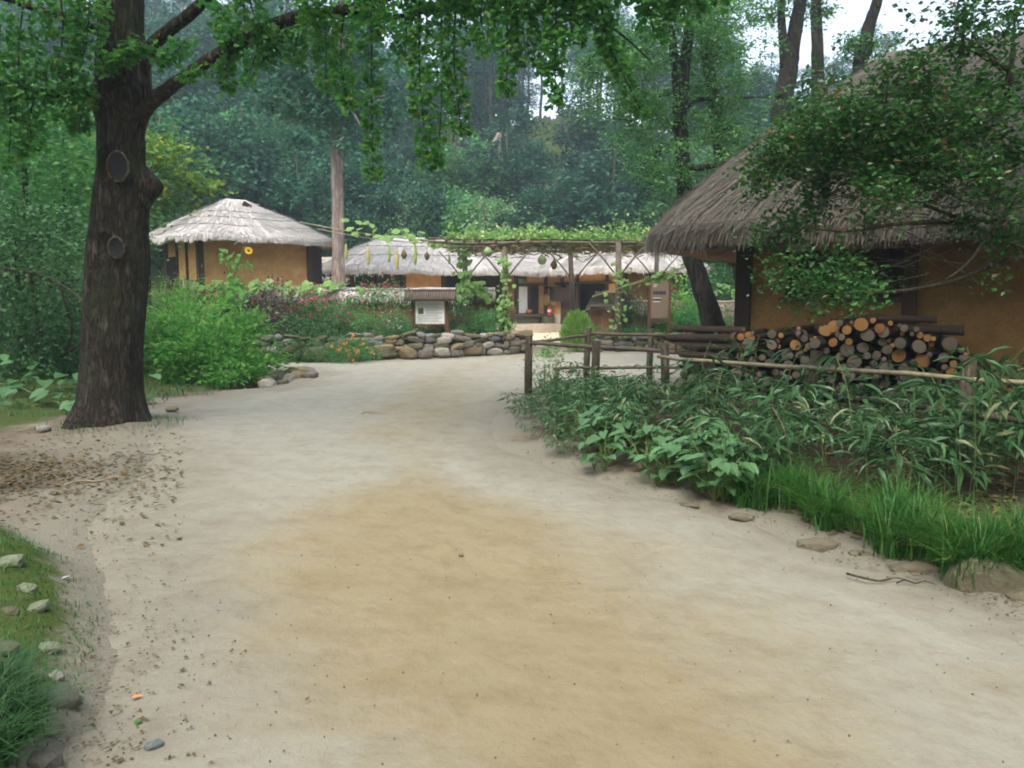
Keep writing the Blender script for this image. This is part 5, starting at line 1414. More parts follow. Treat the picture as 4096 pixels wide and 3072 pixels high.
t = thing('pumpkin', 'pale green pumpkin lying among leaves on the mud wall', 'pumpkin', p)
MB().lathe([(0, -.14), (.12, -.13), (.19, -.04), (.19, .05), (.12, .14), (.03, .15)], n=14).build('fruit_body', M['gourd'], t)
MB().tube([(0, 0, .14), (.02, 0, .2)], .018, 6).build('stalk', M['stem'], t)
# sprig growing out of the sand beside the fence
bush('wild_sprig', 'thin leafy sprig growing between path and back fence', 'plant', gl(556, 13.6), (.45, .3, .75), 330, M['lf_bed'], .06, .03, 411, nclump=14)
bush('wild_sprig', 'wispy weed behind the first fence post', 'plant', gl(545, 12.9), (.35, .3, .6), 260, M['lf_bed'], .06, .025, 412, nclump=12)
bush('wild_sprig', 'small yellow green weed in the sand of the yard entrance', 'plant', gl(549, 20.5), (.4, .3, .45), 300, M['lf_weed'], .07, .035, 413, nclump=12)
# ------------------------------------------------------------------ bamboo, broad leaves and grass between path and fence
def in_strip(x, y, m=0.0): return float(sdist(STRIP, np.array([x]), np.array([y]))[0]) < -m
BLEAF = [np_mesh('leaf', *leaves(np.zeros((1, 3)), np.array([[0, 1, 0.]]), 1.0, .21, T_LANCE, np.random.RandomState(i), .05), M['lf_bamboo']) for i in range(4)]
def bamboo_proto(seed, hgt, nleaf, single, lean=.25, dense=1.0):
    rs = np.random.RandomState(seed); rng = random.Random(seed)
    t = thing('bamboo_plant', 'x', 'bamboo')
    a = rng.uniform(0, 6.28)
    tip = Vector((math.cos(a) * lean * hgt, math.sin(a) * lean * hgt, hgt))
    pts = spline([(0, 0, -.05), (tip.x * .15, tip.y * .15, hgt * .4), (tip.x * .5, tip.y * .5, hgt * .78), tip], 4)
    MB().tube(pts, lerps([.006, .005, .003], len(pts)), 5).build('stem', M['stem_dry'] if seed % 3 == 0 else M['stem'], t)
    pos, D, L = [], [], []
    for i in range(nleaf):
        f = rng.uniform(.25, 1.0) ** .7
        p = pts[min(int(f * (len(pts) - 1)), len(pts) - 1)]
        az = rng.uniform(0, 6.28); l = rng.uniform(.15, .30)
        off = Vector((math.cos(az), math.sin(az), .2)) * rng.uniform(.02, .22) * dense
        pos.append(p + off); D.append((math.cos(az) + rng.gauss(0, .3), math.sin(az) + rng.gauss(0, .3), rng.uniform(-.7, .35))); L.append(l)
    if single:
        for p, d, l in zip(pos, D, L):
            d = Vector(d)
            put('leaf', rng.choice(BLEAF), t, p, (math.atan2(d.z, math.hypot(d.x, d.y)), rng.uniform(-.5, .5), math.atan2(d.y, d.x) - math.pi / 2), (l, l, l))
    else:
        put('foliage', np_mesh('foliage', *leaves(np.array(pos), np.array(D), np.array(L), np.array(L) * .19, T_LANCE, rs, .4), M['lf_bamboo']), t)
    return t
NEAR = [bamboo_proto(10 + i, hh, 16, True, .25) for i, hh in enumerate((1.15, .95, .8, 1.25))]
FARB = [bamboo_proto(30 + i, hh, 44, False, .35, 1.3) for i, hh in enumerate((.62, .75, .9, .55, 1.0, .7))]
rng = random.Random(4)
used_p = set()
def spot(px, py):
    """where a plant of the strip stands, told by the fence posts and by its distance from the path"""
    a = next(b for q, b in ((530, 'left of the first fence post'), (562, 'just right of the first fence post'), (594, 'left of the paired fence posts'), (628, 'right of the paired fence posts'), (660, 'left of the third fence post'), (700, 'right of the third fence post'),
                            (745, 'at the left end of the firewood'), (790, 'below the dark corner post'), (825, 'left of the fourth fence post'), (870, 'right of the fourth fence post'), (920, 'below the middle of the firewood'), (970, 'left of the stout fence post'), (2000, 'right of the stout fence post')) if px < q)
    b = next(c for q, c in ((392, 'farthest back'), (410, 'well behind'), (430, 'midway'), (450, 'towards the path'), (475, 'near the path'), (2000, 'at the path edge')) if py < q)
    return b + ' ' + a
def plant(protos, x, y, s, label, group):
    p = rng.choice(protos)
    loc = (x, y, h(x, y))
    if p.name not in used_p:
        used_p.add(p.name); p.location = loc; p.rotation_euler = (0, 0, rng.uniform(0, 6.28)); p.scale = (s,) * 3; p['label'] = label; p['group'] = group
        return p
    return copy_thing(p, loc, rng.uniform(0, 6.28), s, label, group)
cnt = 0
while cnt < 110:                                              # the thick low part along the path bend
    px, py = rng.uniform(496, 720), rng.uniform(376, 462)
    p = G(px, py)
    if not in_strip(p.x, p.y, .07) : continue
    if (py > 440 and px > 640) or py < 402 - 10 * (px < 560) or (640 < px and py < 425): continue
    edge = -float(sdist(STRIP, np.array([p.x]), np.array([p.y]))[0])
    plant(FARB, p.x, p.y, rng.uniform(.42, .64) * min(1, .6 + edge * .5), 'low leafy bamboo ' + spot(px, py), 'low bamboo at the path bend'); cnt += 1
cnt = 0
while cnt < 52:                                              # taller, sparser canes in front of the logs
    px, py = rng.uniform(640, 1060), rng.uniform(425, 520)
    p = G(px, py)
    if not in_strip(p.x, p.y, .4): continue
    plant(NEAR, p.x, p.y, rng.uniform(.6, .95), 'tall sparse bamboo cane ' + spot(px, py), 'bamboo canes before the firewood'); cnt += 1
cnt = 0
while cnt < 66:
    px, py = rng.uniform(660, 1070), rng.uniform(432, 515)
    p = G(px, py)
    if not in_strip(p.x, p.y, .35): continue
    plant(FARB, p.x, p.y, rng.uniform(.5, .85), 'leafy bamboo round the fence ' + spot(px, py), 'bamboo round the fence'); cnt += 1
for pr in NEAR + FARB:
    if pr.name not in used_p: print('unused', pr.name)
# broad heart shaped leaves at the path edge
HL = [np_mesh('leaf', *leaves(np.zeros((1, 3)), np.array([[0, 1, 0.]]), 1.0, .8, T_HEART, np.random.RandomState(i), .05), M['lf_broad']) for i in range(4)]
def broad_proto(seed):
    rng = random.Random(seed); t = thing('broadleaf_plant', 'x', 'plant')
    mb = MB()
    for i in range(rng.randint(9, 12)):
        az = i * 2.4 + rng.uniform(-.3, .3); r = rng.uniform(.05, .2); z = rng.uniform(.12, .34)
        p = Vector((math.cos(az) * r, math.sin(az) * r, z))
        mb.tube([(0, 0, 0), (p.x * .5, p.y * .5, z * .7), p], .004, 4, cap=False)
        s = rng.uniform(.09, .15)
        put('leaf', rng.choice(HL), t, p, (rng.uniform(-.6, .1), rng.uniform(-.3, .3), az - math.pi / 2), (s,) * 3)
    mb.build('stem', M['stem'], t)
    return t
BR = [broad_proto(i) for i in range(3)]
cnt = 0
while cnt < 52:
    px, py = rng.uniform(575, 765), rng.uniform(440, 508)
    p = G(px, py)
    e = -float(sdist(STRIP, np.array([p.x]), np.array([p.y]))[0])
    if not (.02 < e < .9): continue
    plant(BR, p.x, p.y, rng.uniform(.85, 1.2), 'heart shaped leaves ' + spot(px, py), 'broad leaved plants at the path edge'); cnt += 1

def grass_mesh(name, pts, hmin, hmax, w, rs, bend=.5, mat='lf_grass', seg=4):
    n = len(pts)
    a = rs.rand(n) * 6.283; hh = rs.uniform(hmin, hmax, n); b = rs.uniform(.3, 1.3, n) * bend
    D = np.stack([np.cos(a), np.sin(a)], 1); S = np.stack([-np.sin(a), np.cos(a)], 1)
    V = []
    for k in range(seg + 1):
        t = k / seg
        c = pts.copy()
        c[:, :2] += D * (b * hh * t ** 2)[:, None]
        c[:, 2] += hh * (t - .35 * b * t ** 2.2)
        ww = (w * (1 - t ** 1.5) + .0006)
        for sg_ in (-1, 1):
            q = c.copy(); q[:, :2] += S * sg_ * ww / 2
            V.append(q)
    V = np.stack(V, 1).reshape(-1, 3)
    f = np.array([(2 * k, 2 * k + 1, 2 * k + 3, 2 * k + 2) for k in range(seg)])
    F = (f[None] + (np.arange(n) * (2 * seg + 2))[:, None, None]).reshape(-1, 4)
    return np_mesh(name, V, F, M[mat], smooth=True)
def Gv(px, py, z=0.0):
    u, v = (px - 512) / FOC, (384 - py) / FOC
    t = (z - CAM_H) / (v * _c - _s)
    return u * t, t * (_c + v * _s)
def scatter(n, fn, rs):
    X, Y = np.zeros(0), np.zeros(0)
    while len(X) < n:
        x, y, ok = fn(max(n * 2, 400))
        X = np.append(X, x[ok]); Y = np.append(Y, y[ok])
    X, Y = X[:n], Y[:n]
    return np.column_stack([X, Y, H(X, Y)])
rs = np.random.RandomState(21)
def g1(n):                                                   # tufts of long blades below the bamboo, thick towards the right
    px, py = rs.uniform(735, 1090, n), rs.uniform(470, 590, n)
    x, y = Gv(px, py); e = -sdist(STRIP, x, y)
    lim = .12 + .10 * np.sin(px * .09) + .08 * np.sin(px * .023 + 1)
    return x, y, (lim < e) & (e < .5 + .16 * np.sin(px * .05))
cent = scatter(230, g1, rs)
pts = np.repeat(cent, 26, 0); pts[:, :2] += rs.randn(len(pts), 2) * .035
tag(put('grass', grass_mesh('grass', pts, .2, .46, .008, rs, 1.05)), 'long arching bright grass along the planted edge', 'grass', kind='stuff')
# mossy bank: short moss blades and a long tuft in the corner
def g2(n):
    x, y = rs.uniform(-4.2, -1.45, n), rs.uniform(1.9, 5.7, n)
    return x, y, sdist(BANK, x, y) < -.05
pts = scatter(9000, g2, rs)
tag(put('moss_grass', grass_mesh('moss_grass', pts, .012, .05, .004, rs, .8, seg=2)), 'short mossy turf on the bank at the path side', 'grass', kind='stuff')
def g3(n):
    x, y = Gv(rs.uniform(-40, 62, n), rs.uniform(672, 800, n), .24)
    return x, y, sdist(BANK, x, y) < -.12
pts = np.repeat(scatter(60, g3, rs), 30, 0); pts[:, :2] += rs.randn(len(pts), 2) * .02
tag(put('grass', grass_mesh('grass', pts, .08, .24, .005, rs, 1.1, 'lf_bed_dark')), 'long dark grass tuft among the stones of the left bank', 'grass', kind='stuff')
# green cover left of the tree, at the weeds' foot and on the beds
def g4(n):
    x, y = rs.uniform(-14, -4.4, n), rs.uniform(9.6, 17.5, n)
    return x, y, (sdist(PATH, x, y) > .25 + .3 * rs.rand(n)) & (sdist(PIT, x, y) > .1) & ((x < -5.2) | (y > 10.6)) & ~((x > -6.3) & (y < 11.3) & (rs.rand(n) < .8))
pts = scatter(9000, g4, rs)
tag(put('grass', grass_mesh('grass', pts, .05, .16, .011, rs, .8, 'lf_bed_dark', seg=3)), 'rough low grass under the trees left of the path', 'grass', kind='stuff')
def g5(n):
    x, y = rs.uniform(-9, 9, n), rs.uniform(18.8, 25, n)
    return x, y, np.minimum(sdist(BED_L, x, y), sdist(BED_R, x, y)) < -.35
pts = scatter(5000, g5, rs)
tag(put('ground_cover', grass_mesh('ground_cover', pts, .06, .2, .016, rs, .8, 'lf_bed_dark', seg=3)), 'low green growth between the garden shrubs', 'ground cover', kind='stuff')
# leaf litter and crumbs of soil
def litter(name, label, n, fn, size, mat, seed):
    rs = np.random.RandomState(seed); pts = scatter(n, fn, rs); pts[:, 2] += .012
    tag(put(name, np_mesh(name, *leaves(pts, dirs(n, rs, 0, .15), rs.uniform(.5, 1.4, n) * size, rs.uniform(.3, .8, n) * size, T_OVAL, rs, .25), M[mat])), label, 'leaves', kind='stuff')
def l1(n):
    x, y = Gv(rs.uniform(-40, 185, n), rs.uniform(436, 545, n))
    return x, y, rs.rand(n) < np.exp(-((x + 4.8) / 1.3) ** 2 - ((y - 6.9) / .9) ** 2) * 1.1 + .04
litter('leaf_litter', 'dry leaf litter scattered on the soil below the big tree', 2000, l1, .05, 'lf_dry', 51)
def l2(n):
    x, y = Gv(rs.uniform(60, 330, n), rs.uniform(450, 768, n))
    return x, y, rs.rand(n) < np.exp(-(sdist(PATH, x, y) / .35) ** 2)
litter('leaf_litter', 'tiny leaf bits and crumbs along the left edge of the path', 420, l2, .022, 'lf_dry', 52)
def l5(n):
    x, y = Gv(rs.uniform(560, 1060, n), rs.uniform(400, 560, n))
    return x, y, sdist(STRIP, x, y) < -.15
litter('leaf_litter', 'dry brown leaf litter on the dark soil under the bamboo', 2600, l5, .07, 'lf_dry', 54)
def l3(n):
    x, y = Gv(rs.uniform(520, 1030, n), rs.uniform(430, 620, n)); d_ = sdist(PATH, x, y)
    return x, y, (d_ > -.5) & (d_ < .15) & (rs.rand(n) < np.exp(-(d_ / .16) ** 2))
litter('leaf_litter', 'small fallen leaves along the planted edge of the path', 260, l3, .028, 'lf_dry', 53)
def g6(n):
    x, y = rs.uniform(-6.2, -3.9, n), rs.uniform(8.2, 10.2, n); d_ = np.hypot(x + 4.83, y - 9.3)
    return x, y, (d_ > .42) & (rs.rand(n) < np.exp(-((d_ - .5) / .25) ** 2))
pts = scatter(700, g6, rs)
tag(put('grass', grass_mesh('grass', pts, .02, .09, .006, rs, .8, seg=2)), 'thin moss and grass ringing the foot of the big trunk', 'grass', kind='stuff')
# pebbles and grit on the sand
def gritmesh(n, fn, s0, s1, seed):
    rs = np.random.RandomState(seed); pts = scatter(n, fn, rs); pts[:, 2] += .006
    s = rs.uniform(s0, s1, n)
    oc = np.array([(1, 0, 0), (0, 1, 0), (-1, 0, 0), (0, -1, 0), (0, 0, .8), (0, 0, -.8)], float)
    f = np.array([(0, 1, 4), (1, 2, 4), (2, 3, 4), (3, 0, 4), (1, 0, 5), (2, 1, 5), (3, 2, 5), (0, 3, 5)])
    V = pts[:, None] + (oc[None] * rs.uniform(.6, 1.3, (n, 6, 1))) * s[:, None, None]
    return np_mesh('gravel', V.reshape(-1, 3), (f[None] + (np.arange(n) * 6)[:, None, None]).reshape(-1, 3), M['stone_d'])
def l4(n):
    x, y = Gv(rs.uniform(-20, 1040, n), rs.uniform(420, 790, n)); d_ = sdist(PATH, x, y)
    return x, y, (d_ < .5) & (rs.rand(n) < .10 + .9 * np.exp(-(d_ / .45) ** 2))
tag(put('gravel', gritmesh(800, l4, .002, .007, 61)), 'fine grit strewn over the sandy path', 'gravel', kind='stuff')
# single things lying on the path
def lying(name, label, cat, px, py, L, mat, kind='leaf', rz=0.0):
    p = G(px, py); z = h(p.x, p.y) + .008
    if kind == 'leaf':
        me = np_mesh(name, *leaves(np.zeros((1, 3)), np.array([[1., 0, .15]]), L, L * .45, T_OVAL, np.random.RandomState(int(px)), .2), M[mat])
        o = put(name, me, None, (p.x, p.y, z), (0, 0, rz))
    else:
        rr = random.Random(int(px))
        pts = spline([(L * (k / 4 - .5), rr.uniform(-.12, .12) * L, .006 + .01 * (k % 2)) for k in range(5)], 3)
        o = MB().tube(pts, lerps([L * .022, L * .018, L * .008], len(pts)), 6).build(name, M[mat], None, loc=(p.x, p.y, z), rot=(0, 0, rz))
    tag(o, label, cat, None)
lying('fallen_leaf', 'rusty orange leaf lying low on the left of the path', 'leaf', 130, 702, .05, 'fl_orange', rz=.3)
lying('fallen_leaf', 'pale yellow leaf near the left edge of the tan sand', 'leaf', 183, 487, .055, 'lf_gourd', rz=.1)
lying('fallen_leaf', 'whitish leaf beside the grey sand margin by the bank', 'leaf', 62, 598, .05, 'fl_white', rz=1)
lying('fallen_leaf', 'green leaf on the path near the bottom left grass', 'leaf', 137, 730, .05, 'lf_weed', rz=2)
lying('fallen_leaf', 'single yellow leaf by the mossy kerb block', 'leaf', 1010, 571, .05, 'fl_yellow', rz=.5)
lying('fallen_leaf', 'tiny beige leaf in the lower middle of the path', 'leaf', 305, 706, .035, 'lf_dry', rz=1.2)
lying('twig', 'dark leafy twig lying alone on the upper path', 'twig', 372, 414, .28, 'stem', 'twig', .05)
lying('twig', 'curved stick half buried near the right kerb stones', 'twig', 880, 583, .34, 'post', 'twig', -.35)
lying('twig', 'thin dark stick next to the mossy kerb block', 'twig', 915, 588, .2, 'bark_dark', 'twig', -.2)
lying('twig', 'ochre straw stalk on the soil below the big tree', 'twig', 97, 482, .5, 'bamboo_rail', 'twig', .5)
lying('twig', 'short dark twig on the soil right of the litter', 'twig', 153, 457, .18, 'bark_dark', 'twig', 0)
# ------------------------------------------------------------------ the big ginkgo beside the path
gk = thing('ginkgo_tree', 'big ginkgo with a burl and two healed scars beside the path', 'tree', (-4.83, 9.3, h(-4.83, 9.3)))
o = gk.location.copy()
pm = 770 / 9.3
def w_at(pyl): return P(120, pyl, 9.3).z
prof = [(432, 70, 146), (424, 74, 143), (400, 80, 141), (370, 83, 140), (340, 85, 141), (300, 88, 143), (262, 89, 147), (240, 91, 146), (214, 93, 146), (200, 95, 146), (182, 98, 146), (165, 100, 142), (127, 100, 143), (95, 98, 146), (60, 99, 147), (32, 102, 141), (0, 102, 141), (-40, 104, 140), (-120, 106, 137), (-260, 110, 132)]
zs = [w_at(a) - o.z for a, _, _ in prof]
cx_ = [P((b + c) / 2, a, 9.3).x - o.x for a, b, c in prof]; rr_ = [(P(c, a, 9.3).x - P(b, a, 9.3).x) / 2 for a, b, c in prof]
na, nz = 120, 230
zz = np.concatenate([np.linspace(zs[0] - .25, zs[15], nz - 30), np.linspace(zs[15], zs[-1], 31)[1:]])
A, Zg = np.meshgrid(np.arange(na) / na * 2 * np.pi, zz)
cxx = np.interp(Zg, zs, cx_); rad = np.interp(Zg, zs, rr_)
zl = Zg + o.z
flare = np.clip((zs[1] + .45 - Zg) / .5, 0, 1) ** 2 * .10 * (np.sin(A * 5 + .6) * .5 + .5)
burl = .17 * np.exp(-((A - .15 + np.pi) % (2 * np.pi) - np.pi) ** 2 / .30 - ((zl - w_at(187)) / .17) ** 2)
collar = .05 * np.exp(-((zl - w_at(100)) / .2) ** 2)
sc1 = ((A - 4.66) / .36) ** 2 + ((zl - w_at(166)) / .19) ** 2
sc2 = ((A - 4.70) / .28) ** 2 + ((zl - w_at(248)) / .15) ** 2
swell = .045 * np.exp(-(np.sqrt(sc1) - 1.0) ** 2 / .12) + .035 * np.exp(-(np.sqrt(sc2) - 1.0) ** 2 / .14)
hole = np.maximum(np.exp(-np.clip(sc1 - 1.0, 0, 9) * 5), np.exp(-np.clip(sc2 - 1.0, 0, 9) * 5))
fur = np.abs(fbm(np.cos(A) * 7 + .9 * fbm(np.cos(A) * 2, zl * 1.1, np.sin(A) * 2), zl * 1.2, np.sin(A) * 7, 3))
rad2 = rad + flare + burl + collar + swell + .045 * (np.clip(fur, 0, .5) - .25) * (1 - hole) - .05 * hole + .02 * fbm(np.cos(A) * 1.5, zl * 1.4, np.sin(A) * 1.5)
V = np.stack([cxx + rad2 * np.cos(A), rad2 * np.sin(A), Zg], -1).reshape(-1, 3)
i = np.arange((nz - 0) - 1)[:, None] * na; j = np.arange(na)[None]
F = np.stack([i + j, i + (j + 1) % na, i + na + (j + 1) % na, i + na + j], -1).reshape(-1, 4)
put('trunk', np_mesh('trunk', V, F, M['bark_ginkgo'], smooth=True), gk)
def scar(px, py, w, hh, par):
    f_ = P(px, py, 9.02) - o
    z = f_.z; xx = f_.x; r = float(np.interp(z, zs, rr_)); c0 = float(np.interp(z, zs, cx_))
    y = -math.sqrt(max(r * r - (xx - c0) ** 2, .01))
    w, hh = w / pm / 2, hh / pm / 2
    mb = MB()
    n = 24
    vs = [(0, -.004, 0)] + [(w * f * math.cos(2 * math.pi * k / n), -.006 - .012 * (f > .9), hh * f * math.sin(2 * math.pi * k / n)) for f in (.5, .95) for k in range(n)]
    fs = [(0, 1 + k, 1 + (k + 1) % n) for k in range(n)] + [(1 + k, 1 + n + k, 1 + n + (k + 1) % n, 1 + (k + 1) % n) for k in range(n)]
    mb.add(vs, fs, 0, True)
    sc = mb.build('knot_scar', M['knot'], par, loc=(xx, y - .07, z))
    MB().tube([(w * 1.03 * math.cos(2 * math.pi * k / n), .0 + .012 * math.sin(k * 1.7), hh * 1.03 * math.sin(2 * math.pi * k / n)) for k in range(n + 1)], [.013 + .006 * math.sin(k * 2.3) for k in range(n + 1)], 8, cap=False).build('scar_rim', M['knot_rim'], sc)
scar(119, 167, 19, 27, gk); scar(120, 248, 14, 19, gk)
def limb(pts, rads, seed=0, par=gk, mat='bark_ginkgo', n=12, name='branch'):
    q = spline([p - par.location for p in pts], 5)
    return MB().tube(q, lerps(rads, len(q)), n, wob=.06, seed=seed).build(name, M[mat], par)
B1 = [P(138, 118, 9.2), P(150, 104, 9.15), P(172, 86, 9.05), P(192, 72, 8.95), P(222, 52, 8.8), P(262, 30, 8.6), P(300, 16, 8.45), P(345, 10, 8.3), P(410, -12, 8.1), P(500, -40, 7.9), P(600, -55, 7.7), P(700, -70, 7.6)]
limb(B1, [.10, .085, .075, .07, .068, .066, .062, .052, .05, .045, .04, .02], 1)
B2 = [P(140, 70, 9.3), P(152, 46, 9.25), P(172, 28, 9.1), P(200, 5, 8.9), P(240, -40, 8.6), P(320, -90, 8.2)]
limb(B2, [.09, .075, .07, .065, .06, .03], 2)
B3 = [P(105, 98, 9.2), P(84, 92, 9.0), P(50, 94, 8.7), P(5, 88, 8.4), P(-60, 60, 8.0)]
limb(B3, [.09, .06, .055, .05, .03], 3)
B4 = [P(112, 40, 9.2), P(80, 22, 9.0), P(40, 10, 8.8), P(-20, -10, 8.5)]
limb(B4, [.06, .05, .04, .02], 4)
B5 = [P(345, 8, 8.3), P(385, 18, 8.3), P(440, 10, 8.2), P(520, 12, 8.1), P(600, 22, 8.0), P(650, 60, 8.0)]
limb(B5, [.03, .026, .022, .018, .014, .006], 5)
rs = np.random.RandomState(31)
GL = .062
def shoot(pts, spread0, spread1, n, seed, droop=-.6, name='leafy_shoot', size=GL):
    """a twig densely set with fan leaves"""
    rs = np.random.RandomState(seed)
    q = spline([p - o for p in pts], 4)
    pa = np.array(q); f = rs.rand(n) * (len(pa) - 1); i = np.minimum(f.astype(int), len(pa) - 2); fr = (f - i)[:, None]
    c = pa[i] * (1 - fr) + pa[i + 1] * fr
    sp = spread0 + (spread1 - spread0) * f / (len(pa) - 1)
    # leaves sit in small whorls (short shoots)
    wh = np.round(f * 3) * 1.7
    ang = wh * 2.4 + rs.randn(n) * .9
    off = np.stack([np.cos(ang), np.sin(ang), rs.randn(n) * .35], 1) * (sp * rs.uniform(.3, 1.1, n))[:, None]
    D = off / (np.linalg.norm(off, axis=1, keepdims=True) + 1e-6) * .9 + rs.randn(n, 3) * .35 + np.array([0, 0, droop])
    sh = MB().tube(q, lerps([.012, .004], len(q)), 5, cap=False).build(name, M['bark_ginkgo'], gk)
    L = size * rs.uniform(.65, 1.2, n)
    put('foliage', np_mesh('foliage', *leaves(c + off * .7, D, L, L * 1.15, T_FAN, rs, .6), M['lf_ginkgo']), sh)
SH = [  # x0,y0 -> x1,y1, depth, spread (m), leaves
    (372, -5, 373, 178, 8.3, .14, .09, 620), (400, -5, 404, 60, 8.2, .2, .14, 300), (420, -8, 428, 162, 8.1, .17, .10, 760), (440, -8, 437, 168, 8.3, .12, .06, 420), (456, -6, 462, 132, 8.0, .17, .10, 560),
    (484, -10, 488, 52, 8.0, .22, .14, 300), (505, -8, 506, 94, 7.9, .17, .07, 420), (530, -10, 527, 62, 7.9, .2, .12, 300), (556, -10, 555, 104, 7.8, .16, .07, 430), (545, -10, 548, 72, 7.8, .2, .1, 300),
    (586, -8, 642, 113, 7.9, .16, .10, 520), (600, -10, 612, 55, 7.8, .18, .1, 260), (640, -20, 655, 40, 7.8, .2, .14, 260), (575, -12, 572, 40, 7.7, .22, .15, 260), (690, -25, 684, 18, 7.7, .2, .15, 220),
    (300, 12, 292, 62, 8.6, .2, .14, 260), (325, 8, 326, 88, 8.5, .18, .09, 330), (345, 6, 348, 108, 8.4, .18, .09, 420), (275, 22, 268, 66, 8.6, .17, .1, 240), (240, 40, 228, 90, 8.8, .14, .08, 240),
    (262, 28, 246, 84, 8.7, .12, .08, 180), (222, 48, 216, 74, 8.9, .14, .1, 160), (185, 40, 160, 62, 9.0, .16, .12, 220), (150, 44, 126, 60, 8.9, .16, .12, 240), (126, 52, 104, 70, 8.9, .14, .1, 160), (205, 66, 186, 78, 8.7, .1, .08, 90),
    (250, -20, 262, 30, 8.4, .25, .18, 360), (310, -20, 316, 26, 8.2, .26, .2, 420), (365, -20, 388, 30, 8.0, .26, .2, 420), (215, 0, 232, 40, 8.6, .2, .15, 260),
    (90, -10, 84, 56, 8.8, .26, .2, 420), (60, -10, 52, 80, 8.6, .28, .2, 520), (25, -10, 18, 96, 8.4, .28, .2, 520), (0, 20, -4, 120, 8.3, .26, .18, 420), (70, 60, 60, 118, 8.6, .22, .16, 360), (40, 85, 34, 150, 8.5, .2, .14, 360), (86, 88, 78, 130, 8.8, .16, .1, 220), (10, 90, 8, 165, 8.3, .2, .14, 320),
    (420, -25, 470, 4, 8.0, .28, .22, 420), (480, -25, 530, 6, 7.9, .28, .22, 420), (540, -30, 590, 8, 7.8, .28, .22, 420), (600, -30, 660, 6, 7.7, .28, .22, 420), (660, -35, 720, 0, 7.6, .26, .2, 360),
]
for k, (x0, y0, x1, y1, Y, a, b, n) in enumerate(SH):
    p0, p1 = P(x0, y0, Y), P(x1, y1, Y - .05)
    mid = p0.lerp(p1, .5) + Vector((rs.uniform(-.06, .06), rs.uniform(-.1, .1), 0))
    shoot([p0, mid, p1], a * 1.1, b * 1.1, int(n * .85), 700 + k)
# the crown over the frame, which shades the top of the picture
V, F = None, None
pp, _ = clumped(rs, 8000, (6.2, 4.6, 2.4), 90, .2, .45, -.9, .6)
pos = pp + np.array([1.4, -1.2, 8.2])
Lf = rs.uniform(.09, .15, len(pos))
put('crown', np_mesh('crown', *leaves(pos, dirs(len(pos), rs, -.3), Lf, Lf, T_FAN, rs, .6), M['lf_ginkgo']), gk)

# ------------------------------------------------------------------ dark glossy tree hanging over the firewood
ht_ = thing('evergreen_tree', 'dark small leaved evergreen spreading bare twigs over the firewood and thatch', 'tree', (6.1, 7.6, h(6.1, 7.6)))
o2 = ht_.location.copy()
MB().tube(spline([(0, 0, -.2), (.05, .0, 1.2), (-.1, .05, 2.3), (0, .1, 3.6), (.2, 0, 5.0)]), lerps([.16, .13, .11, .08, .03], 25), 10, wob=.08).build('trunk', M['bark_shrub'], ht_)
def px5(cx, cy): return 625 + cx * .1809, cy * .1808
CL = [(1250, 620, 150), (1040, 620, 130), (900, 740, 110), (800, 860, 100), (720, 1000, 90), (900, 950, 130), (1100, 880, 150), (1300, 800, 150), (1500, 720, 150), (1480, 480, 120), (1650, 480, 140), (1640, 340, 90), (1460, 380, 80), (1850, 260, 110),
      (1900, 130, 110), (1860, 60, 60), (2100, 190, 90), (2150, 60, 70), (1900, 520, 140), (2050, 640, 150), (1880, 760, 150), (1680, 850, 150), (1500, 950, 140), (2120, 850, 130), (1340, 1000, 140), (1080, 1000, 100), (1050, 1170, 90), (940, 1230, 80), (760, 1330, 60), (850, 1290, 60),
      (1480, 1080, 110), (1330, 1210, 60), (1850, 1250, 70), (2150, 1300, 90), (1150, 1430, 70), (920, 1480, 80), (820, 1550, 70), (1000, 1570, 90), (1130, 1540, 100), (1270, 1500, 90), (1400, 1580, 80), (1250, 1640, 110), (1050, 1660, 80), (2000, 1080, 80), (2140, 1120, 80), (1700, 640, 150), (1400, 640, 120), (2120, 480, 110), (1740, 1010, 100), (1950, 930, 110), (1200, 730, 120), (2050, 1560, 50), (1000, 480, 40), (1110, 470, 60), (1010, 790, 120), (1400, 880, 130), (1600, 780, 130), (1800, 650, 120)]
rng = random.Random(88); rs = np.random.RandomState(88)
limbs = [  # main limbs in the same crop coordinates, depth
    [(2500, 1250, 7.4), (2200, 1080, 7.2), (1850, 950, 6.9), (1450, 900, 6.8), (1000, 800, 6.9), (760, 950, 7.0)],
    [(2450, 900, 7.4), (2120, 760, 7.0), (1800, 620, 6.8), (1450, 520, 6.8), (1080, 560, 6.9)],
    [(2500, 1500, 7.4), (2100, 1330, 7.0), (1700, 1150, 6.8), (1350, 1060, 6.8), (1060, 1120, 6.9)],
    [(2500, 1600, 7.4), (2200, 1420, 7.0), (1800, 1560, 6.9), (1350, 1620, 6.9), (1000, 1560, 7.0), (780, 1560, 7.1)],
    [(2400, 700, 7.4), (2120, 540, 7.0), (2110, 380, 6.9), (1960, 250, 6.9), (1860, 60, 7.0)],
    [(2130, 560, 7.0), (2140, 300, 6.9), (2160, 60, 6.9)],
    [(2110, 390, 6.9), (1850, 250, 6.8), (1660, 330, 6.8)],
    [(2300, 1250, 7.2), (1800, 1230, 6.9), (1500, 1240, 6.8), (1250, 1280, 6.9), (900, 1260, 7.0), (760, 1330, 7.0)],
    [(2300, 1000, 7.2), (2050, 1250, 6.8), (1900, 1450, 6.7), (1750, 1560, 6.7)]]
LP = []
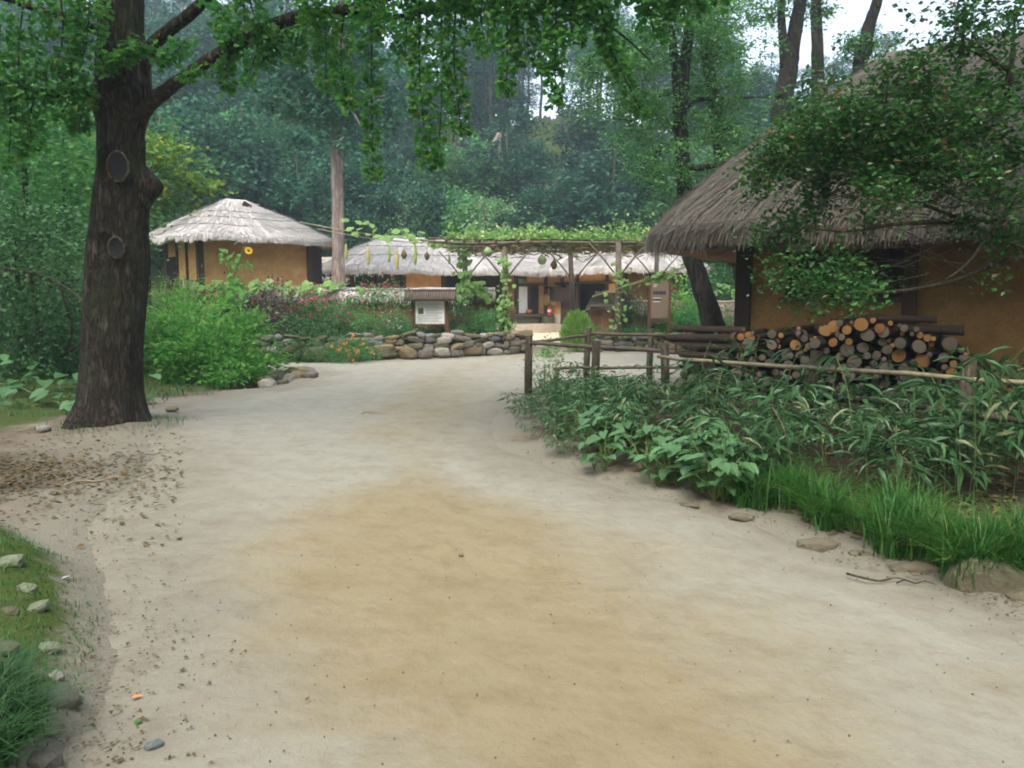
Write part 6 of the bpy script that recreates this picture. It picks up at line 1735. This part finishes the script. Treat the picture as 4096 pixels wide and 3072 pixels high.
for k, l in enumerate(limbs):
    pts = [P(*px5(a, b), Y) for a, b, Y in l]
    if k not in (5, 6): pts = [Vector((6.1 - .05, 7.6, max(1.6, pts[0].z - .4)))] + pts
    q = spline([p - o2 for p in pts], 4)
    MB().tube(q, lerps([.034, .026, .02, .015, .01, .004], len(q)), 7, wob=.08, seed=k).build('branch', M['bark_shrub'], ht_)
    LP += [p + o2 for p in q]
tw = MB()
for (a, b, r) in CL:
    x, y = px5(a, b); Y = rng.uniform(6.4, 7.3)
    c = P(x, y, Y)
    near = min(LP, key=lambda p: (p - c).length)
    e = c - near
    tw.tube(spline([near - o2, near + e * .5 + Vector((0, 0, -.06)) - o2, c - o2], 3), lerps([.010, .007, .003], 7), 5, cap=False)
    n = int(430 * (r / 100) ** 1.6 * (.5 if b > 1380 else (.62 if b < 660 else .85)))
    R_ = r * .1809 / 770 * Y
    sub = np.array(c - o2) + rs.randn(max(3, n // 9), 3) * R_ * .55 * np.array([1, 1, .75])
    for q in sub[::3]: tw.tube([c - o2, Vector((c - o2).lerp(Vector(q), .5)) + Vector((0, 0, .02)), Vector(q)], [.004, .003, .002], 4, cap=False)
    kk = rs.randint(len(sub), size=n)
    pos = sub[kk] + rs.randn(n, 3) * .075
    L = rs.uniform(.035, .07, n)
    put('foliage', np_mesh('foliage', *leaves(pos, dirs(n, rs, .25, .5), L, L * .62, T_OVAL, rs, .6), M['lf_holly']), ht_)
# bare twigs in the shaded inside
for k in range(110):
    a, b = rng.uniform(1250, 2250), rng.uniform(880, 1560)
    c = P(*px5(a, b), rng.uniform(6.6, 7.4)) - o2
    d = Vector((-rng.uniform(.2, .7), rng.uniform(-.25, .25), rng.uniform(-.3, .3)))
    tw.tube([c, c + d * .5 + Vector((0, 0, rng.uniform(-.05, .05))), c + d], [.004, .003, .0015], 4, cap=False)
tag(tw.build('fine_twigs', M['bark_shrub'], ht_), kind='stuff')
pp, _ = clumped(rs, 7000, (2.3, 2.6, 1.5), 50, .22, .45, -.9, .7)  # unseen crown above the frame, enlarged to shade the wall and firewood
Lf = rs.uniform(.06, .1, len(pp))
put('crown', np_mesh('crown', *leaves(pp + np.array([.7, .2, 5.0]), dirs(len(pp), rs, .1), Lf, Lf * .65, T_OVAL, rs, .6), M['lf_holly']), ht_)

# ------------------------------------------------------------------ trees behind the near house
def slender(label, pts, rads, Y, seed, group=None, mat='bark_dark'):
    base = P(*pts[0], Y) if len(pts[0]) == 2 else P(*pts[0])
    g = h(base.x, base.y)
    t = thing('tall_tree', label, 'tree', (base.x, base.y, g), 0, group)
    q = spline([P(a[0], a[1], a[2] if len(a) > 2 else Y) - t.location for a in pts], 5)
    if q[0].z > 0: q = [Vector((q[0].x, q[0].y, -.2))] + q; rads = [rads[0] * 1.15] + rads
    MB().tube(q, lerps(rads, len(q)), 11, wob=.07, seed=seed).build('trunk', M[mat], t)
    return t
def spray_leaves(t, spots, mat, L, W, n, seed, droop=-.35, T=T_SPRAY, name='foliage', twig=True):
    """leaf sprays around the given (px, py, distance, radius in px, weight) spots"""
    rs = np.random.RandomState(seed)
    P_, D_ = [], []
    tot = sum(s[4] for s in spots)
    mb = MB()
    for (px, py, Y, r, w) in spots:
        c = np.array(P(px, py, Y) - t.location); R_ = r / 770 * Y
        k = int(n * w / tot)
        sub = c + rs.randn(max(4, k // 30), 3) * R_ * np.array([.62, .62, .42])
        i = rs.randint(len(sub), size=k)
        P_.append(sub[i] + rs.randn(k, 3) * max(L * .75, .15) * np.array([1, 1, .5])); D_.append(dirs(k, rs, droop, .35))
        if twig:
            for q in sub[::4]: mb.tube([c, (c + q) / 2 + np.array([0, 0, .05]), q], [.012, .008, .003], 4, cap=False)
    pos = np.concatenate(P_); D = np.concatenate(D_)
    Ls = L * rs.uniform(.7, 1.25, len(pos))
    put(name, np_mesh(name, *leaves(pos, D, Ls, Ls * W, T, rs, .45), M[mat]), t)
    if twig: tag(mb.build('fine_twigs', M['bark_dark'], t), kind='stuff')
t = slender('leaning dark trunked tree that curves up behind the near thatch corner', [(716, 334), (706, 300), (697, 272), (690, 250), (686, 215), (684, 180), (681, 140), (680, 110), (683, 80), (688, 40), (694, -10), (700, -60)], [.24, .21, .2, .19, .17, .17, .16, .16, .13, .11, .09, .05], 17.5, 1)
for pts, r in (([(680, 112, 17.5), (676, 70, 17.4), (672, 40, 17.3), (662, 0, 17.2), (655, -40, 17)], [.12, .11, .1, .08, .05]), ([(676, 60, 17.4), (668, 30, 17.6), (676, -10, 17.6)], [.07, .06, .04]),
               ([(684, 140, 17.5), (660, 150, 17.0), (648, 155, 16.6)], [.06, .04, .02]), ([(686, 165, 17.5), (700, 168, 17), (716, 165, 16.6)], [.09, .07, .05]), ([(684, 110, 17.5), (700, 100, 17.8), (730, 98, 18.2), (765, 97, 18.4)], [.05, .04, .03, .015]), ([(682, 90, 17.5), (650, 95, 17.2), (620, 70, 17)], [.05, .03, .012])):
    q = spline([P(*a) - t.location for a in pts], 4); MB().tube(q, lerps(r, len(q)), 8, wob=.06).build('branch', M['bark_dark'], t)
spray_leaves(t, [(640, 55, 17, 42, 3), (615, 80, 17, 34, 2), (660, 30, 17.5, 40, 2.5), (645, 100, 17, 34, 2), (628, 120, 16.6, 26, 1.2), (665, 120, 17.5, 26, 1), (655, 158, 16.6, 24, 1.2), (642, 165, 16.5, 20, .8), (705, 60, 18, 34, 2), (712, 100, 17.8, 34, 2), (722, 130, 17.8, 32, 1.8), (735, 100, 18.2, 24, 1), (706, 25, 18, 34, 2), (590, 60, 16.8, 26, 1.0), (720, 165, 17, 22, .8), (700, 190, 17.2, 22, .7), (665, 180, 17, 22, .8), (690, 5, 17, 36, 2), (745, 150, 18.5, 26, 1)], 'lf_tall', .10, .5, 17000, 3, T=T_OVAL)
t = slender('straight dark tree close right of the leaning one', [(752, 330), (724, 165), (718, 130), (713, 95), (708, 62), (703, 25), (698, -30)], [.2, .17, .16, .15, .13, .1, .06], 19, 2)
spray_leaves(t, [(716, 20, 19, 34, 2), (700, -10, 19, 40, 2), (735, 60, 19, 28, 1)], 'lf_tall', .11, .5, 2600, 13, T=T_OVAL)
t = slender('forked tall tree rising above the thatch in front of the sky', [(772, 330), (780, 125), (783, 100), (788, 75), (792, 48), (797, 20), (802, -8), (808, -60)], [.26, .24, .24, .23, .2, .17, .14, .08], 21, 3)
q = spline([P(785, 68, 21) - t.location, P(783, 40, 20.9) - t.location, P(781, 10, 20.8) - t.location, P(780, -40, 20.7) - t.location], 4); MB().tube(q, lerps([.14, .12, .1, .06], len(q)), 8).build('branch', M['bark_dark'], t)
q = spline([P(796, 40, 21) - t.location, P(803, 31, 21) - t.location], 3); MB().tube(q, lerps([.05, .01], len(q)), 6).build('branch', M['bark_dark'], t)
spray_leaves(t, [(770, 8, 21, 18, 1.2), (757, 14, 21, 12, .7), (780, -15, 21, 40, 2.0), (810, -15, 21, 30, 1.2)], 'lf_tall', .12, .5, 1500, 23, T=T_OVAL)
t = slender('thin straight trunk standing alone between forked and slanting trees', [(818, 330), (818, 100), (818, 72), (817, 40), (816, 0), (815, -50)], [.19, .17, .17, .16, .14, .08], 23, 4)
spray_leaves(t, [(826, 8, 23, 10, .8), (815, -20, 23, 30, 2), (806, 6, 23, 8, .4)], 'lf_tall', .13, .5, 800, 33, T=T_OVAL)
t = slender('slanting slender trunk leaning towards the roof ridge', [(852, 330), (860, 80), (864, 55), (868, 30), (876, 5), (886, -30)], [.24, .2, .19, .17, .14, .08], 22.5, 5)
spray_leaves(t, [(860, 42, 22.5, 18, 1.4), (876, 50, 22.5, 16, 1.0), (848, 50, 22.5, 10, .5), (890, 62, 22, 12, .5), (880, -30, 22, 30, 1)], 'lf_tall', .13, .5, 1100, 43, T=T_OVAL)
# an unseen tree added so its crown shades the planted strip and the firewood
def overhead(label, x, y, seed, rad, cz):
    t = thing('unseen_shade_tree', label, 'tree', (x, y, h(x, y)))
    me, c = leaf_crown('crown', seed, 17000, rad, (0, 0, cz), M['lf_ginkgo'], .16, .15, T_FAN, 80, .2, droop=-.2)
    put('crown', me, t)
    put('trunk', tree_trunk('trunk', seed, cz + 1, .24, [tuple(c[i]) for i in range(6)], M['bark_ginkgo']), t)
overhead('unseen tree added to shade the planted strip and firewood', 8.6, 6.2, 981, (5.0, 5.0, 2.0), 8.8)
# pale trunk between the two far houses
t = slender('tall pine with pale pinkish bare trunk between the two far houses', [(339, 284), (338, 250), (338, 215), (337, 180), (337, 150), (338, 120), (340, 60), (342, -10), (344, -60)], [.23, .22, .215, .21, .205, .19, .17, .13, .08], 28, 6, mat='bark_pine')
for pts in ([(338, 132, 28), (322, 120, 27.5), (300, 112, 27)], [(339, 110, 28), (360, 100, 27.6), (385, 96, 27)], [(340, 80, 28), (310, 70, 27.5), (285, 74, 27)], [(340, 90, 28.0), (352, 110, 27.0), (360, 125, 26.5)]):
    q = spline([P(*a) - t.location for a in pts], 4); MB().tube(q, lerps([.08, .05, .02], len(q)), 7).build('branch', M['bark_pine'], t)
spray_leaves(t, [(300, 100, 27.2, 36, 2.4), (270, 86, 27, 30, 1.6), (340, 95, 27.5, 34, 2), (380, 92, 27.2, 32, 1.6), (320, 62, 27.5, 40, 2.4), (285, 50, 27.2, 36, 1.8), (360, 50, 27.8, 40, 2), (345, 10, 28, 50, 2.4), (330, 125, 27.2, 22, 1), (366, 122, 27, 22, .9)], 'lf_forest_a', .3, .5, 5200, 53)

# ------------------------------------------------------------------ trees and shrubs on the left behind the ginkgo
def leafy_tree(name, label, cat, loc, hgt, rad, cz, mat, L, W, n, seed, limbs=7, group=None, r0=.12, T=T_OVAL, nclump=44, spread=.2, droop=-.2, bark='bark_dark'):
    t = thing(name, label, cat, loc, 0, group)
    me, c = leaf_crown('crown', seed, n, rad, (0, 0, cz), M[mat], L, W, T, nclump, spread, droop=droop)
    put('crown', me, t)
    rs = np.random.RandomState(seed)
    k = rs.choice(len(c), min(limbs, len(c)), replace=False)
    put('trunk', tree_trunk('trunk', seed, hgt, r0, [tuple(c[i]) for i in k], M[bark]), t)
    return t
def gp(px, Y, dz=0.0): x = (px - 512) / 770 * Y; return (x, Y, h(x, Y) + dz)
leafy_tree('maple_tree', 'yellow green maple showing right of the big trunk above the small house', 'tree', gp(150, 21), 4.9, (1.75, 1.0, 1.1), 4.35, 'lf_maple', .12, .10, 3000, 901, T=T_LOBE, droop=-.1)
leafy_tree('broadleaf_tree', 'mid green tree filling the space left of the big trunk', 'tree', gp(35, 17), 6.2, (2.6, 1.6, 2.4), 4.2, 'lf_forest_b', .12, .08, 6500, 902, nclump=60)
leafy_tree('broadleaf_tree', 'yellowish green tree right behind the big trunk on its left side', 'tree', gp(75, 19), 5.4, (1.7, 1.3, 2.3), 3.7, 'lf_weed', .13, .09, 4200, 903, nclump=50)
leafy_tree('dark_shrub', 'dark spreading shrub with bent bare stems left of the big tree', 'shrub', gp(22, 13), 2.2, (2.1, 1.1, .9), 2.1, 'lf_bed_dark', .09, .06, 4200, 904, limbs=10, r0=.09, nclump=40)
leafy_tree('dark_shrub', 'lower dark shrub under the bent stems at the left edge', 'shrub', gp(55, 15.5), 1.6, (1.8, 1.0, .8), 1.3, 'lf_bed_dark', .09, .06, 3200, 905, limbs=8, r0=.05, nclump=36)
bush('dark_shrub', 'dense low green shrub behind the pumpkin leaves on the left', 'shrub', gp(20, 15), (2.2, .8, .8), 3000, M['lf_forest_a'], .09, .055, 906, nclump=40)
bush('dark_shrub', 'green undergrowth shrub between stone row and big tree', 'shrub', gp(70, 18), (1.6, .8, 1.0), 2200, M['lf_forest_b'], .10, .06, 907, nclump=30)
for i, (px, Y, rad, lab) in enumerate([(-5, 12.2, (1.1, .8, 1.25), 'dark bush at the edge of view behind the broad ground leaves'), (28, 12.8, (1.0, .8, 1.05), 'dark bush under the arching bare branch'), (60, 13.6, (.9, .7, .9), 'dark bush touching the big trunk on its left'), (45, 16.4, (1.4, .8, 1.7), 'taller dark bush behind the row of stones')]):
    bush('dark_shrub', lab, 'shrub', gp(px, Y), rad, 2600, M['lf_bed_dark'], .09, .05, 1010 + i, nclump=34)
bs = thing('bent_branch', 'long bare branch arching through the dark shrub left of the big tree', 'branch', gp(0, 12.4))
for pts, r in (([(-10, 268, 12.4), (30, 272, 12.4), (60, 284, 12.3), (84, 302, 12.2), (95, 318, 12.1)], [.03, .025, .022, .018, .014]), ([(60, 284, 12.3), (66, 305, 12.4), (72, 330, 12.6), (64, 360, 12.8)], [.02, .02, .024, .026]), ([(12, 300, 12.6), (20, 330, 12.6), (34, 345, 12.7), (50, 352, 12.8)], [.018, .02, .02, .02]), ([(95, 318, 12.2), (84, 340, 12.4), (62, 356, 12.8)], [.02, .025, .03]), ([(30, 272, 12.4), (34, 300, 12.6), (44, 350, 12.8)], [.02, .025, .03])):
    q = spline([P(*a) - bs.location for a in pts], 4); MB().tube(q, lerps(r, len(q)), 7, wob=.08).build('stem', M['bark_shrub'], bs)
stone_wall('short row of grey stones under the shrubs left of the big tree', [(gp(-10, 17)[0], 17.0), (gp(92, 16.6)[0], 16.6)], .4, 71, .4)

# ------------------------------------------------------------------ the wooded hill
def variant(seed, hgt, rad, czf, mat, L, W, n, nclump, spread, bark='bark_far', T=T_OVAL, r0=.16, droop=-.2, low=-.8, limbs=6, flat=.6):
    me, c = leaf_crown('crown', seed, n, rad, (0, 0, hgt * czf), M[mat], L, W, T, nclump, spread, low=low, droop=droop, flat=flat)
    rs = np.random.RandomState(seed); k = rs.choice(len(c), limbs, replace=False)
    return me, tree_trunk('trunk', seed, hgt, r0, [tuple(c[i]) for i in k], M[bark], top=.95)
KA = [variant(920 + i, 10, (2.9, 2.7, 3.9), .60, 'lf_forest_a', .34, .2, 5200, 46, .15) for i in range(4)]
KB = [variant(930 + i, 9, (2.8, 2.6, 3.5), .60, 'lf_forest_b', .32, .2, 4800, 44, .15) for i in range(4)]
KP = [variant(940 + i, 14, (2.5, 2.3, 2.8), .78, 'lf_pine', .34, .10, 4200, 40, .17, T=T_SPRAY, r0=.17, flat=.35) for i in range(3)]
KC = [variant(950 + i, 7, (2.4, 2.2, 2.9), .58, 'lf_forest_c', .22, .14, 5200, 54, .16) for i in range(2)]
LABA = ('forest_tree', 'dark broadleaf tree', 'tree', 'dark broadleaf trees of the hillside wood')
LABB = ('forest_tree', 'mid green tree', 'tree', 'mid green trees of the hillside wood')
LABP = ('pine_tree', 'thin trunked pine', 'tree', 'pines on the hill crest')
ZONES = [(-200, 'far left beyond the big ginkgo'), (70, 'left of the big ginkgo trunk'), (150, 'right of the big ginkgo trunk'), (250, 'over the small house roof'), (335, 'between small house and pale pine trunk'),
         (400, 'right of the pale pine trunk'), (470, 'above the notice board'), (540, 'above the left half of the trellis'), (610, 'above the right half of the trellis'), (680, 'left of the leaning tree'), (760, 'between leaning tree and forked tree'), (840, 'right of the forked tree'), (930, 'behind the near roof ridge'), (1400, 'behind the near thatched roof')]
def ftree(kind, lab, x, y, s, sz=None, label=None, group=True):
    me, tr = random.choice(kind)
    px = 512 + 770 * x / y
    zn = next((b for a, b in ZONES if px < a), ZONES[-1][1])
    hy = 'at the hill foot' if y < 52 else ('low on the hill' if y < 61 else ('halfway up the hill' if y < 71 else ('high on the hill' if y < 80 else 'on the hill crest')))
    t = thing(lab[0], label or (lab[1] + ' ' + hy + ' ' + zn), lab[2], (x, y, h(x, y) - .1), random.uniform(0, 6.28), lab[3] if group else None)
    t.scale = (s, s, sz or s)
    put('crown', me, t); put('trunk', tr, t)
    return t
random.seed(19)
def inview(x, y, m=4.0): return abs(x) < .70 * y + m
for row, y in enumerate(np.arange(44, 88, 4.3)):
    w = .72 * y + 4
    step = 4.4 if y < 60 else 5.0
    x = -w + random.uniform(0, 3)
    while x < w:
        xx, yy = x + random.uniform(-1.3, 1.3), y + random.uniform(-1.6, 1.6)
        k = random.random()
        if -1 < xx < 12 and 60 < yy:               # crest seen through bare trunks
            if k < .62: ftree(KP, LABP, xx, yy, random.uniform(.85, 1.15))
        elif yy > 78:
            ftree(KP, LABP, xx, yy, random.uniform(.8, 1.05)) if k < .45 else ftree(KA, LABA, xx, yy, random.uniform(.8, 1.1))
        elif yy < 56: ftree(KB if k < .45 else KA, LABB if k < .45 else LABA, xx, yy, random.uniform(.7, 1.05))
        else: ftree(KA if k < .7 else (KB if k < .85 else KP), LABA if k < .7 else (LABB if k < .85 else LABP), xx, yy, random.uniform(.9, 1.25))
        x += step
# wood edge on the left, nearer
for (px, Y, s, kind, lab) in [(40, 36, .95, KB, LABB), (110, 40, 1.0, KA, LABA), (170, 39, 1.0, KB, LABB), (-20, 32, 1.0, KA, LABA), (215, 41, .95, KA, LABA), (250, 43, .9, KA, LABA), (5, 28, .8, KB, LABB), (90, 30, .75, KB, LABB), (410, 43, .8, KA, LABA), (560, 46, .75, KA, LABA), (620, 46, .85, KA, LABA), (660, 44, .9, KB, LABB), (700, 42, .8, KB, LABB), (745, 44, .95, KB, LABB), (800, 42, .9, KA, LABA), (850, 45, .9, KB, LABB)]:
    x = (px - 512) / 770 * Y; ftree(kind, lab, x, Y, s)
x = (485 - 512) / 770 * 41; ftree(KC, ('pale_tree', '', 'tree', None), x, 41, .92, 1.02, 'rounded pale green tree standing out above the trellis', False)
x = (405 - 512) / 770 * 42; ftree(KC, ('ivy_clad_tree', '', 'tree', None), x, 42, .6, .95, 'narrow ivy clad tree with bright green flank right of the pale trunk', False)
x = (372 - 512) / 770 * 42; ftree(KC, ('ivy_clad_tree', '', 'tree', None), x, 42.5, .5, .8, 'smaller ivy clad tree close by the pale pine trunk', False)
# unseen wood behind the visitor, added and sized tall to block low sky light
for i, (x, y, s) in enumerate([(-17, -7, 1.7), (-12, -13, 1.7), (-6, -16, 1.75), (0, -17, 1.7), (6, -16, 1.75), (12, -13, 1.7), (16, -6, 1.7), (17, 1, 1.7), (-18, 1, 1.6), (-17, 7, 1.2), (-9, -22, 1.9), (3, -24, 1.9), (13, -22, 1.9), (22, -14, 1.8), (9, -9, 1.5), (13, 6, 1.3)]):
    k = KA if i % 2 else KB
    me, tr = k[i % 4]
    t = thing('forest_tree', 'unseen broadleaf tree round the clearing behind the viewer, added to block low sky light', 'tree', (x, y, h(x, y) - .1), i * 1.3, 'trees round the clearing')
    t.scale = (s, s, s * 1.15); put('crown', me, t); put('trunk', tr, t)
# broken snag
sn = thing('dead_tree', 'broken reddish dead trunk with a bent over top in the hillside wood', 'tree', (P(498, 170, 52).x, 52, h(P(498, 170, 52).x, 52)))
MB().tube([(0, 0, -.2), P(498, 180, 52) - sn.location, P(499, 133, 52) - sn.location], [.2, .19, .16], 8).build('trunk', M['bark_pine'], sn)
MB().tube([P(499, 134, 52) - sn.location, P(492, 146, 51.5) - sn.location, P(480, 160, 51) - sn.location], [.14, .12, .06], 7).build('broken_top', M['bark_pine'], sn)
# scrub along the hill's foot
SC = [bush_meshes(960 + i, (1.9, 1.3, 1.7), 1700, M['lf_forest_b' if i % 2 else 'lf_forest_a'], .2, .12, nclump=24) for i in range(4)]
random.seed(23)
for k in range(46):
    y = random.uniform(40.5, 46); x = random.uniform(-.6, .62) * y
    fo, st = random.choice(SC)
    t = thing('hillside_bush', 'thicket bush along the hill foot ' + next((b for a, b in ZONES if 512 + 770 * x / y < a), ZONES[-1][1]), 'bush', (x, y, h(x, y) - .1), random.uniform(0, 6.28), 'bushes along the hill foot')
    t.scale = (random.uniform(.7, 1.1),) * 3
    put('foliage', fo, t); put('stem', st, t)

# ------------------------------------------------------------------ damp evening air
hz = MB().box((0, 45.5, 18.5), (184, 164, 46))
hb = hz.mesh('haze', [])
hm_ = bpy.data.materials.new('pale_haze'); hm_.use_nodes = True
hn = hm_.node_tree; hn.nodes.clear()
ho = hn.nodes.new('ShaderNodeOutputMaterial'); hv = hn.nodes.new('ShaderNodeVolumePrincipled')
hv.inputs['Color'].default_value = (.72, .87, 1.0, 1); hv.inputs['Density'].default_value = 0.0014; hv.inputs['Anisotropy'].default_value = 0.2
hn.links.new(hv.outputs[0], ho.inputs['Volume'])
hb.materials.append(hm_)
tag(put('haze', hb), kind='stuff')
